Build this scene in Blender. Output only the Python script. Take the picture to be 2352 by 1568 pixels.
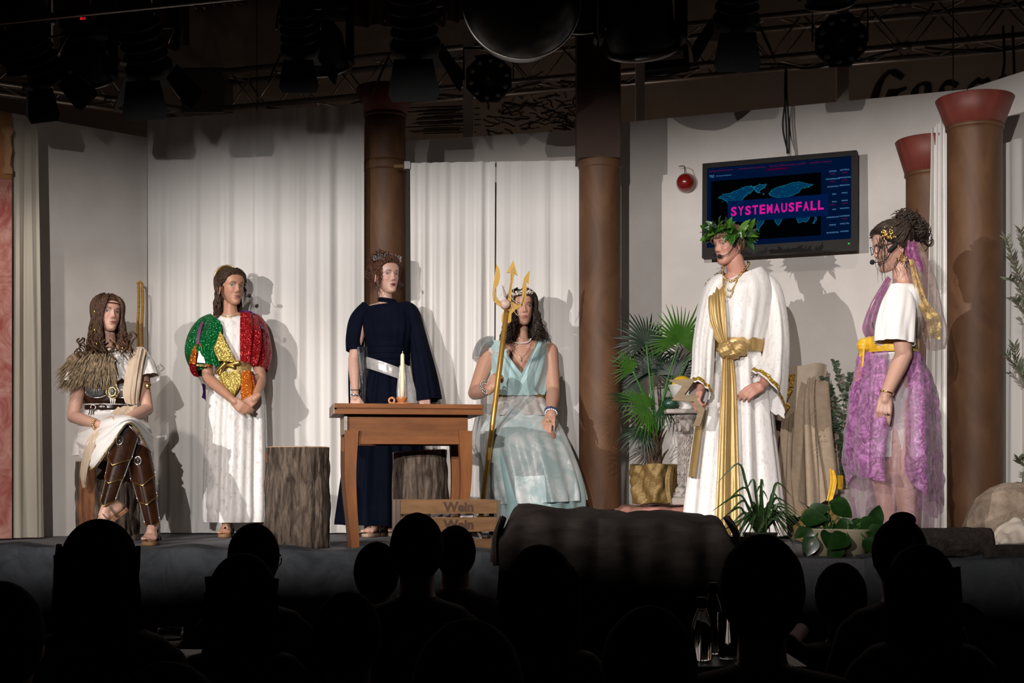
import bpy, bmesh, math, random
from mathutils import Vector, Matrix, Euler, noise
V = Vector
PI = math.pi
sin, cos = math.sin, math.cos
for o in list(bpy.data.objects):
    bpy.data.objects.remove(o)
SC = bpy.context.scene
COL = SC.collection

# ------------------------------------------------------------------ camera
F = 3267.0            # focal length in pixels of the 2352 px wide frame (50 mm on 36 mm)
HOR = 1097.0          # pixel row of the horizon
CZ = 1.26             # camera height above the hall floor
ST = 0.90             # stage deck height
cd = bpy.data.cameras.new('camera')
cam = bpy.data.objects.new('camera', cd)
COL.objects.link(cam)
cam.location = (0, 0, CZ)
cam.rotation_euler = (PI / 2, 0, 0)
cd.lens = 50.0
cd.sensor_width = 36.0
cd.shift_y = (HOR - 784.0) / 2352.0
cd.clip_start = 0.05
SC.camera = cam

# ------------------------------------------------------------------ world, exposure
w = bpy.data.worlds.new('hall_dark')
SC.world = w
w.use_nodes = True
w.node_tree.nodes['Background'].inputs[0].default_value = (1.0, 0.86, 0.76, 1)
w.node_tree.nodes['Background'].inputs[1].default_value = 0.012
SC.view_settings.view_transform = 'Standard'
SC.view_settings.look = 'None'
SC.view_settings.exposure = 0.0
SC.view_settings.gamma = 1.0
SC.view_settings.use_curve_mapping = False


def P(px, py, Y):
    return V(((px - 1176.0) / F * Y, Y, CZ + (HOR - py) / F * Y))


def gy(py):
    """depth of a point of the stage deck seen at pixel row py"""
    return F * (CZ - ST) / (py - HOR)


def spot(name, loc, target, watts, cone, blend, radius, col=(1, .9, .78)):
    ld = bpy.data.lights.new(name, 'SPOT')
    ld.energy = watts
    ld.spot_size = math.radians(cone)
    ld.spot_blend = blend
    ld.shadow_soft_size = radius
    ld.color = col
    o = bpy.data.objects.new(name, ld)
    COL.objects.link(o)
    o.location = loc
    o.rotation_euler = (V(target) - V(loc)).to_track_quat('-Z', 'Y').to_euler()
    return o


KEY = V((-4.9, -0.6, 2.88))
FILL = V((-1.1, -1.6, 2.92))
spot('key_spot', KEY, (0.2, 8.6, 2.15), 2400, 60, .35, .021, (1, .94, .90))
spot('fill_spot', FILL, (0.2, 8.6, 2.15), 1700, 54, .4, .021, (1, .945, .91))
SIDE = V((-2.80, 5.95, 4.15))
spot('side_spot', SIDE, (-2.25, 8.25, 1.85), 190, 42, .55, .04, (1, .90, .82))
# dim lights added behind the set walls to brighten truss and back wall
ADDED_LIGHTS = [(V((-1.9, 10.6, 2.9)), 3.4), (V((0.5, 10.15, 2.9)), 3.4), (V((2.9, 9.35, 3.0)), 3.2), (V((-3.3, 9.7, 3.0)), 2)]
for p_, e_ in ADDED_LIGHTS:
    ld_ = bpy.data.lights.new('added_back_light', 'POINT')
    ld_.energy = e_; ld_.shadow_soft_size = .05; ld_.color = (1, .80, .66)
    o_ = bpy.data.objects.new('added_back_light', ld_)
    COL.objects.link(o_); o_.location = p_
# two more lamps on the same high pipe in front of the stage
PIPE = [(V((-0.65, 5.5, 4.35)), (-0.25, 8.1, 1.45), 210), (V((1.45, 5.4, 4.35)), (1.75, 8.0, 1.5), 180)]
for p_, g_, e_ in PIPE:
    spot('pipe_spot', p_, g_, e_, 48, .7, .05, (1, .90, .82))

# ------------------------------------------------------------------ helpers
WL = {}


class MB:
    def __init__(s):
        s.v = []; s.f = []; s.mi = []; s.cur = 0

    def add(s, vs, fs):
        o = len(s.v)
        s.v.extend([tuple(v) for v in vs])
        for f in fs:
            s.f.append(tuple(i + o for i in f))
            s.mi.append(s.cur)

    def box(s, c, size, R=None, bev=0.0):
        x, y, z = [q / 2.0 for q in size]
        c = V(c)
        if bev <= 0:
            vs = [V((a * x, b * y, d * z)) for a in (-1, 1) for b in (-1, 1) for d in (-1, 1)]
            fs = [(0, 1, 3, 2), (4, 6, 7, 5), (0, 4, 5, 1), (2, 3, 7, 6), (0, 2, 6, 4), (1, 5, 7, 3)]
        else:
            b_ = min(bev, x, y, z)
            vs = []; fs = []
            idx = {}
            for a in (-1, 1):
                for b in (-1, 1):
                    for d in (-1, 1):
                        for k in range(3):
                            p = [a * (x - b_), b * (y - b_), d * (z - b_)]
                            p[k] = (a * x, b * y, d * z)[k]
                            idx[(a, b, d, k)] = len(vs)
                            vs.append(V(p))
            g = lambda a, b, d, k: idx[(a, b, d, k)]
            for a in (-1, 1):
                fs.append((g(a, -1, -1, 0), g(a, 1, -1, 0), g(a, 1, 1, 0), g(a, -1, 1, 0)))
                fs.append((g(-1, a, -1, 1), g(1, a, -1, 1), g(1, a, 1, 1), g(-1, a, 1, 1)))
                fs.append((g(-1, -1, a, 2), g(1, -1, a, 2), g(1, 1, a, 2), g(-1, 1, a, 2)))
                for b in (-1, 1):
                    fs.append((g(a, b, -1, 0), g(a, b, 1, 0), g(a, b, 1, 1), g(a, b, -1, 1)))
                    fs.append((g(a, -1, b, 0), g(a, 1, b, 0), g(a, 1, b, 2), g(a, -1, b, 2)))
                    fs.append((g(-1, a, b, 1), g(1, a, b, 1), g(1, a, b, 2), g(-1, a, b, 2)))
                    for d in (-1, 1):
                        fs.append((g(a, b, d, 0), g(a, b, d, 1), g(a, b, d, 2)))
        if R is not None:
            vs = [R @ v for v in vs]
        s.add([c + v for v in vs], fs)

    def grid(s, rows, cu=False, cv=False):
        n = len(rows[0]); m = len(rows)
        vs = [p for r in rows for p in r]
        fs = []
        for j in range(m if cv else m - 1):
            for i in range(n if cu else n - 1):
                a = j * n + i; b = j * n + (i + 1) % n
                c = ((j + 1) % m) * n + (i + 1) % n; d = ((j + 1) % m) * n + i
                fs.append((a, b, c, d))
        s.add(vs, fs)

    def loft(s, rings, caps=(True, True)):
        n = len(rings[0])
        o = len(s.v)
        s.grid(rings, cu=True)
        for k, ok in enumerate(caps):
            if ok:
                b = o if k == 0 else o + (len(rings) - 1) * n
                ctr = V((0, 0, 0))
                for p in rings[0 if k == 0 else -1]:
                    ctr += V(p)
                s.v.append(tuple(ctr / n))
                ci = len(s.v) - 1
                for i in range(n):
                    f = (b + i, ci, b + (i + 1) % n)
                    s.f.append(f if k == 0 else f[::-1]); s.mi.append(s.cur)

    def tube(s, path, r, n=8, cap=True, flat=1.0, up=None, closed=False):
        path = [V(p) for p in path]
        m = len(path)
        rr = r if isinstance(r, (list, tuple)) else [r] * m
        rings = []
        fr = frames(path, up)
        for i in range(m):
            t, a, b = fr[i]
            rings.append([path[i] + (a * cos(q * 2 * PI / n) + b * sin(q * 2 * PI / n) * flat) * rr[i] for q in range(n)])
        if closed:
            s.grid(rings, cu=True, cv=True)
        else:
            s.loft(rings, (cap, cap))

    def cap(s, a, b, ra, rb, n=12, k=4):
        a, b = V(a), V(b)
        t = (b - a)
        L = t.length
        t = t / L if L > 1e-6 else V((0, 0, 1))
        x = t.orthogonal().normalized(); y = t.cross(x)
        rings = []
        for i in range(k):
            an = -PI / 2 + (i + .35) / k * PI / 2
            rings.append((a + t * ra * sin(an), ra * cos(an)))
        rings.append((a, ra)); rings.append((b, rb))
        for i in range(k):
            an = (i + .65) / k * PI / 2
            rings.append((b + t * rb * sin(an), rb * cos(an)))
        s.loft([[c + (x * cos(q * 2 * PI / n) + y * sin(q * 2 * PI / n)) * r_ for q in range(n)] for c, r_ in rings])

    def ell(s, c, r, R=None, n=16, m=10, fn=None):
        c = V(c)
        rings = []
        for j in range(m):
            an = -PI / 2 + (j + .5) / m * PI
            row = []
            for i in range(n):
                q = i * 2 * PI / n
                p = V((cos(q) * cos(an) * r[0], sin(q) * cos(an) * r[1], sin(an) * r[2]))
                if fn:
                    p = fn(p)
                if R is not None:
                    p = R @ p
                row.append(c + p)
            rings.append(row)
        s.loft(rings)

    def lathe(s, prof, c=(0, 0, 0), n=24, R=None, fn=None, caps=(True, True)):
        c = V(c)
        rings = []
        for j, (r, z) in enumerate(prof):
            row = []
            for i in range(n):
                q = i * 2 * PI / n
                rr = r * (fn(q, z) if fn else 1.0)
                p = V((rr * cos(q), rr * sin(q), z))
                if R is not None:
                    p = R @ p
                row.append(c + p)
            rings.append(row)
        s.loft(rings, caps)

    def prism(s, poly, depth, M4):
        """poly 2D (x,z) in local XZ, extruded along local +Y by depth"""
        n = len(poly)
        vs = [M4 @ V((p[0], 0, p[1])) for p in poly] + [M4 @ V((p[0], depth, p[1])) for p in poly]
        fs = [tuple(range(n)), tuple(range(2 * n - 1, n - 1, -1))]
        fs += [(i, i + n, (i + 1) % n + n, (i + 1) % n) for i in range(n)]
        s.add(vs, fs)

    def mesh(s, name, smooth=True):
        me = bpy.data.meshes.new(name)
        me.from_pydata(s.v, [], s.f)
        if any(s.mi):
            me.polygons.foreach_set('material_index', s.mi)
        if smooth:
            me.polygons.foreach_set('use_smooth', [True] * len(me.polygons))
        me.update()
        return me


def frames(path, up=None):
    m = len(path)
    out = []
    pa = None
    for i in range(m):
        t = (path[min(i + 1, m - 1)] - path[max(i - 1, 0)])
        t = t.normalized() if t.length > 1e-9 else V((0, 0, 1))
        if up is not None:
            u = V(up)
            a = u.cross(t)
            if a.length < 1e-4:
                a = t.orthogonal()
            a.normalize()
        else:
            if pa is None:
                a = t.orthogonal().normalized()
            else:
                a = pa - t * pa.dot(t)
                a = a.normalized() if a.length > 1e-6 else t.orthogonal().normalized()
        pa = a
        out.append((t, a, t.cross(a)))
    return out


def spline(pts, n):
    """Catmull-Rom through pts (tuples of floats or vectors), n samples per segment"""
    pts = [tuple(p) for p in pts]
    out = []
    m = len(pts)
    for i in range(m - 1):
        p0 = pts[max(i - 1, 0)]; p1 = pts[i]; p2 = pts[i + 1]; p3 = pts[min(i + 2, m - 1)]
        for k in range(n):
            t = k / n
            out.append(tuple(.5 * (2 * b + (c - a) * t + (2 * a - 5 * b + 4 * c - d) * t * t + (3 * b - a - 3 * c + d) * t ** 3)
                             for a, b, c, d in zip(p0, p1, p2, p3)))
    out.append(pts[-1])
    return out


def vs(pts, n):
    return [V(p) for p in spline(pts, n)]


def lerp(a, b, t):
    return a + (b - a) * t


def sst(a, b, x):
    t = max(0.0, min(1.0, (x - a) / (b - a)))
    return t * t * (3 - 2 * t)


def interp(tab, x):
    if x <= tab[0][0]:
        return tab[0][1]
    for (a, va), (b, vb) in zip(tab, tab[1:]):
        if x <= b:
            return lerp(va, vb, (x - a) / (b - a))
    return tab[-1][1]


def setmats(me, mats):
    for m in (mats if isinstance(mats, (list, tuple)) else [mats]):
        me.materials.append(m)


def thing(name, label, cat, loc, group=None):
    o = bpy.data.objects.new(name, None)
    o.empty_display_size = .1
    COL.objects.link(o)
    o.location = loc
    WL[o] = V(loc)
    o['label'] = label
    o['category'] = cat
    if group:
        o['group'] = group
    return o


def part(name, mb, mat, parent, smooth=True, label=None, kind=None):
    me = mb if isinstance(mb, bpy.types.Mesh) else mb.mesh(name, smooth)
    me.transform(Matrix.Translation(-WL[parent]))
    if not me.materials:
        setmats(me, mat)
    o = bpy.data.objects.new(name, me)
    COL.objects.link(o)
    o.parent = parent
    WL[o] = WL[parent]
    if label:
        o['label'] = label
    if kind:
        o['kind'] = kind
    return o


def single(name, mb, mat, label, cat, group=None, smooth=True, kind=None):
    me = mb if isinstance(mb, bpy.types.Mesh) else mb.mesh(name, smooth)
    xs = [v.co.x for v in me.vertices]; ys = [v.co.y for v in me.vertices]; zs = [v.co.z for v in me.vertices]
    loc = V(((min(xs) + max(xs)) / 2, (min(ys) + max(ys)) / 2, min(zs)))
    me.transform(Matrix.Translation(-loc))
    if not me.materials:
        setmats(me, mat)
    o = bpy.data.objects.new(name, me)
    COL.objects.link(o)
    o.location = loc
    WL[o] = loc
    if label:
        o['label'] = label
    if cat:
        o['category'] = cat
    if group:
        o['group'] = group
    if kind:
        o['kind'] = kind
    return o


def struct(name, mb, mat, smooth=False, label=None):
    o = single(name, mb, mat, label, None, smooth=smooth, kind='structure')
    return o


def copy_part(src, parent, mat4):
    o = src.copy()
    COL.objects.link(o)
    o.parent = parent
    o.matrix_local = mat4
    WL[o] = WL[parent]
    return o


def frame_m(o, x, y, z):
    m = Matrix((x, y, z)).transposed().to_4x4()
    m.translation = o
    return m


# ------------------------------------------------------------------ materials
MATS = {}


def nodes(name):
    m = bpy.data.materials.new(name)
    m.use_nodes = True
    nt = m.node_tree
    b = nt.nodes['Principled BSDF']
    MATS[name] = m
    return m, nt, b


def rgba(c):
    return (c[0], c[1], c[2], 1)


def coords(nt, scale, kind='Object'):
    tc = nt.nodes.new('ShaderNodeTexCoord')
    mp = nt.nodes.new('ShaderNodeMapping')
    nt.links.new(tc.outputs[kind], mp.inputs[0])
    mp.inputs['Scale'].default_value = scale if isinstance(scale, (tuple, list)) else (scale,) * 3
    return mp.outputs[0]


def ntex(nt, vec, scale=1, detail=4, rough=.55, dist=0.0):
    n = nt.nodes.new('ShaderNodeTexNoise')
    nt.links.new(vec, n.inputs['Vector'])
    n.inputs['Scale'].default_value = scale
    n.inputs['Detail'].default_value = detail
    n.inputs['Roughness'].default_value = rough
    n.inputs['Distortion'].default_value = dist
    return n


def ramp(nt, fac, stops):
    r = nt.nodes.new('ShaderNodeValToRGB')
    nt.links.new(fac, r.inputs[0])
    e = r.color_ramp.elements
    while len(e) < len(stops):
        e.new(.5)
    for i, (p, c) in enumerate(stops):
        e[i].position = p
        e[i].color = rgba(c) if len(c) == 3 else c
    return r.outputs[0]


def bump(nt, b, h, strength, dist):
    n = nt.nodes.new('ShaderNodeBump')
    n.inputs['Strength'].default_value = strength
    n.inputs['Distance'].default_value = dist
    nt.links.new(h, n.inputs['Height'])
    nt.links.new(n.outputs[0], b.inputs['Normal'])
    return n


def mat(name, c1, rough=.6, c2=None, scale=6, metal=0.0, bmp=0.0, bdist=.004, bscale=None, lo=.35, hi=.65, sss=0.0,
        sheen=0.0, coat=0.0, emis=0.0, dist=0.0, spec=None, detail=5, trl=0.0):
    m, nt, b = nodes(name)
    b.inputs['Base Color'].default_value = rgba(c1)
    b.inputs['Roughness'].default_value = rough
    b.inputs['Metallic'].default_value = metal
    if spec is not None:
        b.inputs['Specular IOR Level'].default_value = spec
    if c2 is not None:
        n = ntex(nt, coords(nt, scale), 1, detail, .6, dist)
        nt.links.new(ramp(nt, n.outputs['Fac'], [(lo, c1), (hi, c2)]), b.inputs['Base Color'])
    if bmp:
        n2 = ntex(nt, coords(nt, bscale if bscale is not None else scale), 1, detail, .6)
        bump(nt, b, n2.outputs['Fac'], bmp, bdist)
    if sss:
        b.inputs['Subsurface Weight'].default_value = sss
        b.inputs['Subsurface Radius'].default_value = (.012, .005, .003)
        b.inputs['Subsurface Scale'].default_value = .6
    if sheen:
        b.inputs['Sheen Weight'].default_value = sheen
    if coat:
        b.inputs['Coat Weight'].default_value = coat
        b.inputs['Coat Roughness'].default_value = .15
    if emis:
        b.inputs['Emission Color'].default_value = rgba(c1)
        b.inputs['Emission Strength'].default_value = emis
    if trl:
        t = nt.nodes.new('ShaderNodeBsdfTranslucent')
        t.inputs[0].default_value = rgba(c1)
        x = nt.nodes.new('ShaderNodeMixShader')
        x.inputs[0].default_value = trl
        nt.links.new(b.outputs[0], x.inputs[1]); nt.links.new(t.outputs[0], x.inputs[2])
        nt.links.new(x.outputs[0], nt.nodes['Material Output'].inputs[0])
    return m


def crushed(name, light, dark, scale=(46, 46, 20), rough=.34):
    m, nt, b = nodes(name)
    n = ntex(nt, coords(nt, scale), 1, 5, .7, .5)
    nt.links.new(ramp(nt, n.outputs['Fac'], [(.30, dark), (.46, light), (.60, light), (.74, dark)]), b.inputs['Base Color'])
    b.inputs['Roughness'].default_value = rough
    b.inputs['Sheen Weight'].default_value = .35
    bump(nt, b, n.outputs['Fac'], .38, .007)
    return m


def sequin(name, c1, c2, scale=230, tilt=.9, rough=.22, metal=.75, grid=False):
    m, nt, b = nodes(name)
    v = nt.nodes.new('ShaderNodeTexVoronoi')
    nt.links.new(coords(nt, scale), v.inputs['Vector'])
    v.inputs['Scale'].default_value = 1
    if grid:
        v.inputs['Randomness'].default_value = .15
    nt.links.new(ramp(nt, v.outputs['Distance'], [(.25, c1), (.75, c2)]), b.inputs['Base Color'])
    b.inputs['Roughness'].default_value = rough
    b.inputs['Metallic'].default_value = metal * .75
    geo = nt.nodes.new('ShaderNodeNewGeometry')
    s1 = nt.nodes.new('ShaderNodeVectorMath'); s1.operation = 'SUBTRACT'
    nt.links.new(v.outputs['Color'], s1.inputs[0]); s1.inputs[1].default_value = (.5, .5, .5)
    s2 = nt.nodes.new('ShaderNodeVectorMath'); s2.operation = 'SCALE'
    nt.links.new(s1.outputs[0], s2.inputs[0]); s2.inputs['Scale'].default_value = tilt * 1.7
    s3 = nt.nodes.new('ShaderNodeVectorMath'); s3.operation = 'ADD'
    nt.links.new(s2.outputs[0], s3.inputs[0]); nt.links.new(geo.outputs['Normal'], s3.inputs[1])
    s4 = nt.nodes.new('ShaderNodeVectorMath'); s4.operation = 'NORMALIZE'
    nt.links.new(s3.outputs[0], s4.inputs[0])
    nt.links.new(s4.outputs[0], b.inputs['Normal'])
    return m


def sheer(name, c1, c2, alpha_lo, alpha_hi, scale=14, rough=.35, dist=2.5, metal=0.0):
    m, nt, b = nodes(name)
    n = ntex(nt, coords(nt, scale), 1, 4, .6, dist)
    nt.links.new(ramp(nt, n.outputs['Fac'], [(.38, c1), (.62, c2)]), b.inputs['Base Color'])
    b.inputs['Roughness'].default_value = rough
    b.inputs['Metallic'].default_value = metal
    b.inputs['Sheen Weight'].default_value = .3
    bump(nt, b, n.outputs['Fac'], .4, .02)
    a = ramp(nt, n.outputs['Fac'], [(.35, (alpha_lo,) * 3), (.65, (alpha_hi,) * 3)])
    nt.links.new(a, b.inputs['Alpha'])
    return m


def skinmat(name):
    m, nt, b = nodes(name)
    a = nt.nodes.new('ShaderNodeVertexColor')
    a.layer_name = 'tone'
    n = ntex(nt, coords(nt, 60), 1, 3)
    mx = nt.nodes.new('ShaderNodeMix'); mx.data_type = 'RGBA'; mx.blend_type = 'MULTIPLY'
    mx.inputs[0].default_value = .25
    nt.links.new(a.outputs[0], mx.inputs[6])
    nt.links.new(ramp(nt, n.outputs['Fac'], [(.3, (.8, .72, .7)), (.7, (1, 1, 1))]), mx.inputs[7])
    nt.links.new(mx.outputs[2], b.inputs['Base Color'])
    b.inputs['Roughness'].default_value = .48
    b.inputs['Subsurface Weight'].default_value = .12
    b.inputs['Subsurface Radius'].default_value = (.012, .004, .002)
    b.inputs['Subsurface Scale'].default_value = .5
    return m


def hairmat(name, c1, c2):
    m, nt, b = nodes(name)
    n = ntex(nt, coords(nt, 70), 1, 4, .6, .5)
    nt.links.new(ramp(nt, n.outputs['Fac'], [(.35, c1), (.68, c2)]), b.inputs['Base Color'])
    b.inputs['Roughness'].default_value = .55
    b.inputs['Specular IOR Level'].default_value = .35
    bump(nt, b, n.outputs['Fac'], .5, .004)
    return m


M_WALL = mat('painted_flat', (.60, .555, .52), .85, (.66, .62, .585), 3, bmp=.08, bscale=160, bdist=.002)
M_HALL = mat('hall_plaster', (.34, .27, .225), .9, (.42, .335, .28), 2, bmp=.1, bscale=40)
M_DARK = mat('dark_ceiling', (.02, .017, .015), .9, (.03, .025, .022), 3)
M_CARPET = mat('grey_stage_carpet', (.085, .085, .092), .95, (.15, .15, .16), 180, bmp=.5, bscale=260, bdist=.003)
M_HFLOOR = mat('hall_floor', (.03, .022, .017), .7, (.045, .033, .025), 5)
M_SKIRT = sheer('dark_tulle', (.035, .04, .045), (.075, .08, .09), .75, .95, 9)
M_SKIRT2 = mat('dark_skirt_cloth', (.06, .065, .072), .95, (.11, .118, .13), 6, dist=1.5, spec=.1)
M_MUSLIN = mat('white_muslin', (.80, .775, .745), .85, (.86, .84, .815), (3, 3, .6), bmp=.25, bscale=(60, 60, 6), bdist=.004, trl=.18)
M_MUSLIN2 = mat('cream_muslin', (.44, .40, .325), .85, (.54, .50, .42), (3, 3, .6), bmp=.25, bscale=(60, 60, 6), bdist=.004, trl=.12)
M_RUST = mat('rust_brown_pillar', (.070, .027, .010), .62, (.145, .066, .026), (5, 5, 2.2), bmp=.18, bscale=30, dist=1.2, detail=8, lo=.3, hi=.72)
M_CAPITAL = mat('red_brown_capital', (.13, .022, .014), .55, (.21, .045, .03), (6, 6, 3), bmp=.2, bscale=24, dist=1.0)
M_WOOD = mat('oak_table_wood', (.155, .050, .011), .5, (.225, .078, .019), (3, 26, 26), bmp=.12, bscale=(6, 90, 90), bdist=.002, spec=.3)
M_WOODV = mat('oak_leg_wood', (.15, .048, .0105), .5, (.225, .078, .019), (26, 26, 3), bmp=.12, bscale=(90, 90, 6), bdist=.002, spec=.3)
M_WOODEND = mat('worn_white_edge', (.45, .40, .36), .6, (.30, .2, .14), 30)
M_CRATE = mat('pine_crate_wood', (.15, .068, .022), .7, (.23, .115, .042), (4, 40, 40), bmp=.25, bscale=(8, 120, 120), bdist=.002)
M_CRATEG = mat('weathered_crate_wood', (.085, .060, .045), .75, (.13, .094, .07), (40, 40, 4), bmp=.25, bscale=(90, 90, 8), bdist=.002)
M_BARK = mat('tree_bark', (.026, .016, .010), .95, (.175, .128, .095), (34, 34, 7), bmp=1.0, bscale=(45, 45, 9), bdist=.02, dist=.8)
M_BARK2 = mat('red_inner_bark', (.09, .030, .010), .85, (.22, .085, .032), (30, 30, 5), bmp=.8, bscale=(40, 40, 8), bdist=.015)
M_CUT = mat('sawn_wood', (.52, .36, .22), .8, (.42, .27, .15), 25)
M_BLACK = mat('black_fixture', (.004, .004, .0045), .55, (.007, .007, .0075), 12, spec=.15)
M_BLACKM = mat('matte_black', (.006, .006, .006), .85)
M_ALU = mat('aluminium_truss', (.42, .38, .35), .38, (.52, .48, .45), 14, metal=.9)
M_STEEL = mat('dull_steel', (.2, .19, .18), .4, metal=.9)
M_CABLE = mat('black_cable', (.01, .01, .01), .6)
M_REDCUR = mat('dark_red_velvet', (.07, .006, .006), .9, (.10, .010, .010), (14, 14, 2), sheen=.3)
M_GOLDP = mat('gold_paint', (.50, .27, .06), .36, (.62, .36, .09), 20, metal=.65)
M_GOLDFLAT = mat('mustard_gold_board', (.33, .18, .012), .5, (.38, .215, .02), 8, metal=.25)
M_GOLD = mat('gold_metal', (.85, .58, .20), .25, metal=1.0)
M_SILVER = mat('silver_metal', (.75, .74, .72), .25, metal=1.0)
M_RED = mat('red_lacquer', (.20, .008, .006), .28, coat=.6)
M_TERRA = mat('terracotta_glaze', (.42, .15, .045), .35, (.52, .21, .07), 14, coat=.3)
M_WAX = mat('cream_wax', (.80, .70, .50), .5, sss=.3)
M_LAME = sequin('gold_lame', (.19, .12, .036), (.26, .17, .058), 420, .35, .45, .4)
M_LAMES = mat('gold_satin_sash', (.40, .265, .095), .42, (.50, .34, .14), (30, 30, 6), metal=.4, bmp=.35, bscale=(60, 60, 10), bdist=.004)
# ================================================================== the hall and the stage
def plan(px, Y):
    return V(((px - 1176.0) / F * Y, Y, 0))


def slab(mb, a, b, z0, z1, th):
    a, b = V(a), V(b)
    d = (b - a); d.z = 0
    n = V((-d.y, d.x, 0)).normalized()
    if n.y < 0:
        n = -n
    q = [a, b, b + n * th, a + n * th]
    mb.add([V((p.x, p.y, z)) for z in (z0, z1) for p in q],
           [(0, 1, 5, 4), (1, 2, 6, 5), (2, 3, 7, 6), (3, 0, 4, 7), (4, 5, 6, 7), (3, 2, 1, 0)])


def front_y(X):
    return 7.13 - .256 * (X + 1.69)


m = MB(); m.box((0, 4, -.05), (19, 24, .1)); struct('floor', m, M_HFLOOR)
m = MB(); m.box((0, 4, 5.45), (19, 24, .1)); struct('ceiling', m, M_DARK)
m = MB(); m.box((-9.0, 4, 2.7), (.1, 24, 5.4)); struct('wall_left', m, M_HALL)
m = MB(); m.box((9.0, 4, 2.7), (.1, 24, 5.4)); struct('wall_right', m, M_HALL)
m = MB(); m.box((0, -7.9, 2.7), (18, .1, 5.4)); struct('wall_rear', m, M_HALL)


def back_y(X):
    return 12.2 - .33 * (X + 2.4)


m = MB(); slab(m, (-9, back_y(-9), 0), (9, back_y(9), 0), 0, 5.4, .12)
WALLB = struct('wall_back', m, M_HALL)


def onback(px, py, off=.004):
    # hit of a pixel direction with the back wall
    k = (px - 1176.0) / F
    Y = (12.2 - .33 * 2.4) / (1 + .33 * k) - off
    return P(px, py, Y)


M_INK = mat('black_wall_paint', (.012, .008, .007), .8)
LET = [
    [(240, 700), (240, 565), (300, 400), (390, 270), (480, 190), (600, 180), (710, 260), (655, 330), (590, 290), (500, 240), (440, 300), (390, 420), (355, 560), (350, 700)],
    [(440, 560), (490, 455), (600, 455), (738, 415), (735, 450), (640, 500), (600, 545)],
    [(790, 600), (790, 505), (820, 450), (900, 375), (980, 350), (1070, 360), (1085, 420), (1075, 600), (960, 600), (985, 420), (960, 390), (910, 420), (890, 600)],
    [(1165, 520), (1175, 465), (1210, 400), (1280, 330), (1360, 325), (1460, 370), (1415, 440), (1340, 400), (1280, 400), (1250, 420), (1280, 520)],
    [(1560, 520), (1575, 425), (1620, 370), (1720, 290), (1790, 330), (1850, 285), (1890, 335), (1850, 520), (1780, 520), (1760, 370), (1720, 370), (1660, 410), (1650, 520)],
    [(1985, 420), (1995, 300), (2040, 270), (2110, 248), (2105, 265), (2060, 285), (2070, 420)],
]
for L in LET:
    m = MB()
    ps = [onback(1960 + x / 6.0, 130 + y / 6.0) for x, y in L]
    n = len(ps)
    dn = V((-.3, -.95, 0)) * .004
    m.add(ps + [p + dn for p in ps], [tuple(range(n - 1, -1, -1)), tuple(range(n, 2 * n))] + [(i, (i + 1) % n, (i + 1) % n + n, i + n) for i in range(n)])
    part('painted_letter', m, M_INK, WALLB, smooth=False)
rnd = random.Random(4)
m = MB()
for k in range(110):
    x = rnd.uniform(1108, 1330); y = rnd.uniform(236, 304) if k < 80 else rnd.uniform(166, 236)
    a = rnd.uniform(-.6, .6) if k % 3 else rnd.uniform(0, 6.2)
    pts = []
    for q in range(7):
        pts.append(onback(x, y, .006)); x += cos(a) * 6; y += sin(a) * 4; a += rnd.uniform(-.7, .7)
    m.tube(pts, rnd.uniform(.004, .009), 4, flat=.4)
for k in range(22):
    x = rnd.uniform(925, 1010); y = 246 + k * 2.9
    m.tube([onback(x, y, .006), onback(x + rnd.uniform(20, 60), y - 1.5, .006), onback(x + rnd.uniform(70, 130), y - 3, .006)], .005, 4, flat=.4)
part('ink_drawing', m, M_INK, WALLB, kind='stuff')

# stage deck
m = MB()
q = [(-6.5, front_y(-6.5)), (6.5, front_y(6.5)), (6.5, 9.2), (-6.5, 13.4)]
m.add([V((x, y, z)) for z in (0, ST) for x, y in q], [(0, 1, 5, 4), (1, 2, 6, 5), (2, 3, 7, 6), (3, 0, 4, 7), (4, 5, 6, 7)])
struct('stage_platform', m, M_CARPET)


def drape_strip(x0, x1, seed, off, zlo, rnd_top, amp):
    rnd = random.Random(seed)
    ph = [rnd.uniform(0, 6.28) for _ in range(6)]
    rows = []
    N = int((x1 - x0) / .018)
    for j in range(26):
        t = j / 25.0
        row = []
        for i in range(N + 1):
            X = lerp(x0, x1, i / N)
            f = sin(X * 9 + ph[0] + t * 1.5) + .7 * sin(X * 17 + ph[1] - t * 2) + .5 * sin(X * 31 + ph[2] + 3 * t) + .8 * sin(t * 9 + X * 4 + ph[3])
            if t < .12:
                tt = t / .12
                z = ST + .012 + .012 * sin(X * 13 + ph[4]) * rnd_top
                y = front_y(X) + .16 * (1 - tt) - off * tt
                p = V((X, y - amp * .2 * f * tt, z - .012 * tt))
            else:
                tt = (t - .12) / .88
                p = V((X, front_y(X) - off - amp * (.4 + tt) * (1.8 + f), lerp(ST + .004, zlo, tt)))
            row.append(p)
        rows.append(row)
    mb = MB(); mb.grid(rows)
    return mb


single('stage_skirt', drape_strip(-4.6, .1, 3, .03, .02, 1, .012), M_SKIRT2, 'dark blue-grey gathered cloth hanging along the stage edge in front of the tree stumps', 'stage skirt')
single('stage_skirt', drape_strip(1.55, 4.0, 5, .03, .02, 1, .014), M_SKIRT2, 'dark gathered cloth hanging along the stage edge below the pot plants and logs', 'stage skirt')

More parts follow.
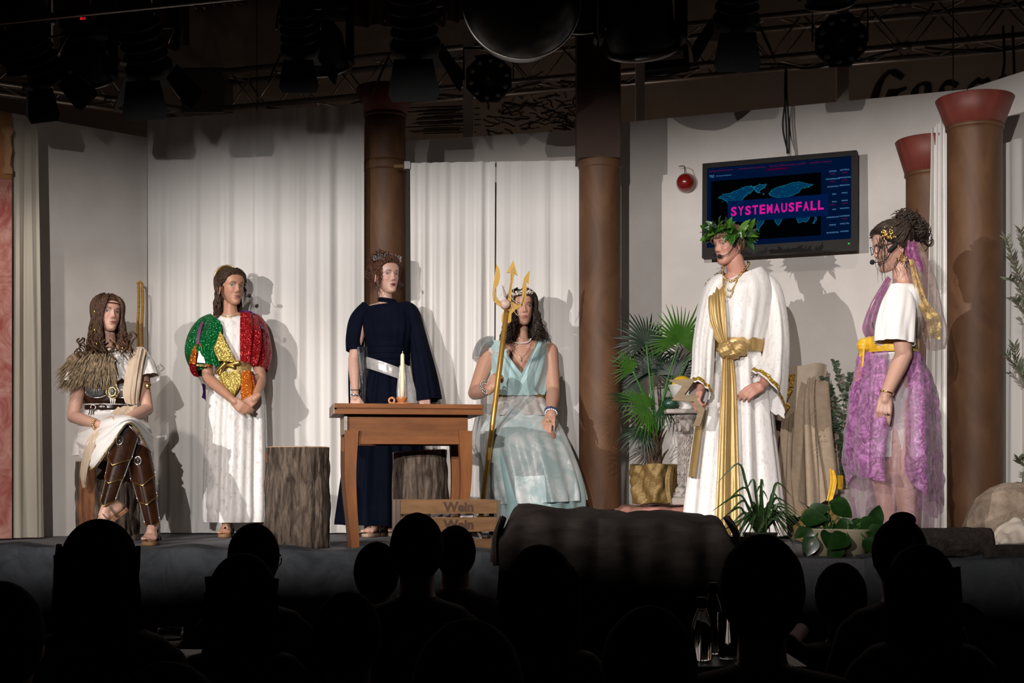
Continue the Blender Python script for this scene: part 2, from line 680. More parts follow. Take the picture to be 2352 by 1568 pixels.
# flats of the set
FLAT_LL = (plan(-60, 8.36), plan(336, 9.17))
m = MB(); slab(m, plan(-130, 8.3), plan(338, 9.2), ST, ST + 2.56, .04)
struct('wall_set_left', m, M_WALL, label='grey-white painted set wall behind the seated woman with leather shin guards')
m = MB(); slab(m, plan(330, 9.62), plan(900, 9.95), ST, ST + 2.55, .04)
struct('wall_set_hidden', m, M_WALL)
m = MB(); slab(m, plan(880, 9.93), plan(1420, 9.50), ST, ST + 2.70, .04)
struct('wall_set_center', m, M_WALL, label='white painted set wall above the centre curtains')
m = MB(); slab(m, plan(1405, 9.40), plan(2221, 8.57), ST, ST + 2.70, .04)
struct('wall_set_right', m, M_WALL, label='white painted set wall that carries the wall monitor')
m = MB(); slab(m, plan(2223, 8.565), plan(2640, 7.45), ST, ST + 2.70, .04)
struct('wall_set_far_right', m, M_WALL, label='white painted set wall behind the olive branches')
for px, wd, Y in ((113, .032, 9.0), (1076, .075, 10.05), (1470, .06, 9.75), (1934, .075, 9.25)):
    m = MB()
    c = plan(px, Y)
    m.box((c.x, c.y, ST + 1.75), (wd, .06, 3.5))
    o = struct('trim_stud', m, mat('stud_paint_%d' % px, (.55, .50, .46), .8))
    o['label'] = {113: 'white upright batten above the grey set wall beside the barn-door lamps', 1076: 'white upright batten behind the set wall left of the square dark pillar', 1470: 'white upright batten above the set wall below the strip light', 1934: 'white upright batten above the wall monitor below the ring of lenses'}[px]

# ------------------------------------------------------------------ curtains
def curtain(a, b, zt0, zt1, zb, nfold, amp, seed, flare=0.0, nx=None, edge=0.0, wander=.35, puddle=0.0):
    a, b = V(a), V(b)
    L = (b - a).length
    d = (b - a).normalized(); d.z = 0
    nrm = V((d.y, -d.x, 0)).normalized()
    if nrm.y > 0:
        nrm = -nrm
    rnd = random.Random(seed)
    nx = nx or int(max(40, nfold * 9))
    ks = [(nfold * rnd.uniform(.45, 1.5), rnd.uniform(0, 6.28), rnd.uniform(.4, 1), rnd.uniform(-1, 1)) for _ in range(7)]
    fine = [(nfold * rnd.uniform(2.5, 4), rnd.uniform(0, 6.28), .22, rnd.uniform(-1, 1)) for _ in range(3)]
    rows = []
    NZ = 46
    for j in range(NZ + 1):
        t = j / NZ
        row = []
        for i in range(nx + 1):
            u = i / nx
            f = 0
            for k, p, am, wv in ks + fine:
                f += am * sin(u * k * 6.283 + p + wv * wander * t * 3)
            g = (.35 + .65 * sst(0, .5, t)) * amp
            zt = lerp(zt0, zt1, u)
            z = lerp(zt, zb, t)
            x = u + flare * t * (u - .5) + edge * t * t * (1 - u)
            p = a + d * (L * x) + nrm * (f * g * .5) + nrm * (.01 * rnd.random() * 0)
            if puddle and t > .96:
                p += nrm * puddle * (t - .96) / .04
            row.append(V((p.x, p.y, z)))
        rows.append(row)
    mb = MB(); mb.grid(rows)
    return mb


single('curtain', curtain(plan(338, 9.12), plan(604, 9.09), ST + 2.66, ST + 2.70, ST + .01, 7, .020, 11, puddle=.05), M_MUSLIN,
       'cream muslin curtain beside the yellow rope in the set corner', 'curtain', 'tall muslin curtains')
single('curtain', curtain(plan(580, 9.06), plan(836, 9.12), ST + 2.70, ST + 2.76, ST + .01, 7, .020, 12, puddle=.06), M_MUSLIN,
       'white muslin curtain behind the upright tree stump, next to a pillar', 'curtain', 'tall muslin curtains')
single('curtain', curtain(plan(942, 9.0), plan(1137, 8.96), ST + 2.352, ST + 2.352, ST + .01, 6, .026, 13, flare=-.03), M_MUSLIN,
       'white muslin curtain on the rod with a woman\'s shadow on it', 'curtain', 'curtains on the wooden rod')
single('curtain', curtain(plan(1141, 8.96), plan(1333, 8.93), ST + 2.352, ST + 2.352, ST + .01, 6, .024, 14, flare=.06), M_MUSLIN,
       'white muslin curtain on the rod behind the seated trident holder', 'curtain', 'curtains on the wooden rod')
single('curtain', curtain(plan(2139, 8.17), plan(2182, 8.12), ST + 2.36, ST + 2.45, ST + .01, 3, .03, 15, flare=.5, edge=-.3), M_MUSLIN,
       'white muslin drape falling from the smaller red capital', 'curtain')
single('curtain', curtain(plan(2303, 8.05), plan(2480, 7.62), ST + 2.25, ST + 2.3, ST + .01, 5, .035, 16), M_MUSLIN,
       'white muslin curtain behind the olive branches', 'curtain')
single('curtain', curtain(plan(26, 8.28), plan(86, 8.36), ST + 2.46, ST + 2.46, ST + .01, 2, .016, 17, flare=.55, wander=1.2), M_MUSLIN2,
       'thin cream curtain beside the pink marbled panel', 'curtain')
# crumpled horizontal creases are part of that cloth
m = MB(); m.tube([plan(905, 9.03) + V((0, 0, ST + 2.338)), plan(1350, 8.97) + V((0, 0, ST + 2.338))], .011, 10)
single('curtain_rod', m, mat('rod_wood', (.22, .13, .06), .6), 'wooden rod carrying the two centre curtains between the pillars', 'curtain rod')

# painted marble panel at the edge
M_MARB = mat('pink_red_marbling', (.30, .06, .045), .7, (.50, .26, .21), 5, dist=2.5, detail=7)
M_OCHRE = mat('ochre_paint', (.36, .15, .05), .75, (.26, .10, .03), 6)
t = thing('painted_panel', 'canvas panel painted as pink marble below an ochre balustrade', 'painted panel', plan(-40, 8.2) + V((0, 0, ST)))
m = MB(); slab(m, plan(-160, 8.0), plan(27, 8.22), ST + .01, ST + 2.08, .03)
part('marbled_canvas', m, M_MARB, t, smooth=False)
m = MB(); slab(m, plan(-160, 8.0), plan(27, 8.22), ST + 2.081, ST + 2.47, .03)
part('ochre_canvas', m, M_OCHRE, t, smooth=False)
for px in (-30, 0, 19):
    c = plan(px, 8.215) + V((0, -.016, ST + 2.11))
    m = MB()
    m.lathe([(.03, 0), (.03, .03), (.016, .05), (.022, .10), (.03, .14), (.022, .17), (.018, .22), (.03, .235), (.034, .26), (.02, .28)], c, 16)
    m.v = [(x, c.y + (y - c.y) * .25, z) for x, y, z in m.v]
    part('baluster', m, mat('baluster_paint%d' % px, (.50, .27, .13), .75, (.40, .19, .08), 10), t)

# yellow rope
m = MB()
for dx in (-.011, .012):
    base = P(322 + dx * 300, 652, 9.0)
    for st_ in range(3):
        pts = []
        for k in range(90):
            u = k / 89
            a_ = u * .43 / .035 * 2 * PI + st_ * 2 * PI / 3
            pts.append(base + V((dx * .3 + .003 * sin(u * 7) + .0045 * cos(a_), .0045 * sin(a_), -.43 * u)))
        m.tube(pts, .0052, 6)
m.tube([P(321, 652, 9.0) + V((.013 * cos(a), 0, .013 * sin(a))) for a in [k * PI / 8 for k in range(9)]], .008, 8)
m.ell(P(324, 803, 9.0), (.022, .018, .03))
single('rope', m, mat('yellow_rope', (.50, .26, .02), .7, (.30, .14, .01), (60, 60, 120), bmp=.6, bscale=(60, 60, 160), bdist=.006), 'twisted yellow rope hanging in the corner of the set wall', 'rope')


# ------------------------------------------------------------------ pillars
def pillar(name, px, Y, r, ytop, label, rcap=None, hcap=.16, rings=(), ztop=None, capmat=None):
    c = plan(px, Y)
    top = ztop if ztop else P(px, ytop, Y).z
    t = thing(name, label, 'pillar', (c.x, c.y, ST))
    m = MB()
    zt = top - (hcap if rcap else 0)
    prof = [(r * 1.01, ST)]
    n = 60
    for k in range(n + 1):
        prof.append((r, lerp(ST + .004, zt, k / n)))
    m.lathe(prof, (c.x, c.y, 0), 40)
    part('shaft', m, M_RUST, t)
    if rcap:
        m = MB(); m.lathe([(r * 1.04, zt + .0), (rcap, top), (rcap * .98, top + .004)], (c.x, c.y, 0), 48)
        part('capital', m, capmat or M_CAPITAL, t)
        m = MB(); m.lathe([(r, zt - .02), (r * 1.06, zt - .014), (r * 1.06, zt + .002), (r, zt + .004)], (c.x, c.y, 0), 40)
        part('collar', m, M_RUST, t)
    for z, rr, h in rings:
        m = MB(); m.lathe([(r, z - h), (r * rr * .97, z - h * .8), (r * rr, z - h * .2), (r * rr * .985, z), (r * rr, z + h * .3), (r * rr * .96, z + h * .85), (r, z + h)], (c.x, c.y, 0), 40)
        part('ring', m, M_RUST, t)
    return t


pillar('pillar', 885, 9.3, .133, 205, 'brown pillar with a dark flared capital behind the woman in navy', .19, .17, [(P(0, 383, 9.3).z, 1.10, .035), (P(0, 431, 9.3).z, 1.012, .006)])
tb = pillar('pillar', 1378, 8.8, .13, 60, 'tall dark brown pillar without capital rising to the ceiling beside the palm', None, 0, [(P(0, 378, 8.8).z, 1.06, .03), (P(0, 808, 8.8).z, 1.012, .006)], ztop=5.39)
m = MB(); m.box(plan(1372, 8.8) + V((0, 0, (P(0, 372, 8.8).z + 5.38) / 2)), (.262, .262, 5.38 - P(0, 372, 8.8).z))
part('square_casing', m, mat('dark_casing', (.035, .014, .008), .7, (.055, .022, .012), 4), tb, smooth=False)
pillar('pillar', 2139, 8.36, .145, 325, 'lower brown pillar with a red capital, half hidden by a white drape', .207, .19)
pillar('pillar', 2239, 7.79, .146, 229, 'brown pillar with a chipped red capital and a woman\'s shadow on it', .209, .15)
# clamp at the rod ends
for px, Y in ((936, 9.02), (1352, 8.97)):
    m = MB(); c = plan(px, Y) + V((0, 0, ST + 2.338))
    m.box(c, (.05, .05, .06), bev=.006)
    single('rod_bracket', m, M_STEEL, 'small dark bracket at the curtain rod end beside the %s pillar' % ('flared' if px < 1000 else 'square'), 'bracket', smooth=False)

# ------------------------------------------------------------------ alarm bell
c = P(1571, 416, 9.13)
yawR = math.atan2(8.57 - 9.40, plan(2221, 8.57).x - plan(1405, 9.40).x)
RW = Matrix.Rotation(yawR, 3, 'Z')
t = thing('alarm_bell', 'round red alarm bell mounted on the white set wall', 'alarm bell', c)
m = MB(); m.lathe([(.062, .02), (.062, .05), (.05, .085), (.03, .105), (.001, .11)], c + RW @ V((0, .09, 0)), 32, R=RW @ Matrix.Rotation(PI / 2, 3, 'X'))
part('dome', m, M_RED, t)
m = MB(); m.lathe([(.045, -.03), (.045, .02)], c + RW @ V((0, .09, 0)), 24, R=RW @ Matrix.Rotation(PI / 2, 3, 'X'))
part('back_plate', m, M_BLACKM, t)
m = MB(); m.tube(vs([P(1573, 396, 9.06), P(1573, 384, 9.1), P(1568, 381, 9.13), P(1560, 382, 9.16)], 5), .003, 6)
part('wire', m, M_CABLE, t)

# ------------------------------------------------------------------ monitor
TL = P(1614, 376, 9.02); TR = P(1968, 345, 8.66)
ex = (TR - TL).normalized()
dn = P(1632, 586, 8.98) - TL
dn = (dn - ex * dn.dot(ex)).normalized()
ez = -dn
ey = ez.cross(ex)   # into the wall
TW = (TR - TL).length; TH = (P(1972, 572, 8.66) - TR).length
MON = frame_m(TL + dn * TH, ex, ey, ez)     # local: x right, y into wall, z up, origin bottom left
t = thing('wall_monitor', 'black flat monitor on the set wall showing SYSTEMAUSFALL in pink', 'monitor', MON @ V((TW / 2, .03, 0)))
m = MB()


def mbox(mb, x0, x1, y0, y1, z0, z1):
    ps = [MON @ V((x, y, z)) for z in (z0, z1) for x, y in ((x0, y0), (x1, y0), (x1, y1), (x0, y1))]
    mb.add(ps, [(0, 1, 5, 4), (1, 2, 6, 5), (2, 3, 7, 6), (3, 0, 4, 7), (4, 5, 6, 7), (3, 2, 1, 0)])


BZ = .032; BB = .062
mbox(m, 0, TW, 0.008, .06, 0, TH)
part('housing', m, mat('monitor_back', (.012, .011, .010), .6, spec=.15), t, smooth=False)
mf = mat('monitor_bezel', (.013, .011, .010), .55, spec=.15)
for nm, r in (('bezel_top', (0, TW, TH - BZ, TH)), ('bezel_bottom', (0, TW, 0, BB)), ('bezel_left', (0, BZ, BB, TH - BZ)), ('bezel_right', (TW - BZ, TW, BB, TH - BZ))):
    m = MB(); mbox(m, r[0], r[1], -.006, .008, r[2], r[3]); part(nm, m, mf, t, smooth=False)


def emi(name, c, s):
    mm, nt, b = nodes(name)
    b.inputs['Base Color'].default_value = (0, 0, 0, 1)
    b.inputs['Emission Color'].default_value = rgba(c)
    b.inputs['Emission Strength'].default_value = s
    b.inputs['Roughness'].default_value = .6
    b.inputs['Specular IOR Level'].default_value = 0.0
    return mm


E_NAVY = emi('screen_navy', (.0003, .006, .030), 1.0)
E_BAN = emi('screen_banner', (.0003, .009, .055), 1.0)
E_BLK = emi('screen_black', (.0004, .0006, .001), 1.0)
E_CY = emi('screen_cyan', (.01, .22, .33), 1.0)
E_LAND = emi('screen_land', (.0006, .032, .085), 1.0)
E_PINK = emi('screen_pink', (.62, .008, .27), 1.0)
E_PINKD = emi('screen_dim_pink', (.16, .003, .045), 1.0)
E_LT = emi('screen_pale_blue', (.10, .28, .52), 1.0)
E_GREEN = emi('led_green', (.03, .5, .06), 1.0)
SX0, SX1, SZ0, SZ1 = BZ, TW - BZ, BB, TH - BZ
SW, SH = SX1 - SX0, SZ1 - SZ0


def quad(mb, x0, x1, z0, z1, d):
    mb.add([MON @ V((SX0 + a * SW, d, SZ0 + b * SH)) for a, b in ((x0, z0), (x1, z0), (x1, z1), (x0, z1))], [(0, 1, 2, 3)])


m = MB(); quad(m, 0, 1, 0, 1, .004)
SCRN = part('screen', m, E_NAVY, t, smooth=False)
m = MB(); quad(m, .025, .795, .07, .835, .0035); part('map_field', m, E_BLK, SCRN, smooth=False)
LANDS = [
    [(.06, .62), (.10, .66), (.16, .67), (.22, .70), (.28, .73), (.33, .74), (.36, .70), (.33, .66), (.29, .63), (.27, .60), (.25, .555), (.21, .52), (.19, .47), (.17, .44), (.15, .50), (.13, .56), (.10, .60)],
    [(.34, .72), (.39, .745), (.45, .745), (.44, .70), (.40, .675), (.385, .64), (.365, .67)],
    [(.38, .32), (.44, .32), (.43, .26), (.40, .22), (.39, .16), (.375, .22)],
    [(.37, .50), (.40, .52), (.44, .47), (.43, .40), (.40, .32), (.38, .36), (.365, .44)],
    [(.47, .63), (.50, .67), (.55, .70), (.60, .71), (.66, .735), (.72, .74), (.78, .71), (.83, .69), (.78, .67), (.74, .66), (.70, .60), (.62, .56), (.54, .57), (.48, .60)],
    [(.52, .32), (.58, .33), (.575, .27), (.55, .225), (.53, .25)],
    [(.70, .33), (.79, .33), (.80, .28), (.775, .235), (.745, .255), (.715, .235), (.70, .27)],
    [(.845, .30), (.86, .275), (.835, .215), (.825, .22), (.84, .26)],
    [(.42, .625), (.435, .63), (.43, .615)],
]
M2 = lambda p, d: MON @ V((SX0 + (.03 + p[0] * .86) * SW, d, SZ0 + p[1] * SH))
for L in LANDS:
    m = MB()
    n = len(L)
    m.add([M2(p, .0028) for p in L], [tuple(range(n))])
    part('map_land', m, E_LAND, SCRN, smooth=False)
m = MB()
rnd = random.Random(9)
for L in LANDS:
    pts = []
    for (a, b), (c_, d_) in zip(L, L[1:] + L[:1]):
        for k in range(4):
            pts.append(M2((lerp(a, c_, k / 4) + rnd.uniform(-.004, .004), lerp(b, d_, k / 4) + rnd.uniform(-.005, .005)), .002))
    m.tube(pts + [pts[0]], .0009, 4, cap=False)
for k in range(90):
    L = LANDS[rnd.choice([0, 0, 1, 4])]
    a, b = rnd.choice(L), rnd.choice(L)
    u = rnd.random()
    p = (lerp(a[0], b[0], u * .5), lerp(a[1], b[1], u * .5))
    q = (p[0] + rnd.uniform(-.02, .02), p[1] + rnd.uniform(-.012, .012))
    m.tube([M2(p, .0022), M2(q, .0022)], .0008, 4, cap=False)
part('map_coastlines', m, E_CY, SCRN, kind='stuff')
m = MB(); quad(m, .145, .845, .30, .565, .0012); BAN = part('banner', m, E_BAN, SCRN, smooth=False)


def text_mesh(body, size, w_=None, h_=None, bold=.0, align='CENTER'):
    cu = bpy.data.curves.new('t', 'FONT')
    cu.body = body; cu.size = size; cu.align_x = align; cu.align_y = 'CENTER'; cu.offset = bold; cu.resolution_u = 3
    o = bpy.data.objects.new('t', cu); COL.objects.link(o)
    dg = bpy.context.evaluated_depsgraph_get()
    me = bpy.data.meshes.new_from_object(o.evaluated_get(dg))
    bpy.data.objects.remove(o); bpy.data.curves.remove(cu)
    xs = [v.co.x for v in me.vertices]; ys = [v.co.y for v in me.vertices]
    if w_:
        sx = w_ / (max(xs) - min(xs)); sy = h_ / (max(ys) - min(ys))
        cx, cy = (max(xs) + min(xs)) / 2, (max(ys) + min(ys)) / 2
        for v in me.vertices:
            v.co.x = (v.co.x - cx) * sx; v.co.y = (v.co.y - cy) * sy
    me.materials.clear()
    return me


def screen_text(body, cx, cz, w_, h_, mt, d=.0005, name='screen_text', bold=0.0):
    me = text_mesh(body, .1, w_ * SW, h_ * SH, bold)
    me.transform(MON @ Matrix.Translation((SX0 + cx * SW, d, SZ0 + cz * SH)) @ Matrix.Rotation(PI / 2, 4, 'X'))
    return part(name, me, mt, SCRN, smooth=False)


for i, ch in enumerate('SYSTEMAUSFALL'):
    screen_text(ch, .19 + i * (.605 / 12), .435, .040, .115, E_PINK, -.0005, 'banner_letter', .0035)
screen_text('SATELLITENAUSFALL  -  STROMNETZAUSFALL  -  SATELLITENAUSFALL UNTER  -  SYSTEM AUSFALL', .44, .958, .86, .014, E_PINKD)
screen_text('TSZ', .03, .895, .034, .03, E_LT)
screen_text('NATIONALES KRISENZENTRUM', .115, .893, .11, .010, E_LT)
m = MB(); quad(m, .41, .58, .905, .935, .0025); part('status_box', m, E_PINKD.copy(), SCRN, smooth=False)
MATS['sb'] = SCRN.children[-1].data.materials[0]
MATS['sb'].node_tree.nodes['Principled BSDF'].inputs['Emission Color'].default_value = (.02, .001, .02, 1)
screen_text('A A 299   SYSTEMAUSFALL', .49, .92, .12, .012, E_PINKD)
LBL = [('NETZWERK', 'AUSFALL', 'LEITSTELLE', 'AUSFALL'), ('STROMVERSORGUNG', 'AUSFALL', 'KOMMUNIKATION', 'AUSFALL'), ('KOORDINATION', '', 'BEOBACHTUNG', ''), ('BAHN', '', 'FINANZ', ''),
       ('STROM', 'FALL', 'VERKEHR', 'AUSFALL'), ('GPS', '', 'NAVIGATION', ''), ('INTERNETDATEN', '', 'FLUGVERKEHR', 'AUSFALL'), ('ENERGIE', '', 'SATELLITEN', ''), ('RECHENZENTREN', '', 'NETZWERKE', '')]
for r, (a, b, c_, d_) in enumerate(LBL):
    z = .835 - r * .093
    screen_text(a, .875 if len(a) > 5 else .885, z, .0062 * max(4, len(a)), .016, E_LT)
    screen_text(c_, .955, z + .006, .0062 * len(c_), .016, E_LT)
    if b:
        screen_text(b, .875, z - .033, .040, .014, E_PINKD)
    if d_:
        screen_text(d_, .955, z - .028, .040, .014, E_PINKD)
m = MB(); c = MON @ V((TW - .045, -.008, .032)); m.ell(c, (.006, .003, .006)); part('power_led', m, E_GREEN, t)
m = MB(); c = MON @ V((TW / 2, .09, TH / 2)); m.box(c, (.24, .07, .24), RW); part('wall_mount', m, M_BLACKM, t, smooth=False)
# monitor cables
for k, (dx, sw) in enumerate(((0, 6), (5, -7), (9, 3))):
    m = MB()
    m.tube(vs([P(1804 + dx * .3, 160, 9.5), P(1803 + dx * .5, 215, 8.93), P(1800 + dx + sw, 290, 8.88), P(1808 + dx * .5, 352, 8.84)], 8), .0055, 6)
    single('hanging_cable', m, M_CABLE, 'black cable hanging from the truss to the top of the monitor', 'cable', 'cables above the monitor')
# ================================================================== truss and lamps overhead
TZ = P(0, 188, 10.4).z


def truss(name, a, b, side, label, nb):
    a, b = V(a), V(b)
    d = (b - a).normalized()
    n = V((-d.y, d.x, 0)).normalized()
    L = (b - a).length
    t = thing(name, label, 'truss', a)
    up = V((0, 0, side))
    offs = [V((0, 0, 0)), up, n * side, up + n * side]
    for o_ in offs:
        m = MB(); m.tube([a + o_, b + o_], .024, 12)
        part('chord', m, M_ALU, t)
    st = L / nb
    for f0, f1 in ((0, 1), (2, 3), (0, 2), (1, 3)):
        for k in range(nb):
            p = a + d * st * k; q = a + d * st * (k + .5); r = a + d * st * (k + 1)
            for s0, s1, oa, ob in ((p, q, offs[f0], offs[f1]), (q, r, offs[f1], offs[f0])):
                m = MB(); m.tube([s0 + oa, s1 + ob], .008, 6)
                part('brace', m, M_ALU, t)
    for k in range(1, 4):
        for o_ in offs[:2]:
            c = a + d * L * (k / 4.0) + o_
            m = MB(); m.tube([c - d * .06, c + d * .06], .027, 12)
            part('coupler', m, M_STEEL, t)
    return t


def truss_y(X):
    return 11.2 - .33 * (X + 2.4)


A = V((-2.42, truss_y(-2.42), TZ)); B = V((4.3, truss_y(4.3), TZ))
truss('lighting_truss', A, B, .29, 'long aluminium truss running above the set walls and the monitor', 16)
truss('lighting_truss', V((-4.6, 9.9, TZ)), V((-2.55, 11.2, TZ)), .29, 'short aluminium truss above the grey set wall at the side', 5)
m = MB(); m.box(A + V((.0, .1, .14)), (.34, .34, .36), bev=.01)
single('truss_corner', m, M_STEEL, 'metal corner block joining the two aluminium trusses', 'truss corner', smooth=False)
# cables along the truss
rnd = random.Random(5)
for k in range(5):
    x0 = (-1.9, -.75, .35, 1.62, 2.75)[k]
    pts = []
    for q in range(9):
        X = x0 + q * .12
        pts.append(V((X, truss_y(X) - .03, TZ - .03 - .05 * abs(sin(q * PI / 8)) * rnd.uniform(.6, 1.4))))
    m = MB(); m.tube(vs(pts, 3), .008, 6)
    single('truss_cable', m, M_CABLE, 'black cable sagging under the long truss ' + ('near its corner block', 'above the flared pillar', 'beside the square dark pillar', 'above the monitor', 'at its far end')[k], 'cable', 'cables under the long truss')
for px in (2304, 2326):
    m = MB(); m.tube(vs([P(px, 60, 9.0), P(px + 3, 140, 8.9), P(px - 4 if px < 2310 else px + 4, 186, 8.85)], 5), .008, 6)
    single('hanging_cable', m, M_CABLE, 'black cable hanging behind the far end of the set wall', 'cable', 'cables at the far end of the set wall')

# front pipe and dark red border
m = MB(); m.tube([P(-120, 62, 7.4), P(760, -28, 7.1)], .016, 10)
single('lighting_pipe', m, M_STEEL, 'thin steel pipe carrying the front lamps above the left of the stage', 'pipe')
m = MB(); m.tube([P(700, -60, 8.3), P(2600, -150, 7.9)], .02, 10)
single('lighting_pipe', m, M_STEEL, 'steel pipe above the picture carrying the barn-door lamps over the stage middle', 'pipe')


def border(x0, x1, yb, Y, seed, label):
    mb = curtain(plan(x0, Y), plan(x1, Y - .1), CZ + (HOR + 180) / F * Y, CZ + (HOR + 180) / F * Y, P(0, yb, Y).z, 6, .05, seed)
    single('border_curtain', mb, M_REDCUR, label, 'curtain')


border(150, 440, 118, 9.3, 31, 'dark red border curtain hanging behind the lamp with the red display')
border(440, 560, 20, 9.3, 33, 'raised dark red border curtain between the front lamps')
border(790, 1085, 62, 9.5, 32, 'dark red border curtain beside the big glass globe')


def ori(dirv, up=(0, 0, 1)):
    z = V(dirv).normalized()
    x = V(up).cross(z)
    x = x.normalized() if x.length > 1e-4 else z.orthogonal().normalized()
    return Matrix((x, z.cross(x), z)).transposed()


def barn_lamp(px, py, Y, d, s, label, hang=.35, at=None):
    c = at or P(px, py, Y)
    R = ori(d)
    t = thing('barn_door_lamp', label, 'stage lamp', c + V((0, 0, hang)), 'stage lamps over the stage')
    m = MB(); m.lathe([(.001, -.30 * s), (.055 * s, -.30 * s), (.075 * s, -.26 * s), (.085 * s, -.05 * s), (.10 * s, -.03 * s), (.10 * s, .0), (.092 * s, .0), (.088 * s, -.02 * s), (.001, -.02 * s)], c, 24, R)
    part('housing', m, M_BLACK, t)
    for k in range(4):
        m = MB(); m.lathe([(.086 * s, (-.22 + k * .045) * s), (.094 * s, (-.215 + k * .045) * s), (.094 * s, (-.205 + k * .045) * s), (.086 * s, (-.2 + k * .045) * s)], c, 20, R, caps=(False, False))
        part('cooling_fin', m, M_BLACK, t)
    for k in range(4):
        a = k * PI / 2
        rad = R @ V((cos(a), sin(a), 0)); tan = R @ V((-sin(a), cos(a), 0)); fw = R @ V((0, 0, 1))
        b0 = c + rad * .095 * s
        out = (fw * .88 + rad * .48).normalized()
        m = MB()
        q = [b0 - tan * .075 * s, b0 + tan * .075 * s, b0 + tan * .10 * s + out * .13 * s, b0 + tan * .085 * s + out * .16 * s, b0 - tan * .085 * s + out * .16 * s, b0 - tan * .10 * s + out * .13 * s]
        m.add(q + [p + rad * .003 for p in q], [(0, 1, 2, 3, 4, 5), (11, 10, 9, 8, 7, 6)] + [(i, (i + 1) % 6, (i + 1) % 6 + 6, i + 6) for i in range(6)])
        part('barn_door', m, M_BLACK, t, smooth=False)
    m = MB()
    sd = R @ V((1, 0, 0))
    m.tube([c - R @ V((0, 0, .12 * s)) + sd * .11 * s, c + sd * .11 * s + V((0, 0, hang * .7)), c - sd * .11 * s + V((0, 0, hang * .7)), c - R @ V((0, 0, .12 * s)) - sd * .11 * s], .009, 6, flat=.5)
    part('yoke', m, M_STEEL, t)
    m = MB(); m.tube([c + V((0, 0, hang * .7)), V((c.x, c.y, 5.398))], .012, 8)
    m.box(c + V((0, 0, hang)), (.05, .06, .06), bev=.008)
    part('clamp', m, M_STEEL, t)
    return t


barn_lamp(345, 165, 8.0, (.10, .62, -.80), 1.32, 'long barn-door lamp with a big flap over the seated woman')
barn_lamp(115, 185, 8.05, (.25, .6, -.75), 1.12, 'barn-door lamp at the far end of the short truss')
for p_, g_, lb in ((SIDE, (-2.35, 8.3, 2.0), 'barn-door lamp high at the side aimed at the woman on the tree stump'), (PIPE[0][0], PIPE[0][1], 'barn-door lamp high in front of the stage aimed at the table'), (PIPE[1][0], PIPE[1][1], 'barn-door lamp high in front of the stage aimed at the man in white')):
    d_ = (V(g_) - p_).normalized()
    barn_lamp(0, 0, 0, d_, 1.0, lb, .35, p_ - d_ * .24)
barn_lamp(690, 120, 7.95, (.0, .62, -.78), 1.1, 'barn-door lamp hanging beside the upper red display')
barn_lamp(955, 115, 7.9, (.04, .6, -.8), 1.42, 'large barn-door lamp above the flared pillar')
barn_lamp(1690, 55, 7.75, (.02, .62, -.78), 1.28, 'barn-door lamp above the monitor')


def moving_head(px, py, Y, s, label, digits=None):
    c = P(px, py, Y)
    t = thing('moving_head_lamp', label, 'stage lamp', c + V((0, 0, .26 * s)), 'moving head lamps')
    m = MB(); m.box(c + V((0, 0, .21 * s)), (.26 * s, .22 * s, .10 * s), bev=.015 * s); part('base', m, M_BLACK, t)
    m = MB()
    m.box(c + V((-.125 * s, 0, .05 * s)), (.03 * s, .10 * s, .24 * s), bev=.01 * s)
    part('yoke_arm', m, M_BLACK, t)
    m = MB()
    m.box(c + V((.125 * s, 0, .05 * s)), (.03 * s, .10 * s, .24 * s), bev=.01 * s)
    part('yoke_arm', m, M_BLACK, t)
    R = ori((.12, .5, -.86))
    m = MB(); m.lathe([(.001, -.12 * s), (.07 * s, -.12 * s), (.10 * s, -.06 * s), (.105 * s, .05 * s), (.095 * s, .10 * s), (.085 * s, .105 * s), (.001, .10 * s)], c + V((0, 0, .0)), 28, R)
    part('head', m, M_BLACK, t)
    m = MB(); m.lathe([(.098 * s, .085 * s), (.108 * s, .09 * s), (.108 * s, .10 * s), (.098 * s, .105 * s)], c, 28, R, caps=(False, False))
    part('lens_ring', m, M_STEEL, t)
    m = MB(); m.tube([c + V((0, 0, .25 * s)), V((c.x, c.y, 5.398))], .012, 8); part('hanger', m, M_STEEL, t)
    if digits:
        me = text_mesh(digits, .05, .028 * s, .013 * s, .0006)
        me.transform(Matrix.Translation(c + V((0, -.113 * s, .21 * s))) @ Matrix.Rotation(PI / 2, 4, 'X'))
        part('red_display', me, E_DISP, t, smooth=False)
    return t


E_DISP = emi('red_digits', (.85, .02, .03), 1.3)
moving_head(205, 150, 8.6, 1.15, 'moving head lamp with a red digital display beside the dark red border', '8215')
moving_head(742, 114, 8.6, 1.3, 'moving head lamp with a red digital display at the upper edge', '8216')
moving_head(1470, 45, 7.8, 1.8, 'big round moving head lamp above the square pillar')
moving_head(1345, 20, 8.2, 1.15, 'moving head lamp half hidden behind the glass globe')
moving_head(50, 120, 8.3, 1.1, 'moving head lamp at the outer end of the front pipe')
moving_head(1905, -40, 7.7, 1.22, 'moving head lamp above the monitor with only its foot showing')


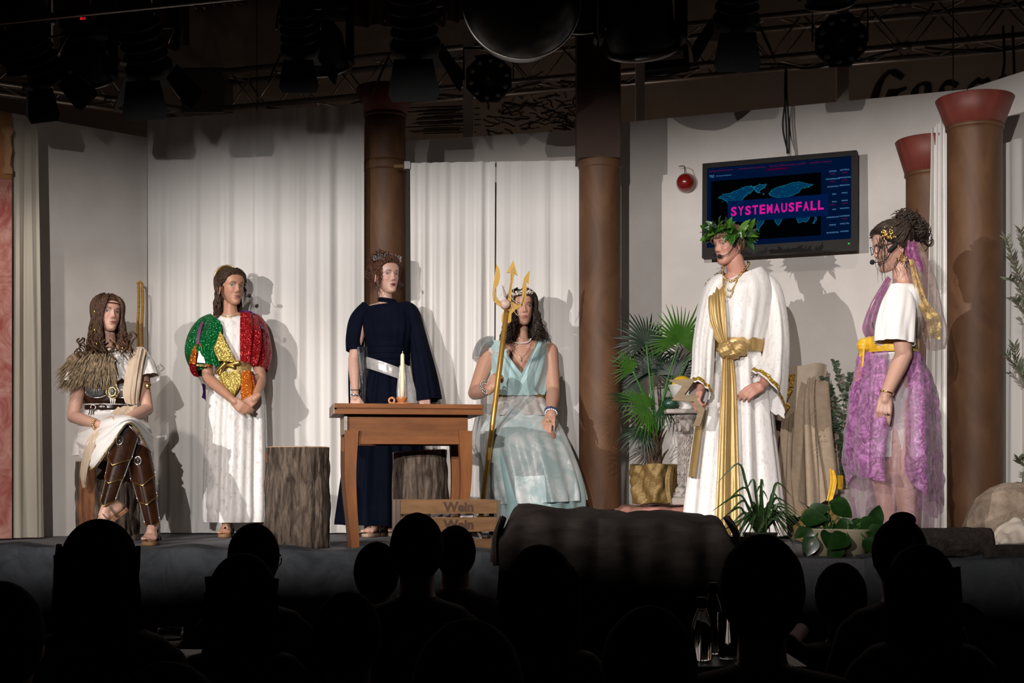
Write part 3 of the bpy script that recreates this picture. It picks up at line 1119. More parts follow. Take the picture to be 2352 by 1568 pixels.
def led_par(px, py, Y, r, label):
    c = P(px, py, Y)
    d = V((-c.x * .06 - .05, -1, -.22))
    R = ori(d)
    t = thing('led_par_lamp', label, 'stage lamp', c + V((0, 0, r)), 'octagonal lens lamps on the truss')
    m = MB(); m.lathe([(r * .7, -.14), (r, -.10), (r, -.01), (r * .95, 0), (.001, 0)], c, 8, R @ Matrix.Rotation(PI / 8, 3, 'Z'))
    part('housing', m, M_BLACK, t, smooth=False)
    ml = mat('led_lens_%d' % px, (.10, .10, .11), .06, coat=1.0)
    for k in range(10):
        a = k * 2 * PI / 10 + .2
        p = c + R @ V((cos(a) * r * .74, sin(a) * r * .74, .004))
        m = MB(); m.lathe([(r * .10, 0), (r * .09, .008), (r * .05, .014), (.001, .016)], p, 14, R)
        part('lens', m, ml, t)
        m = MB(); m.lathe([(r * .085, .006), (r * .115, .006), (r * .115, .012), (r * .085, .012)], p, 14, R, caps=(False, False))
        part('lens_ring', m, M_STEEL, t)
    m = MB(); m.lathe([(r * .34, 0), (r * .34, .01), (r * .30, .012), (.001, .012)], c, 20, R)
    part('centre_disc', m, M_BLACKM, t)
    m = MB(); p = [c + R @ V((cos(a) * r * .10, sin(a) * r * .10 - r * .02, .014)) for a in (PI / 2, PI / 2 + 2.094, PI / 2 + 4.189)]
    m.add(p, [(0, 1, 2)]); part('warning_triangle', m, mat('warning_yellow_%d' % px, (.20, .11, .01), .5), t, smooth=False)
    m = MB(); m.tube([c + V((-r * 1.02, .03, 0)), c + V((-r * 1.02, .03, r * 1.3)), c + V((r * 1.02, .03, r * 1.3)), c + V((r * 1.02, .03, 0))], .012, 6, flat=.4)
    part('yoke', m, M_BLACK, t)


led_par(1122, 180, 9.6, .165, 'black octagonal lamp with a ring of lenses beside the glass globe')
led_par(1932, 92, 9.0, .172, 'black octagonal lamp with a ring of lenses above the monitor')

# strip light
c = P(1522, 133, 9.9)
t = thing('strip_light', 'small black strip light with a row of pale diodes on the truss', 'stage lamp', c)
Rz = Matrix.Rotation(-.16, 3, 'Z') @ Matrix.Rotation(-.06, 3, 'Y')
m = MB(); m.box(c + Rz @ V((0, .06, 0)), (.36, .12, .17), Rz, bev=.012); part('housing', m, M_BLACK, t)
m = MB(); m.box(c + Rz @ V((0, -.006, .01)), (.29, .01, .05), Rz); part('diode_panel', m, mat('pale_panel', (.34, .31, .28), .5), t, smooth=False)
for k in range(8):
    m = MB(); m.ell(c + Rz @ V((-.115 + k * .033, -.013, .01)), (.011, .005, .011)); part('diode', m, mat('diode_%d' % k, (.16, .145, .13), .3) if k == 0 else MATS['diode_0'], t)

# glass globe
M_GLOBE, nt, b = nodes('smoked_glass_globe')
b.inputs['Base Color'].default_value = (.006, .005, .0045, 1)
b.inputs['Roughness'].default_value = .3
b.inputs['Specular IOR Level'].default_value = .12
c = P(1197, 4, 7.2)
t = thing('pendant_globe', 'big dark glass globe lamp hanging over the stage edge with a bright ring for its lit rim', 'globe lamp', c)
m = MB(); m.ell(c, (.2975, .2975, .2975), None, 48, 32); part('globe', m, M_GLOBE, t)
m = MB(); m.lathe([(.05, .287), (.06, .29), (.06, .36), (.01, .38), (.01, 1.7)], c, 20); part('suspension', m, M_BLACK, t)
RR = ori((.05, -1, .08))
m = MB()
rg = []
for k in range(64):
    a = k * 2 * PI / 64
    rg.append(c + RR @ V((cos(a) * .2995, sin(a) * .2995, 0)))
m.tube(rg, .0045, 8, closed=True)
part('rim', m, mat('rim_highlight', (.75, .70, .66), .3, metal=.9), t)  # pale ring stands in for the light caught on the globe's edge

# house lamps behind the audience that light the stage, each shuttered by barn doors
def house_lamp(L, tg, label):
    d = (V(tg) - L).normalized()
    R = ori(d)
    t = thing('front_profile_lamp', label, 'stage lamp', L + V((0, 0, .3)))
    m = MB(); m.lathe([(.14, -.5), (.15, -.45), (.15, -.06), (.148, -.06), (.145, -.44), (.12, -.48)], L, 24, R); part('housing', m, M_BLACK, t)
    # shutters cut the beam at the top of the set and at the stage edge
    for nm, ang, dist, up in (('top_shutter', 0.06, .55, 1), ('bottom_shutter', None, .6, -1)):
        sd = R @ V((1, 0, 0))
        hd = V((d.x, d.y, 0)).normalized()
        slope = SHUT[nm]
        p = L + hd * dist + V((0, 0, slope * dist))
        m = MB()
        e = V((0, 0, .30 * up))
        sd = V((hd.y, -hd.x, 0))
        tl = V((0, 0, (SHUT['tilt'] if up < 0 else SHUT['ttilt']) * .55))
        q = [p - sd * .55 - tl, p + sd * .55 + tl, p + sd * .55 + e - hd * .05, p - sd * .55 + e - hd * .05]
        m.add(q + [x + hd * .004 for x in q], [(0, 1, 2, 3), (7, 6, 5, 4), (0, 4, 5, 1), (1, 5, 6, 2), (2, 6, 7, 3), (3, 7, 4, 0)])
        part(nm, m, M_BLACKM, t, smooth=False)
    if 'left' in SHUT:
        hd = V((d.x, d.y, 0)).normalized(); sd = V((hd.y, -hd.x, 0))
        p = L + hd * .55 + sd * SHUT['left'] * .55
        q = [p + V((0, 0, -.5)), p - sd * .3 + V((0, 0, -.5)), p - sd * .3 + V((0, 0, .5)), p + V((0, 0, .5))]
        m = MB(); m.add(q + [x + hd * .004 for x in q], [(0, 1, 2, 3), (7, 6, 5, 4), (0, 4, 5, 1), (1, 5, 6, 2), (2, 6, 7, 3), (3, 7, 4, 0)])
        part('side_shutter', m, M_BLACKM, t, smooth=False)
    m = MB(); m.tube([L + V((0, 0, .15)), V((L.x, L.y, 5.39))], .02, 8); part('hanger', m, M_STEEL, t)


SHUT = {'top_shutter': .036, 'bottom_shutter': -.228, 'tilt': .06, 'ttilt': .07, 'left': -0.230}
house_lamp(KEY, (0.2, 8.6, 2.15), 'black profile lamp hung high at the side of the hall, aimed at the stage')
SHUT = {'top_shutter': .032, 'bottom_shutter': -.228, 'tilt': .05, 'ttilt': .05}
house_lamp(FILL, (0.2, 8.6, 2.15), 'black profile lamp hung high behind the audience, aimed at the stage')

for p_, e_ in ADDED_LIGHTS:  # sockets and cords made up for the added lights
    t = thing('added_back_lamp', 'added unseen lamp hung behind the set wall near ' + {-1.9: 'the tall curtains', .5: 'the curtain rod', 2.9: 'the monitor', -3.3: 'the short truss'}[round(p_.x, 1)], 'lamp', p_ + V((0, 0, .07)))
    m = MB(); m.lathe([(.02, .06), (.025, .07), (.025, .12), (.008, .14), (.008, .3)], p_, 14); part('socket', m, M_BLACK, t)
    m = MB(); m.tube([p_ + V((0, 0, .3)), V((p_.x, p_.y, 5.39))], .004, 6); part('cord', m, M_CABLE, t)
# ================================================================== people: builders
def remesh(mb, voxel=.005, smooth=3):
    me = mb.mesh('raw')
    o = bpy.data.objects.new('raw', me)
    COL.objects.link(o)
    r = o.modifiers.new('r', 'REMESH'); r.mode = 'VOXEL'; r.voxel_size = voxel; r.adaptivity = 0
    sm = o.modifiers.new('s', 'SMOOTH'); sm.factor = .5; sm.iterations = smooth
    dg = bpy.context.evaluated_depsgraph_get()
    out = bpy.data.meshes.new_from_object(o.evaluated_get(dg))
    bpy.data.objects.remove(o); bpy.data.meshes.remove(me)
    out.polygons.foreach_set('use_smooth', [True] * len(out.polygons))
    return out


HEAD_W = [(-.112, .012), (-.106, .026), (-.095, .036), (-.08, .046), (-.06, .055), (-.045, .060), (-.03, .0635), (-.01, .0675), (.01, .0705), (.03, .073), (.05, .0735), (.07, .069), (.09, .055), (.103, .036), (.112, .010)]
HEAD_F = [(-.112, .062), (-.106, .074), (-.095, .0795), (-.08, .078), (-.06, .0795), (-.03, .081), (0, .082), (.03, .087), (.05, .086), (.07, .078), (.09, .058), (.103, .034), (.112, .004)]
HEAD_B = [(-.112, .040), (-.106, .018), (-.095, -.012), (-.08, -.036), (-.06, -.056), (-.03, -.076), (0, -.090), (.03, -.099), (.05, -.100), (.07, -.092), (.09, -.072), (.103, -.047), (.112, -.012)]


def lut(tab):
    sm = spline(tab, 12)
    out = []
    for k in range(225):
        out.append(interp(sm, -.112 + k * .001))
    # soften kinks
    for _ in range(6):
        out = [out[0]] + [(out[i - 1] + 2 * out[i] + out[i + 1]) / 4 for i in range(1, 224)] + [out[-1]]
    return out


def lk(L, z):
    x = max(0.0, min(223.999, (z + .112) * 1000))
    i = int(x)
    return L[i] + (L[i + 1] - L[i]) * (x - i)


HEAD_C = [(-.112, .051), (-.106, .046), (-.095, .034), (-.08, .021), (-.06, .010), (-.03, .0), (0, -.004), (.112, -.004)]
LW_, LF_, LB_, LC_ = lut(HEAD_W), lut(HEAD_F), lut(HEAD_B), lut(HEAD_C)


def g2(x, z, cx, cz, sx, sz):
    return math.exp(-((x - cx) / sx) ** 2 - ((z - cz) / sz) ** 2)


def head_surface(ph, z, feat=True, jaw=1.0, nose=.72):
    """ph 0 = face forward (+y); returns local point"""
    w_ = lk(LW_, z); f = lk(LF_, z); b = lk(LB_, z)
    if z < -.04:
        w_ *= lerp(1, jaw, sst(-.04, -.09, z))
    yc = min(f - .002, max(b + .002, lk(LC_, z)))
    s, c = sin(ph), cos(ph)
    x = w_ * math.copysign(abs(s) ** .92, s)
    y = yc + ((f - yc) * math.copysign(abs(c) ** .80, c) if c > 0 else (yc - b) * c)
    if feat and c > .05:
        ax = abs(x)
        k = sst(.05, .4, c)
        d = 0.0
        if -.046 < z < .03:
            if z > -.026:
                u = (.024 - z) / .05
                hgt = lerp(.002, .0215, max(0, min(1, u)) ** 1.15)
            else:
                hgt = .0215 * sst(-.043, -.026, z)
            sg = lerp(.0075, .0115, max(0, min(1, (.02 - z) / .045)))
            d += nose * hgt * math.exp(-(x / (sg * .92)) ** 2)
        d += .0085 * nose * g2(ax, z, .0115, -.030, .006, .0075)
        d -= .0085 * g2(ax, z, .031, .003, .0165, .0105)
        d += .0065 * g2(ax, z, .031, .002, .0125, .0075)
        d += .0035 * g2(ax, z, .03, .022, .022, .007)
        d += .0045 * g2(ax, z, .044, -.024, .018, .016)
        d -= .003 * g2(ax, z, .034, -.055, .013, .02)
        d += .0052 * g2(x, z, 0, -.0565, .017, .0042)
        d += .0065 * g2(x, z, 0, -.067, .015, .0050)
        d -= .0042 * g2(x, z, 0, -.0617, .021, .0017)
        d -= .0045 * g2(x, z, 0, -.0775, .018, .0055)
        d += .005 * g2(x, z, 0, -.094, .015, .012)
        y += d * k
    return V((x, y, z))


def mixc(a, b, t):
    return tuple(lerp(p, q, t) for p, q in zip(a, b))


def face_tone(p, st):
    sk = st['skin']
    c = sk
    x, y, z = p
    ax = abs(x)
    if y < .02:
        return c
    c = mixc(c, st['blush'], .45 * g2(ax, z, .043, -.026, .020, .017))
    c = mixc(c, st['blush'], .30 * g2(x, z, 0, -.025, .012, .012))
    c = mixc(c, mixc(sk, (.12, .05, .04), .5), .55 * g2(ax, z, .031, .008, .019, .008) * st.get('shadow', 1))
    if 'glit' in st:
        c = mixc(c, st['glit'], .9 * g2(ax, z, .041, .026, .013, .007))
    # brow
    bz = .0205 + .005 * sst(.012, .036, ax) - .006 * sst(.036, .05, ax)
    if .012 < ax < .050:
        c = mixc(c, st['brow'], .95 * math.exp(-((z - bz) / .0040) ** 2) * sst(.012, .018, ax) * (1 - sst(.042, .05, ax)))
    # eye opening
    ex = (ax - .031) / .0145
    if abs(ex) < 1:
        up = .0047 * (1 - ex * ex) ** .7 * st.get('open', 1); lo = -.0036 * (1 - ex * ex) ** .8 * st.get('open', 1)
        zz = z - .0025
        if lo < zz < up:
            gx = st.get('gaze', 0) * .004
            sx = (x - math.copysign(.031, x) - gx)
            rr = math.hypot(sx, zz - .0006)
            c = (.46, .40, .37)
            if rr < .0058:
                c = st['iris']
            if rr < .0026:
                c = (.01, .01, .01)
        elif up <= zz < up + .0028:
            c = mixc((.025, .012, .01), c, sst(.0014, .0028, zz - up) * .8)
        elif lo - .0014 < zz <= lo:
            c = mixc(c, (.08, .03, .025), .6)
    # lips
    lw = .021
    u = ax / lw
    if u < 1:
        top = -.0617 + .0075 * (1 - u ** 1.6) - .0012 * math.exp(-(x / .003) ** 2)
        bot = -.0617 - .0095 * (1 - u * u)
        if bot < z < top:
            c = mixc(st['lips'], (.05, .012, .012), .75 * math.exp(-((z + .0617) / .0011) ** 2))
    for nx in (-.0075, .0075):
        c = mixc(c, (.05, .015, .012), .8 * g2(x, z, nx, -.0395, .0035, .0022))
    return c


def head_mesh(mb, tones, M4, st, ears=True, neckless=False):
    """adds the head (and ears) to mb; appends a tone for every vertex"""
    NZ, NP = 116, 132
    rows = []
    jaw = st.get('jaw', .88)
    angs = []
    for i in range(NP):
        u = i / NP * 2 - 1
        angs.append(PI * (.62 * u + .38 * u ** 3))
    for j in range(NZ):
        z = lerp(-.1118, .1118, j / (NZ - 1))
        rows.append([head_surface(a, z, True, jaw, st.get('nose', .72)) for a in angs])
    flat = [p for r in rows for p in r]
    n0 = len(mb.v)
    mb.loft([[M4 @ p for p in r] for r in rows])
    for p in flat:
        tones.append(face_tone(p, st))
    tones.extend([st['skin']] * (len(mb.v) - n0 - len(flat)))
    if ears:
        for sd in (-1, 1):
            n1 = len(mb.v)

            def fn(p):
                q = p.copy()
                r = math.hypot(p.y / .0175, p.z / .031)
                q.x += -.006 * math.exp(-((r - .35) / .3) ** 2) if p.x > 0 else 0
                if p.z < 0:
                    q.y *= 1 + p.z * 12
                return q
            R = Matrix.Rotation(sd * -.32, 3, 'Z') if sd > 0 else Matrix.Rotation(.32 + PI, 3, 'Z')
            R = Matrix.Rotation(-.15 * 1, 3, 'X') @ R
            mb.ell(V((0, 0, 0)), (.0075, .0175, .031), R, 20, 14, fn)
            for k in range(n1, len(mb.v)):
                p = V(mb.v[k]) + V((sd * .0735, -.010, -.010))
                mb.v[k] = tuple(M4 @ p)
            tones.extend([mixc(st['skin'], st['blush'], .35)] * (len(mb.v) - n1))


def head_frame(c, yaw, pitch=0, roll=0, s=1.0):
    """yaw 0 faces the camera, + turns towards +X"""
    return Matrix.Translation(c) @ Matrix.Rotation(PI + math.radians(yaw), 4, 'Z') @ Matrix.Rotation(math.radians(pitch), 4, 'X') @ Matrix.Rotation(math.radians(roll), 4, 'Y') @ Matrix.Scale(s, 4)


def hand(mb, wrist, d, n, s=1.0, curl=(.5, .6, .7, .8), side=1, spread=.06, thumb=(.6, .5)):
    """d: wrist->knuckles, n: back-of-hand normal, side: +1 when the thumb lies along n x d"""
    d = V(d).normalized(); n = V(n); n = (n - d * n.dot(d)).normalized()
    l = n.cross(d) * side           # towards the thumb
    w0 = V(wrist)
    mb.cap(w0 - d * .02 * s, w0 + d * .02 * s, .021 * s, .024 * s, 12)
    for k in range(4):
        off = (1.5 - k) * .0185 * s
        mb.cap(w0 + d * .018 * s + l * off * .75, w0 + d * .078 * s + l * off, .0125 * s, .0115 * s, 10)
    L = [(.040, .025, .020), (.044, .028, .021), (.041, .026, .020), (.032, .020, .018)]
    for k in range(4):
        off = (1.5 - k) * .0190 * s
        p = w0 + d * .080 * s + l * off
        a = 0
        for i in range(3):
            a += curl[k] * (1.0, 1.15, .75)[i]
            dv = (d * cos(a) - n * sin(a) + l * (1.5 - k) * spread * (1 if i == 0 else .6)).normalized()
            q = p + dv * L[k][i] * s
            r0 = (.0092, .0085, .0076)[i] * s * (.88 if k == 3 else 1)
            mb.cap(p, q, r0, r0 * .9, 10)
            p = q
    b = w0 + d * .025 * s + l * .022 * s
    t1 = (d * cos(thumb[0]) + l * sin(thumb[0]) - n * .35).normalized()
    t2 = (d * cos(thumb[0] * .4) + l * sin(thumb[0] * .35) - n * thumb[1]).normalized()
    mb.cap(w0 + d * .012 * s + l * .012 * s, b + t1 * .02 * s, .014 * s, .0125 * s, 10)
    q = b + t1 * .045 * s
    mb.cap(b, q, .0125 * s, .0105 * s, 10)
    mb.cap(q, q + t2 * .032 * s, .0103 * s, .0088 * s, 10)


def foot(mb, ankle, d, s=1.0, up=(0, 0, 1)):
    """d: heel->toe direction"""
    d = V(d).normalized(); up = V(up); sd = up.cross(d).normalized(); up = d.cross(sd)
    a = V(ankle)
    heel = a - d * .03 * s - up * .055 * s
    ball = a + d * .115 * s - up * .072 * s
    mb.cap(a, heel, .033 * s, .030 * s, 12)
    mb.cap(a, a + d * .07 * s - up * .045 * s, .033 * s, .028 * s, 12)
    mb.cap(heel, ball, .029 * s, .022 * s, 12)
    for k in (-1, 1):
        mb.cap(a + d * .06 * s - up * .055 * s + sd * .012 * k * s, ball + sd * .022 * k * s, .024 * s, .018 * s, 12)
    for k in range(5):
        off = (k - 2) * .0165 * s
        p = ball + sd * off + d * (.004 - .006 * abs(k - 1)) * s
        r = (.0125 if k == 0 else .009) * s
        mb.cap(p, p + d * (.042 - .004 * k) * s - up * .002 * s, r, r * .85, 10)


def limb(mb, pts, rs, n=14):
    for i in range(len(pts) - 1):
        mb.cap(pts[i], pts[i + 1], rs[i], rs[i + 1], n)


def leg(mb, hip, knee, ankle, s=1.0, back=(0, 1, 0)):
    hip, knee, ankle, back = V(hip), V(knee), V(ankle), V(back)
    limb(mb, [hip, hip.lerp(knee, .5), knee], [.082 * s, .068 * s, .052 * s])
    limb(mb, [knee, knee.lerp(ankle, .30) + back * .018 * s, knee.lerp(ankle, .62) + back * .010 * s, ankle], [.050 * s, .053 * s, .041 * s, .031 * s])


def arm(mb, sh, el, wr, s=1.0):
    sh, el, wr = V(sh), V(el), V(wr)
    limb(mb, [sh, sh.lerp(el, .45), el], [.046 * s, .042 * s, .036 * s])
    limb(mb, [el, el.lerp(wr, .3), wr], [.036 * s, .037 * s, .0235 * s])


def torso(mb, pelvis, neck, right, s=1.0, female=True, lean=0.0, wide=1.0):
    """pelvis = centre of the hips, neck = base of the neck; right = unit vector to the body's one side"""
    pelvis, neck = V(pelvis), V(neck)
    ax = (neck - pelvis); H = ax.length; ax.normalize()
    r = V(right); r = (r - ax * r.dot(ax)).normalized(); f = r.cross(ax)
    if female:
        prof = [(-.10, .08, .08), (-.04, .15, .115), (.04, .168, .12), (.22, .150, .105), (.38, .122, .088), (.52, .128, .095), (.66, .142, .112), (.78, .145, .100), (.90, .135, .078), (.965, .085, .058), (1.0, .058, .055)]
    else:
        prof = [(-.10, .08, .08), (-.04, .145, .11), (.04, .158, .115), (.22, .148, .105), (.38, .145, .098), (.52, .152, .105), (.66, .165, .115), (.78, .172, .108), (.90, .160, .085), (.965, .10, .065), (1.0, .064, .06)]
    rings = []
    for t, a, b in spline(prof, 3):
        c = pelvis + ax * H * t
        rings.append([c + r * a * s * wide * cos(q * PI / 12) + f * b * s * sin(q * PI / 12) for q in range(24)])
    mb.loft(rings)
    return r, f, ax


def finish_body(name, mb, st, M4, parent, voxel=.005, neck=None, body_tones=None):
    me = remesh(mb, voxel)
    n0 = len(me.vertices)
    hb = MB(); tones = []
    head_mesh(hb, tones, M4, st)
    bm = bmesh.new()
    bm.from_mesh(me)
    hm = hb.mesh('head')
    bm.from_mesh(hm)
    bm.to_mesh(me)
    bm.free()
    bpy.data.meshes.remove(hm)
    me.polygons.foreach_set('use_smooth', [True] * len(me.polygons))
    ca = me.color_attributes.new('tone', 'FLOAT_COLOR', 'POINT')
    arr = []
    sk = st['skin']
    for k in range(n0):
        if body_tones:
            c = body_tones(me.vertices[k].co, sk)
        else:
            c = sk
        arr.extend((c[0], c[1], c[2], 1))
    for c in tones:
        arr.extend((c[0], c[1], c[2], 1))
    ca.data.foreach_set('color', arr)
    me.materials.clear()
    me.materials.append(M_SKIN)
    return part(name, me, M_SKIN, parent)


M_SKIN = skinmat('skin')

# ---------------------------------------------------------------- hair
def scalp(M4, off, hairline, seed=0, lump=.004, zlo=-.085):
    """shell over the skull; hairline(ph) -> lowest z of the hair at azimuth ph"""
    NP, NZ = 72, 40
    mb = MB()
    rnd = random.Random(seed)
    p1, p2 = rnd.uniform(0, 6), rnd.uniform(0, 6)
    rows = []
    for j in range(NZ):
        row = []
        for i in range(NP):
            ph = i / NP * 2 * PI - PI
            lo = hairline(ph)
            z = lerp(lo, .1115, (j / (NZ - 1)) ** .8)
            p = head_surface(ph, z, False)
            c = V((0, -.006, .01))
            n = V((p.x / .07, (p.y - c.y) / .09, (p.z - .01) / .11)).normalized()
            edge = sst(0, .12, j / (NZ - 1))
            o = off * edge - .002 * (1 - edge)
            o += lump * (sin(ph * 19 + p1 + z * 30) + sin(ph * 31 + p2)) * .5 * edge
            row.append(M4 @ (p + n * o))
        rows.append(row)
    mb.loft(rows, (False, True))
    return mb


def lock(mb, pts, r, n=6, flat=.55):
    m = len(pts)
    rs = [r * (min(1, .35 + i / m * 3)) * (1 - .85 * max(0, (i / (m - 1) - .55) / .45) ** 1.5) for i in range(m)]
    mb.tube(pts, rs, n, True, flat)


def hang_locks(mb, M4, rnd, n, phr, top, length, r, wave, freq, off=.016, spreadx=1.0, curl_end=0.0, gather=None, back=0.0, part_x=.9):
    """locks start at the parting on top, run down over the skull at azimuth ph and hang straight down in world z"""
    down = (M4.to_3x3().inverted() @ V((0, 0, -1))).normalized()
    n = int(n * 2.3); r = r * .56
    for k in range(n):
        ph = rnd.uniform(*phr)
        pts = []
        z0 = rnd.uniform(*top)
        zl = rnd.uniform(-.055, -.01)
        oo = off * rnd.uniform(.65, 1.35)
        sd = math.copysign(1, ph)
        st_ph = ph * part_x
        for q in range(9):
            t = q / 8
            z = lerp(z0, zl, t)
            p = head_surface(lerp(st_ph, ph, t), z, False)
            nn = V((p.x / .07, (p.y + .006) / .09, (p.z - .01) / .11)).normalized()
            pts.append(p + nn * oo)
        L = length * rnd.uniform(.8, 1.1)
        p0 = pts[-1]
        outv = V((p0.x, p0.y, 0)).normalized()
        w1, w2 = rnd.uniform(0, 6.28), rnd.uniform(0, 6.28)
        fr = freq * rnd.uniform(.75, 1.3)
        N = 22
        for q in range(1, N + 1):
            t = q / N
            amp = wave * (.35 + .9 * t)
            tang = V((-outv.y, outv.x, 0))
            p = p0 + down * L * t + outv * (amp * sin(t * fr * 6.28 + w1) + spreadx * .03 * t) + tang * amp * cos(t * fr * 6.28 + w2)
            p += V((0, -back * t, 0))
            if curl_end and t > .7:
                p += outv * curl_end * ((t - .7) / .3) ** 2
            if gather:
                p = gather(p, t)
            pts.append(p)
        lock(mb, [M4 @ p for p in pts], r * rnd.uniform(.7, 1.25))


def curls(mb, rnd, n, center, rad, R, r=.0035, turns=2.2, cr=.012, length=.05):
    n = int(n * 1.8); r = r * .62
    for k in range(n):
        v = V((rnd.gauss(0, 1), rnd.gauss(0, 1), rnd.gauss(0, 1))).normalized()
        base = V(center) + R @ V((v.x * rad[0], v.y * rad[1], v.z * rad[2])) * rnd.uniform(.55, 1.0)
        ax = (v + V((rnd.gauss(0, .7), rnd.gauss(0, .7), rnd.gauss(0, .7)))).normalized()
        ax = R @ ax
        e1 = ax.orthogonal().normalized(); e2 = ax.cross(e1)
        ph = rnd.uniform(0, 6.28)
        L = length * rnd.uniform(.5, 1.2); c_ = cr * rnd.uniform(.6, 1.3)
        pts = [base + ax * L * (t - .5) + (e1 * cos(ph + t * turns * 6.28) + e2 * sin(ph + t * turns * 6.28)) * c_ for t in [q / 20 for q in range(21)]]
        mb.tube(pts, [r * (1 - .6 * abs(q / 10 - 1) ** 3) for q in range(21)], 5)


def spiral(mb, p0, L, cr, r, turns, sway=(0, 0, 0), n=36, ph=0.0, twin=True):
    r = r * .6
    if twin:
        for k in range(2):
            spiral(mb, V(p0) + V((.003 * k - .002, .002, .002)), L * (.93 - .1 * k), cr * (.75 + .2 * k), r * 1.4, turns * (1.06 - .1 * k), sway, n, ph + .7 + .8 * k, False)
    pts = []
    for q in range(n + 1):
        t = q / n
        pts.append(V(p0) + V((cr * cos(ph + t * turns * 6.28), cr * sin(ph + t * turns * 6.28), -L * t)) + V(sway) * t * t)
    mb.tube(pts, [r * (1 - .75 * (q / n) ** 2) for q in range(n + 1)], 5)


# ---------------------------------------------------------------- cloth
def foldf(seed, ks):
    rnd = random.Random(seed)
    L = [(k, rnd.uniform(0, 6.28), rnd.uniform(.5, 1), rnd.uniform(-1.2, 1.2)) for k in ks]
    S = sum(a for _, _, a, _ in L)

    def f(th, t):
        return sum(a * sin(k * th + p + w_ * t) for k, p, a, w_ in L) / S * 1.6
    return f


def robe(rings, n=120, sub=7, seed=1, ks=(5, 8, 11, 17, 23), yaw=0.0, wob=0.0):
    """rings: (px, py, half width px, Y, depth m, fold amplitude m[, tilt])"""
    f = foldf(seed, ks)
    rr = [tuple(r) + (0.0,) * (7 - len(r)) for r in rings]
    sm = spline(rr, sub)
    rows = []
    N = len(sm)
    for j, (px, py, hw, Y, dp, fa, tilt) in enumerate(sm):
        c = P(px, py, Y)
        rx = hw * Y / F
        row = []
        for i in range(n):
            th = 2 * PI * i / n
            e = fa * f(th, j / N * 3) + wob * sin(j * .7 + 3 * th)
            x = (rx + e) * cos(th); y = (dp + e) * sin(th)
            x, y = x * cos(yaw) - y * sin(yaw), x * sin(yaw) + y * cos(yaw)
            row.append(c + V((x, y, tilt * x / max(rx, .01))))
        rows.append(row)
    mb = MB(); mb.loft(rows, (False, False))
    return mb


def sleeve(pts, rad, n=40, sub=6, seed=1, ks=(3, 5, 8, 13), up=(0, 1, 0), mb=None, caps=(False, False)):
    """pts world, rad: (across, along-up, fold)"""
    f = foldf(seed, ks)
    sm = spline([tuple(p) + tuple(r) for p, r in zip(pts, rad)], sub)
    path = [V(q[:3]) for q in sm]
    fr = frames(path, up)
    rows = []
    N = len(sm)
    for j, q in enumerate(sm):
        t, a, b = fr[j]
        ra, rb, fa = q[3:6]
        rows.append([path[j] + a * (ra + fa * f(2 * PI * i / n, j / N * 3)) * cos(2 * PI * i / n) + b * (rb + fa * f(2 * PI * i / n, j / N * 3)) * sin(2 * PI * i / n) for i in range(n)])
    mb = mb or MB()
    mb.loft(rows, caps)
    return mb


def sheet(ctrl, nu=8, nv=8, amp=0.0, freq=4.0, seed=1, along='v', thick=.0, fine=.0):
    """smooth surface through a control grid (rows of vectors) with folds running along the rows or columns"""
    rows = [[V(p) for p in spline([tuple(p) for p in r], nu)] for r in ctrl]
    cols = list(zip(*rows))
    cols = [[V(p) for p in spline([tuple(p) for p in c], nv)] for c in cols]
    R = [list(r) for r in zip(*cols)]
    m, n = len(R), len(R[0])
    rnd = random.Random(seed)
    p1, p2, p3 = [rnd.uniform(0, 6.28) for _ in range(3)]
    out = []
    for j in range(m):
        row = []
        for i in range(n):
            a = R[j][min(i + 1, n - 1)] - R[j][max(i - 1, 0)]
            b = R[min(j + 1, m - 1)][i] - R[max(j - 1, 0)][i]
            nn = a.cross(b)
            nn = nn.normalized() if nn.length > 1e-12 else V((0, -1, 0))
            if nn.y > 0:
                nn = -nn
            u, v = i / (n - 1), j / (m - 1)
            s_ = u if along == 'v' else v
            o_ = v if along == 'v' else u
            d = amp * (sin(s_ * freq * 6.28 + p1 + o_ * 1.1) + .6 * sin(s_ * freq * 11.3 + p2 - o_ * 1.7) + .35 * sin(s_ * freq * 19.7 + p3 + o_))
            if fine:
                d += fine * noise.noise(R[j][i] * 22 + V((seed, 0, 0)))
            row.append(R[j][i] + nn * d)
        out.append(row)
    mb = MB(); mb.grid(out)
    if thick:
        back = [[p + V((0, thick, 0)) for p in r] for r in out]
        mb.grid([r[::-1] for r in back])
        for r0, r1 in ((out[0], back[0]), (out[-1], back[-1])):
            mb.grid([r0, r1])
        mb.grid([[r[0] for r in out], [r[0] for r in back]])
        mb.grid([[r[-1] for r in out], [r[-1] for r in back]])
    return mb


def PR(spec, Y=None):
    """rows of (px,py[,Y]) to vectors"""
    return [[P(p[0], p[1], p[2] if len(p) > 2 else Y) for p in r] for r in spec]


def headset(M4, parent, side, mats=None, tip=(.030, .088, -.068)):
    """boom microphone: side +1/-1 of the head, ball at tip in head space"""
    m = MB()
    pts = [V((side * .078, -.03, .012)), V((side * .080, .01, .004)), V((side * .079, .035, -.018)), V((side * .070, .062, -.05)), V((side * .055, .085, -.064)), V(tip)]
    m.tube([M4 @ p for p in vs(pts, 5)], .0022, 6)
    o = part('microphone_boom', m, M_BLACKM, parent)
    m = MB(); m.ell(M4 @ V(tip), (.0125, .0125, .0125)); part('microphone_ball', m, M_BLACKM, o)
    m = MB(); m.cap(M4 @ V((side * .081, .016, .004)), M4 @ V((side * .080, .036, -.016)), .008, .008); part('microphone_capsule', m, M_BLACKM, o)


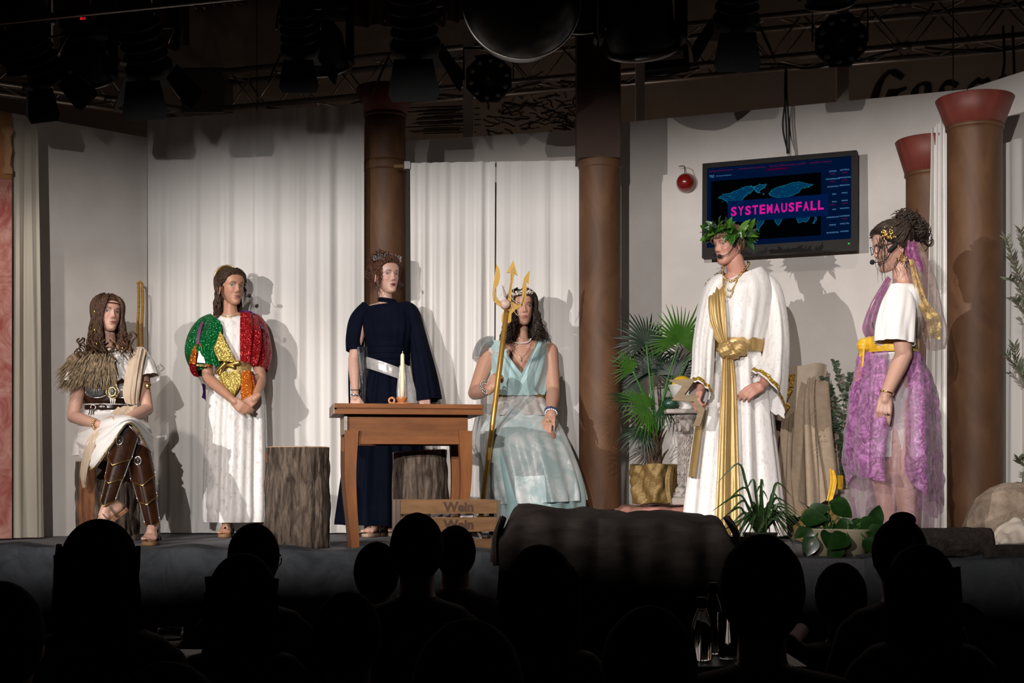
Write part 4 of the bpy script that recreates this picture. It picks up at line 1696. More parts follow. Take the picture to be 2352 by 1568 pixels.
def beads(mb, pts, r, gap=None):
    L = 0
    step = gap or r * 2.05
    acc = 0
    for a, b in zip(pts, pts[1:]):
        d = (b - a).length
        while acc <= d:
            mb.ell(a.lerp(b, acc / d), (r, r, r), None, 8, 5)
            acc += step
        acc -= d


def ring_pts(c, ax, r, n=28, sq=1.0):
    ax = V(ax).normalized(); e = ax.orthogonal().normalized(); g = ax.cross(e)
    return [V(c) + e * r * cos(2 * PI * k / n) + g * r * sq * sin(2 * PI * k / n) for k in range(n + 1)]


def leaf_mesh(L, W, bend=.25, fold=.15, n=7, tipp=1.0):
    """leaf along +Y, normal +Z"""
    mb = MB()
    rows = []
    for k in range(n + 1):
        t = k / n
        w_ = W * (sin(PI * min(1, t * .98 + .02)) ** .8) * (1 - .35 * t) + .0006
        z = -bend * L * t * t
        rows.append([V((-w_, L * t, z + fold * w_)), V((0, L * t, z)), V((w_, L * t, z + fold * w_))])
    mb.grid(rows)
    return mb


def place(mesh_name_part, mesh, parent, M4, matl):
    o = bpy.data.objects.new(mesh_name_part, mesh)
    COL.objects.link(o)
    o.parent = parent
    o.matrix_local = Matrix.Translation(-WL[parent]) @ M4
    WL[o] = WL[parent]
    return o
# ================================================================== the six performers
def HL(ph):
    return interp([(0, .069), (.5, .065), (.85, .048), (1.1, .018), (1.35, .006), (1.6, -.02), (2.0, -.055), (3.2, -.072)], abs(ph))


M_VELV = crushed('white_crushed_velvet', (.80, .775, .76), (.55, .53, .52))
M_VELV2 = crushed('grey_crushed_velvet', (.78, .75, .73), (.48, .44, .42))
M_SATIN = mat('white_satin', (.80, .77, .74), .30, (.72, .69, .67), 5, sheen=.2, bmp=.3, bscale=12, bdist=.012)
M_COTTON = mat('white_cotton', (.82, .79, .77), .8, (.78, .75, .73), 6, bmp=.15, bscale=20, bdist=.006)
M_BEIGE = mat('beige_crepe', (.48, .37, .27), .85, (.55, .43, .32), (40, 40, 8), bmp=.6, bscale=(60, 60, 9), bdist=.008)
M_FUR = mat('brown_fur', (.10, .065, .035), .7, (.34, .25, .15), 45)
M_LEATH = mat('brown_leather', (.016, .005, .0018), .30, (.032, .010, .0035), 14, coat=.5, bmp=.3, bscale=30)
M_GREYL = mat('dark_grey_leather', (.055, .055, .06), .4, (.09, .09, .095), 20, coat=.3)
M_SANDAL = mat('taupe_strap', (.10, .085, .065), .7)
M_SOLE = mat('cork_sole', (.30, .16, .07), .8, (.2, .1, .05), 60)
M_BLKS = mat('black_strap', (.012, .012, .013), .55)
M_GREEN = sequin('green_sequins', (.0, .085, .022), (.004, .20, .05), 260, 1.0, .28, .55)
M_REDS = sequin('red_sequins', (.26, .004, .008), (.42, .012, .016), 240, .8, .28, .5)
M_ORAN = sequin('orange_sequins', (.55, .10, .008), (.70, .20, .02), 230, .9, .26, .6)
M_GOLDN = sequin('gold_net', (.40, .28, .05), (.62, .46, .13), 250, .5, .32, .7, grid=True)
M_PURP = mat('purple_ribbon', (.13, .022, .10), .6)
M_PURPS = sequin('purple_sequins', (.06, .01, .12), (.12, .02, .2), 230, .8, .28, .5)
M_NAVY = mat('navy_chiffon', (.0018, .0033, .0095), .85, (.0028, .0045, .0125), 9, bmp=.2, bscale=(40, 40, 8), spec=.08)
M_NAVYS = sheer('sheer_navy', (.003, .005, .014), (.005, .007, .018), .80, .93, 12)
M_SILV = mat('silver_satin', (.60, .585, .57), .28, (.48, .47, .46), (20, 20, 40), metal=.35, bmp=.4, bscale=(14, 14, 40), bdist=.006)
M_AQUA = mat('aqua_satin', (.30, .47, .48), .45, (.40, .54, .545), 5, sheen=.3, bmp=.3, bscale=14, bdist=.008)
M_AQUA2 = mat('aqua_organza_skirt', (.36, .47, .475), .36, (.62, .66, .66), 4.5, sheen=.4, bmp=.5, bscale=(9, 9, 5), bdist=.02, dist=2.0, lo=.40, hi=.60)
M_SILVW = mat('silver_white_satin', (.68, .64, .62), .26, (.50, .47, .46), (12, 12, 5), metal=.25, bmp=.5, bscale=(12, 12, 5), bdist=.015, dist=1.5)
M_GREYS = sheer('grey_sheer', (.08, .085, .085), (.20, .21, .21), .45, .72, 6)
M_PINK = sheer('magenta_organza', (.25, .05, .21), (.52, .20, .48), .46, .80, 26, .3, 1.6)
M_PINKP = sheer('pale_pink_organza', (.36, .20, .28), (.45, .28, .36), .22, .34, 12)
M_PLUM = sheer('plum_organza', (.17, .02, .10), (.30, .06, .22), .72, .92, 16)
M_VEIL = sheer('mauve_gold_organza', (.22, .13, .12), (.34, .22, .20), .48, .62, 12)
M_VEILG = sheer('gold_shot_organza', (.30, .18, .06), (.62, .42, .12), .45, .8, 20, .3, 3.0, .3)
M_YEL = mat('yellow_satin', (.66, .36, .012), .42, (.78, .48, .03), (8, 8, 40), bmp=.5, bscale=(10, 10, 50), bdist=.008, sheen=.2)
M_PEARL = mat('pearl', (.75, .70, .66), .2, coat=.6)
M_BEADB = mat('blue_bead', (.01, .03, .14), .2, coat=.7)

H_BROWN = hairmat('chestnut_hair', (.030, .013, .007), (.11, .054, .029))
H_DARK = hairmat('dark_brown_hair', (.020, .011, .007), (.085, .045, .026))
H_RED = hairmat('auburn_hair', (.030, .010, .006), (.14, .055, .030))
H_BLK = hairmat('near_black_hair', (.012, .008, .006), (.055, .036, .026))
H_SAND = hairmat('sandy_hair', (.075, .042, .022), (.24, .15, .085))

SK_FAIR = dict(skin=(.56, .325, .245), blush=(.55, .22, .18), lips=(.36, .12, .11), brow=(.07, .035, .02), iris=(.03, .02, .015))
SK_TAN = dict(skin=(.47, .245, .16), blush=(.48, .19, .13), lips=(.34, .12, .11), brow=(.03, .014, .009), iris=(.02, .012, .008))
SK_PALE = dict(skin=(.60, .36, .28), blush=(.56, .24, .2), lips=(.22, .045, .05), brow=(.10, .045, .03), iris=(.05, .05, .045), glit=(.62, .52, .62), shadow=1.4)
SK_MED = dict(skin=(.50, .275, .195), blush=(.5, .2, .16), lips=(.40, .15, .13), brow=(.05, .025, .015), iris=(.06, .06, .05))
SK_MAN = dict(skin=(.54, .27, .20), blush=(.56, .19, .16), lips=(.38, .12, .11), brow=(.13, .075, .045), iris=(.03, .025, .02), jaw=1.12, open=.55)


def trim(mb, pts, r, n=6, flat=.45):
    mb.tube(pts, r, n, True, flat)


def sandal(parent, ankle, d, s, strap, sole, z0=None):
    d = V(d); d.z = 0; d.normalize()
    a = V(ankle)
    sd = V((0, 0, 1)).cross(d)
    zb = z0 if z0 is not None else a.z - .105 * s
    outl = [(-.070, .0), (-.062, .024), (-.03, .031), (.03, .030), (.09, .040), (.135, .042), (.165, .030), (.178, .0), (.165, -.030), (.135, -.042), (.09, -.040), (.03, -.030), (-.03, -.031), (-.062, -.024)]
    m = MB()
    rows = []
    for z in (0, .004, .018, .022):
        k = .97 if z in (0, .022) else 1.0
        rows.append([V((a.x, a.y, zb + z)) + d * x * s * k + sd * y * s * k for x, y in outl])
    m.loft(rows)
    o = part('sandal_sole', m, sole, parent)
    ball = V((a.x, a.y, zb + .022)) + d * .10 * s
    m = MB()
    for t0, hgt in ((.045, .052), (.0, .07)):
        c = V((a.x, a.y, zb + .022)) + d * t0 * s
        pts = [c + sd * .036 * s * cos(q * PI / 10) + V((0, 0, hgt * s * sin(q * PI / 10))) for q in range(11)]
        m.tube(pts, .011 * s, 6, True, .3, up=d)
    m.tube(vs([ball + V((0, 0, .01)) + d * .03 * s, ball + V((0, 0, .034)) , V((a.x, a.y, zb + .022)) + d * .045 * s + V((0, 0, .056 * s))], 4), .008 * s, 6)
    part('sandal_strap', m, strap, parent)
    return o


# ---------------------------------------------------------------- 1  woman on the stump, leather shin guards
def woman_stump():
    t = thing('person', 'seated woman with long brown hair, fur on one shoulder and leather shin guards', 'person', P(250, 1200, 8.1).xy.to_3d() + V((0, 0, ST)))
    b = MB()
    Y = 8.15
    pel = P(240, 1016, 8.2); nk = P(250, 800, 8.16)
    torso(b, pel, nk, (1, .08, 0), .93)
    b.cap(nk, P(248, 762, 8.16), .045, .041)
    shL, shR = P(193, 828, 8.12), P(316, 818, 8.16)
    b.cap(nk - V((0, 0, .02)), shL, .05, .046); b.cap(nk - V((0, 0, .02)), shR, .05, .046)
    elL, wrL = P(168, 957, 8.02), P(228, 975, 7.78)
    elR, wrR = P(338, 940, 8.05), P(284, 966, 7.80)
    arm(b, shL, elL, wrL, .96); arm(b, shR, elR, wrR, .96)
    hand(b, wrL, (1, -.25, .05), (-.1, -.5, .85), .92, (.25, .3, .35, .4), -1, .03, (.4, .4))
    hand(b, wrR, (-1, -.25, .06), (0, -.5, .85), .92, (.35, .4, .45, .5), 1, .03, (.4, .4))
    knA, anA = P(297, 992, 7.74), P(250, 1152, 7.62)
    knB, anB = P(319, 1036, 7.80), P(352, 1204, 7.66)
    leg(b, P(272, 1022, 8.15), knA, anA, .98); leg(b, P(212, 1026, 8.16), knB, anB, .98)
    dA = V((-.62, -.45, -.52)); foot(b, anA, dA, .95, (-.3, -.3, .9))
    dB = V((.08, -1, 0)); foot(b, anB, dB, .95)
    M4 = head_frame(P(247, 722, 8.14), 40, 6, -3, .94)
    st = dict(SK_FAIR); st['gaze'] = 1
    finish_body('body', b, st, M4, t)
    # hair
    rnd = random.Random(1)
    m = scalp(M4, .014, lambda p: HL(p) + .0, 1)
    hang_locks(m, M4, rnd, 120, (1.0, 2.9), (.09, .112), .25, .0095, .012, 1.5, .018, 1.0)
    hang_locks(m, M4, rnd, 90, (-2.9, -1.05), (.09, .112), .23, .0095, .012, 1.5, .018, 1.0)
    hang_locks(m, M4, rnd, 40, (2.6, 3.6), (.08, .11), .25, .010, .010, 1.3, .018, .6)
    hang_locks(m, M4, rnd, 34, (.98, 1.4), (.098, .108), .20, .0095, .012, 1.6, .017, .8, part_x=.22)
    hang_locks(m, M4, rnd, 34, (-1.4, -.98), (.098, .108), .20, .0095, .012, 1.6, .017, .8, part_x=.22)
    for k in range(26):
        p = P(rnd.uniform(176, 262), rnd.uniform(800, 828), rnd.uniform(7.93, 8.0))
        spiral(m, p + V((0, 0, .06)), rnd.uniform(.06, .12), rnd.uniform(.008, .016), .009, rnd.uniform(.8, 1.4), (rnd.uniform(-.03, .03), 0, 0), ph=rnd.uniform(0, 6), twin=False)
    for k in range(22):
        p = P(rnd.uniform(272, 308), rnd.uniform(785, 812), rnd.uniform(7.97, 8.03))
        spiral(m, p + V((0, 0, .06)), rnd.uniform(.06, .10), rnd.uniform(.008, .015), .009, rnd.uniform(.8, 1.4), (rnd.uniform(-.03, .03), 0, 0), ph=rnd.uniform(0, 6), twin=False)
    hr = part('hair', m, H_BROWN, t)
    for px, py, Yb in ((217, 716, 7.99), (217, 758, 7.96), (222, 790, 7.94), (281, 800, 7.97)):
        m = MB(); m.tube([P(px, py - 4, Yb), P(px, py + 4, Yb)], .005, 8); part('gold_hair_bead', m, M_GOLD, hr)
    m = MB()
    ring = []
    for q in range(40):
        ph = q / 40 * 2 * PI
        p = head_surface(ph, .052 - .012 * (1 - cos(ph)) * .5, False)
        ring.append(M4 @ (p * 1.035))
    m.tube(ring, .0032, 6, closed=True)
    part('braided_headband', m, M_LEATH, t)
    # tunic
    m = robe([(251, 802, 30, 8.15, .062, 0), (252, 812, 56, 8.15, .085, .001), (252, 840, 64, 8.14, .115, .004), (250, 880, 60, 8.13, .125, .005), (248, 925, 54, 8.14, .108, .006), (246, 965, 60, 8.15, .12, .006), (243, 1010, 70, 8.17, .14, .006), (242, 1046, 74, 8.18, .15, .006)], 100, 6, 3)
    part('tunic', m, M_SATIN, t)
    m = sleeve([P(200, 818, 8.12), P(184, 845, 8.09), P(174, 884, 8.05)], [(.062, .062, .002), (.068, .066, .004), (.072, .068, .005)], seed=4)
    part('tunic_sleeve', m, M_SATIN, t)
    m = sleeve([P(310, 812, 8.15), P(326, 836, 8.13), P(339, 872, 8.09)], [(.060, .062, .002), (.066, .066, .004), (.070, .068, .005)], seed=5)
    part('tunic_sleeve', m, M_SATIN, t)
    g = PR([[(190, 952, 8.08), (222, 948, 7.99), (255, 948, 7.97), (295, 952, 8.0), (336, 962, 8.12)],
            [(180, 985, 8.0), (212, 982, 7.82), (255, 968, 7.68), (302, 960, 7.65), (347, 988, 7.90)],
            [(177, 1022, 7.95), (202, 1030, 7.76), (238, 1008, 7.66), (298, 964, 7.63), (352, 1020, 7.92)],
            [(188, 1056, 7.96), (212, 1078, 7.74), (252, 1028, 7.64), (300, 972, 7.625), (348, 1050, 7.92)]])
    m = sheet(g, 9, 9, .006, 3.5, 3, 'u')
    sk = part('tunic_skirt', m, M_SATIN, t)
    hem = vs([tuple(p) for p in g[-1]], 10)
    m = MB(); trim(m, [p + V((0, -.003, .004)) for p in hem], .0065, 6, .6)
    part('gold_trim', m, sequin('gold_braid', (.45, .30, .10), (.65, .50, .22), 300, 1.0, .3, .8), sk)
    g = PR([[(300, 985, 7.72), (330, 985, 7.8), (350, 990, 7.95)], [(318, 1010, 7.76), (338, 1020, 7.84), (353, 1030, 7.98)], [(328, 1040, 7.82), (342, 1050, 7.88), (350, 1062, 8.0)]])
    part('skirt_flap', sheet(g, 6, 6, .004, 3, 5), M_SATIN, t)
    # leather bodice
    m = robe([(251, 868, 60, 8.135, .130, .001), (250, 890, 60, 8.13, .137, 0), (249, 912, 57, 8.13, .126, 0), (248, 928, 56, 8.14, .116, 0)], 64, 4, 6)
    bd = part('leather_bodice', m, M_LEATH, t)
    for px, mt_, nm in ((221, M_GREYL, 'bodice_cup'), (284, M_GREYL, 'bodice_cup')):
        m = MB(); m.ell(P(px, 896, 8.015), (.064, .035, .040), None, 20, 12); part(nm, m, mt_, bd)
        m = MB(); m.tube([P(px, 896, 8.0) + V((.066 * cos(a), -.008 + .02 * abs(cos(a)), .042 * sin(a))) for a in [PI + q * PI / 14 for q in range(15)]], .0045, 6); part('cup_edging', m, M_SILVER, bd)
    m = MB()
    pl = [(250, 872), (266, 872), (268, 888), (274, 900), (266, 912), (258, 916), (249, 911), (243, 901), (249, 888)]
    ps = [P(x, y, 7.965 + .001 * abs(x - 258)) for x, y in pl]
    n = len(ps)
    m.add(ps + [p + V((0, .02, 0)) for p in ps], [tuple(range(n)), tuple(range(2 * n - 1, n - 1, -1))] + [(i, i + n, (i + 1) % n + n, (i + 1) % n) for i in range(n)])
    part('centre_plate', m, M_GREYL, bd, smooth=False)
    m = MB(); m.tube(ps + [ps[0]], .004, 6); part('plate_edging', m, M_GOLD, bd)
    m = MB(); m.tube([P(258, 899, 7.955) + V((.019 * cos(a), -.004, .024 * sin(a))) for a in [q * PI / 10 for q in range(21)]], .0045, 6); part('plate_ring', m, M_GOLD, bd)
    m = MB(); m.ell(P(258, 899, 7.955), (.013, .008, .018)); part('plate_stone', m, M_GREYL, bd)
    for k in range(3):
        m = MB(); m.cap(P(254 + 5 * k, 917, 7.965), P(255 + 4 * k, 926, 7.965), .005, .002, 8); part('claw_bead', m, M_PEARL, bd)
    m = robe([(249, 931, 56, 8.14, .119, .001), (249, 939, 56, 8.14, .121, 0), (249, 942, 55, 8.14, .118, .001)], 64, 3, 7)
    bl = part('belt', m, M_LEATH, t)
    m = MB(); m.ell(P(233, 934, 8.01), (.030, .008, .017)); part('belt_boss', m, M_LEATH, bl)
    m = MB(); m.tube(ring_pts(P(214, 935, 8.015), (0, 1, 0), .014), .003, 6); part('belt_ring', m, M_SILVER, bl)
    for dx in (-3, 0, 3):
        m = MB(); m.tube(vs([P(209 + dx, 937, 8.0), P(210 + dx * 1.5, 946, 7.99), P(209 + dx * 2, 952, 7.99)], 3), .003, 5); part('belt_tassel', m, M_BLKS, bl)
    # sash
    g = PR([[(303, 801, 8.06), (320, 797, 8.05), (337, 806, 8.08)], [(293, 838, 8.01), (312, 834, 7.99), (330, 838, 8.03)], [(286, 875, 7.985), (306, 872, 7.97), (325, 875, 8.0)], [(282, 902, 7.98), (302, 906, 7.965), (321, 904, 8.0)], [(288, 926, 7.995), (303, 929, 7.99), (318, 926, 8.01)]])
    sa = part('beige_sash', sheet(g, 16, 8, .0035, 4.6, 8), M_BEIGE, t)
    g = PR([[(272, 934, 7.99), (294, 932, 7.98), (316, 930, 8.0)], [(254, 952, 7.93), (275, 952, 7.90), (305, 950, 7.95)], [(232, 975, 7.78), (248, 980, 7.72), (275, 972, 7.72)], [(204, 1005, 7.76), (215, 1008, 7.71), (228, 1000, 7.69)], [(190, 1045, 7.82), (201, 1050, 7.74), (212, 1046, 7.72)], [(184, 1090, 7.90), (193, 1096, 7.80), (199, 1088, 7.78)], [(191, 1118, 7.90), (194, 1120, 7.86), (198, 1116, 7.86)]])
    part('sash_tail', sheet(g, 8, 7, .004, 2.0, 9), M_BEIGE, sa)
    # fur
    m = MB()
    for k in range(1300):
        u = rnd.random(); v = rnd.random()
        px = lerp(156, 262, u); py = lerp(812, 862, v) + (12 if u < .25 else 0)
        Yf = 8.02 - .06 * sin(u * 2.6) + rnd.uniform(-.02, .02) + (.05 if u < .15 else 0)
        p = P(px, py, Yf)
        ang = lerp(-.75, .12, u) + rnd.uniform(-.25, .25)
        d = V((sin(ang), rnd.uniform(-.35, .0), -cos(ang))).normalized()
        L = rnd.uniform(.05, .105)
        m.tube([p, p + d * L * .5 + V((0, -.008, 0)), p + d * L + V((rnd.uniform(-.01, .01), 0, -.008))], [.0032, .0025, .0005], 4, False)
    m.ell(P(205, 828, 8.06), (.13, .075, .055), None, 20, 10)
    part('fur_pelt', m, M_FUR, t, kind='stuff')
    # jewellery
    m = MB(); beads(m, ring_pts(wrL - V((.02, 0, 0)), (1, -.3, .1), .030, 24), .006); part('bracelet', m, M_GOLD, t)
    m = MB(); m.tube(ring_pts(shR.lerp(elR, .55), (elR - shR), .046, 28), .0035, 6)
    m.ell(P(338, 886, 8.03), (.016, .008, .012)); part('arm_ring', m, M_GOLD, t)
    m = MB(); m.tube(ring_pts(P(262, 963, 7.68), (1, 0, .6), .0105, 16), .002, 5); part('finger_ring', m, M_GOLD, t)

    # shin guards
    def guard(kn, an, front, fsc):
        ax = (an - kn).normalized(); L = (an - kn).length
        fr = V(front); fr = (fr - ax * fr.dot(ax)).normalized(); sd = ax.cross(fr)
        g_ = None
        for k, (t0, t1, r0, r1, vee, pk) in enumerate(((.62, .98, .052, .044, .05, 0.0), (.30, .66, .066, .054, .055, 0.0), (.07, .38, .066, .066, .07, .055))):
            rows = []
            for j in range(9):
                v = j / 8
                row = []
                for i in range(15):
                    a = lerp(-1.25, 1.25, i / 14)
                    tt = lerp(t0, t1, v) * L + vee * (1 - abs(a) / 1.25) * v - pk * (1 - abs(a) / 1.25) * (1 - v)
                    rr = lerp(r0, r1, v) * fsc + .004 * k + .006 * max(0, 1 - abs(a) * 2.5)
                    row.append(kn + ax * tt + fr * rr * cos(a) + sd * rr * sin(a) + fr * .002)
                rows.append(row)
            m = MB(); m.grid(rows); m.grid([[p - fr * .004 for p in r] for r in rows])
            o = part('shin_plate', m, M_LEATH, t)
            m = MB(); edge = rows[-1] + [r[-1] for r in rows[::-1]] + rows[0][::-1] + [r[0] for r in rows]
            trim(m, rows[-1], .0052, 6, .7)
            part('gold_edging', m, M_GOLD, o)
            m = MB(); trim(m, [r[-1] for r in rows], .0032, 6, .8); trim(m, [r[0] for r in rows], .0032, 6, .8); trim(m, rows[0], .0032, 6, .8)
            part('side_edging', m, M_SILVER, o)
            if k == 2:
                c = kn + ax * L * .20 + fr * (.077 * fsc + .006)
                m = MB(); m.tube([c + ax * .024 * cos(q * PI / 9) + sd * .018 * sin(q * PI / 9) for q in range(19)], .0042, 6)
                part('ring_ornament', m, M_SILVER, o)
                m = MB(); m.ell(c, (.010, .006, .010)); part('ornament_stone', m, M_LEATH, o)
    guard(knA, anA, (-.15, -1, .15), .97)
    guard(knB, anB, (.05, -1, .1), .97)
    sandal(t, anB, dB, .95, M_SANDAL, M_SOLE, ST + .001)
    m = MB()
    dn = dA.normalized(); up = V((-.3, -.3, .9)); sd = up.cross(dn).normalized(); up = dn.cross(sd)
    outl = [(-.070, .0), (-.062, .024), (-.03, .031), (.03, .030), (.09, .040), (.135, .042), (.165, .030), (.178, .0), (.165, -.030), (.135, -.042), (.09, -.040), (.03, -.030), (-.03, -.031), (-.062, -.024)]
    m.loft([[anA - up * (.105 - z) * .95 + dn * x * .95 + sd * y * .95 for x, y in outl] for z in (0, .005, .018, .022)])
    part('sandal_sole', m, M_SOLE, t)
    m = MB()
    for t0, hgt in ((.07, .05), (.02, .075)):
        c = anA - up * .083 * .95 + dn * t0
        m.tube([c + sd * .037 * cos(q * PI / 10) + up * hgt * sin(q * PI / 10) for q in range(11)], .012, 6, True, .3, up=dn)
    part('sandal_strap', m, M_SANDAL, t)


# ---------------------------------------------------------------- 2  woman with sequin shawl
def woman_sequins():
    t = thing('person', 'standing woman in white velvet robe with red and green sequin shawl', 'person', P(540, 1232, 8.75).xy.to_3d() + V((0, 0, ST)))
    b = MB()
    pel = P(540, 925, 8.78); nk = P(530, 727, 8.76)
    torso(b, pel, nk, (1, .12, 0), .93)
    b.cap(nk, P(527, 695, 8.775), .047, .043)
    shL, shR = P(470, 746, 8.74), P(590, 742, 8.80)
    b.cap(nk - V((0, 0, .015)), shL, .05, .046); b.cap(nk - V((0, 0, .015)), shR, .05, .046)
    elL, wrL = P(477, 868, 8.66), P(534, 918, 8.52)
    elR, wrR = P(598, 872, 8.72), P(588, 912, 8.54)
    arm(b, shL, elL, wrL, .95); arm(b, shR, elR, wrR, .95)
    hand(b, wrL, (.75, -.12, -.62), (-.3, -.85, .1), .9, (.35, .4, .45, .5), 1, .02, (.3, .3))
    hand(b, wrR, (-.7, -.15, -.6), (.25, -.85, .1), .9, (.5, .55, .6, .65), -1, .02, (.3, .3))
    anA, anB = P(522, 1202, 8.68), P(596, 1196, 8.86)
    leg(b, P(512, 950, 8.78), P(518, 1080, 8.74), anA, .92); leg(b, P(568, 950, 8.8), P(580, 1080, 8.82), anB, .92)
    anA.z = anB.z = ST + .10
    foot(b, anA, (.05, -1, 0), .92); foot(b, anB, (.3, -1, 0), .92)
    M4 = head_frame(P(531, 660, 8.75), 40, 0, 0, .995)
    st = dict(SK_TAN); st['gaze'] = 1
    finish_body('body', b, st, M4, t)
    rnd = random.Random(2)
    m = scalp(M4, .011, HL, 2)
    # swept back hair, falling behind the ear
    for k in range(90):
        sd = 1 if k % 2 else -1
        ph0 = sd * rnd.uniform(.1, 1.5); z0 = HL(ph0) + rnd.uniform(.004, .03)
        pts = []
        for q in range(12):
            u = q / 11
            ph = lerp(ph0, sd * rnd.uniform(2.7, 3.1) if q == 11 else sd * 2.9, u)
            z = lerp(z0, .02, u) + .05 * sin(u * PI) * (1 - abs(ph0) / 2.2)
            z = min(z, .107)
            p = head_surface(ph, z, False)
            n = V((p.x / .07, (p.y + .006) / .09, (p.z - .01) / .11)).normalized()
            pts.append(M4 @ (p + n * .014))
        lock(m, pts, .007)
    hang_locks(m, M4, rnd, 90, (1.75, 4.4), (.05, .09), .185, .010, .014, 1.6, .018, .2)
    for k in range(8):
        p = M4 @ V((rnd.choice([-1, 1]) * .077, .03, .0))
        spiral(m, p, .11, .006, .0016, 1.2, ph=rnd.uniform(0, 6))
    part('hair', m, H_DARK, t)
    m = MB()
    base = []
    for q in range(25):
        a = lerp(-1.35, 1.35, q / 24)
        p = V((sin(a) * .085, -.035 - .01 * cos(a), .035 + cos(a) * .093))
        base.append(M4 @ p)
    m.tube(base, .003, 6)
    tr = part('leaf_tiara', m, M_GOLD, t)
    for q in range(1, 24):
        a = lerp(-1.35, 1.35, q / 24)
        for sgn in (-1, 1):
            p = V((sin(a) * .087, -.035 - .01 * cos(a), .035 + cos(a) * .095))
            out = V((sin(a) * .6, sgn * .5, cos(a) * .8)).normalized()
            m = MB(); m.cap(M4 @ p, M4 @ (p + out * .019), .0048, .0016, 6, 2); part('tiara_leaf', m, M_GOLD, tr)
    for sd in (-1, 1):
        m = MB(); m.ell(M4 @ V((sd * .080, -.004, -.043)), (.005, .005, .005)); part('earring', m, M_GOLD, t)
    headset(M4, t, -1, tip=(-.070, .098, -.055))
    m = MB(); m.tube([M4 @ (head_surface(lerp(-1.5, -3.14, q / 12), .0, False) * 1.05) for q in range(13)] + [M4 @ (head_surface(lerp(3.14, 1.4, q / 12), .0, False) * 1.05) for q in range(13)], .002, 5); part('headset_wire', m, M_BLACKM, t)
    m = MB(); m.ell(M4 @ V((.077, .018, .012)), (.007, .011, .008)); part('headset_clip', m, M_BLACKM, t)
    m = MB()
    for k in range(3):
        m.tube([nk + V((cos(q * PI / 16) * (.064 + .002 * k), -.01 + sin(q * PI / 16) * -.068, .018 - .022 * abs(sin(q * PI / 16)) - .006 * k)) for q in range(33)], .0016, 5)
    part('necklace', m, M_GOLD, t)
    # robe
    m = robe([(530, 726, 30, 8.765, .066, 0), (530, 736, 54, 8.765, .086, .001), (530, 765, 62, 8.76, .112, .003), (533, 805, 53, 8.75, .110, .006), (540, 842, 44, 8.75, .098, .008), (542, 875, 56, 8.755, .115, .012), (542, 930, 66, 8.76, .135, .014), (541, 1030, 69, 8.76, .150, .018), (540, 1120, 70, 8.76, .160, .020), (540, 1178, 71, 8.76, .168, .018), (540, 1198, 68, 8.76, .165, .022)], 150, 7, 21, (4, 6, 9, 13, 19))
    part('velvet_robe', m, M_VELV2, t)
    m = robe([(541, 829, 46, 8.75, .108, .001), (541, 841, 45, 8.75, .110, .002), (541, 854, 46, 8.75, .110, .001)], 64, 4, 5)
    bl = part('gold_belt', m, M_LAMES, t)
    m = MB()
    for (a, b2, r) in (((497, 855), (517, 835), .016), ((520, 838), (548, 833), .013), ((512, 842), (505, 858), .013), ((520, 838), (536, 842), .014)):
        m.cap(P(a[0], a[1], 8.615), P(b2[0], b2[1], 8.605), r * .8, r, 10)
    part('belt_knot', m, mat('gold_foil_knot', (.55, .36, .10), .25, metal=.9), bl)
    # green side
    m = sleeve([P(492, 731, 8.77), P(472, 748, 8.76), P(460, 778, 8.75), P(457, 815, 8.72), P(465, 856, 8.69)], [(.036, .060, .001), (.058, .074, .002), (.078, .082, .003), (.082, .086, .004), (.052, .060, .005)], 60, 8, 7)
    sh = part('sequin_shawl', m, M_GREEN, t)
    g = PR([[(468, 730, 8.74), (486, 725, 8.66), (506, 738, 8.63)], [(446, 770, 8.64), (480, 766, 8.59), (510, 762, 8.60)], [(452, 805, 8.60), (482, 802, 8.575), (500, 800, 8.59)], [(470, 835, 8.60), (490, 838, 8.585), (506, 845, 8.60)]])
    part('green_front', sheet(g, 10, 10, .0035, 1.2, 4), M_GREEN, sh)
    g = PR([[(505, 760, 8.585), (512, 770, 8.58)], [(496, 785, 8.572), (524, 796, 8.572)], [(491, 802, 8.568), (536, 818, 8.58)], [(502, 828, 8.575), (544, 832, 8.60)]])
    part('gold_net_panel', sheet(g, 10, 8, .003, 2.0, 6), M_GOLDN, sh)
    g = PR([[(463, 737, 8.655), (468, 738, 8.65)], [(454, 762, 8.615), (461, 762, 8.61)], [(450, 790, 8.60), (457, 790, 8.595)]])
    part('purple_ribbon', sheet(g, 3, 6), M_PURP, sh)
    g = PR([[(450, 786, 8.608), (456, 787, 8.60)], [(440, 808, 8.615), (452, 808, 8.60)], [(434, 834, 8.62), (450, 836, 8.605)]])
    part('orange_panel', sheet(g, 6, 6, .002), M_ORAN, sh)
    g = PR([[(457, 788, 8.595), (461, 789, 8.59)], [(465, 812, 8.595), (472, 816, 8.59)], [(474, 838, 8.60), (484, 842, 8.60)]])
    part('orange_panel', sheet(g, 6, 6, .002), M_ORAN, sh)
    g = PR([[(434, 834, 8.62), (450, 836, 8.605)], [(437, 852, 8.63), (453, 852, 8.61)], [(446, 864, 8.64), (458, 866, 8.63)]])
    part('red_panel', sheet(g, 6, 6, .002), M_REDS, sh)
    g = PR([[(457, 806, 8.592), (464, 806, 8.588)], [(452, 832, 8.596), (472, 834, 8.59)]])
    part('white_sleeve', sheet(g, 4, 6), M_VELV2, sh)
    m = MB(); trim(m, [P(451, 838, 8.585), P(461, 839, 8.58), P(473, 840, 8.585)], .010, 8, .5); part('gold_braid', m, MATS['gold_braid'], sh)
    # red side
    m = sleeve([P(566, 727, 8.82), P(586, 744, 8.81), P(596, 775, 8.80), P(600, 812, 8.77), P(596, 848, 8.74)], [(.034, .058, .001), (.060, .078, .002), (.062, .082, .003), (.062, .080, .004), (.050, .058, .005)], 60, 8, 9)
    part('red_shawl_side', m, M_REDS, sh)
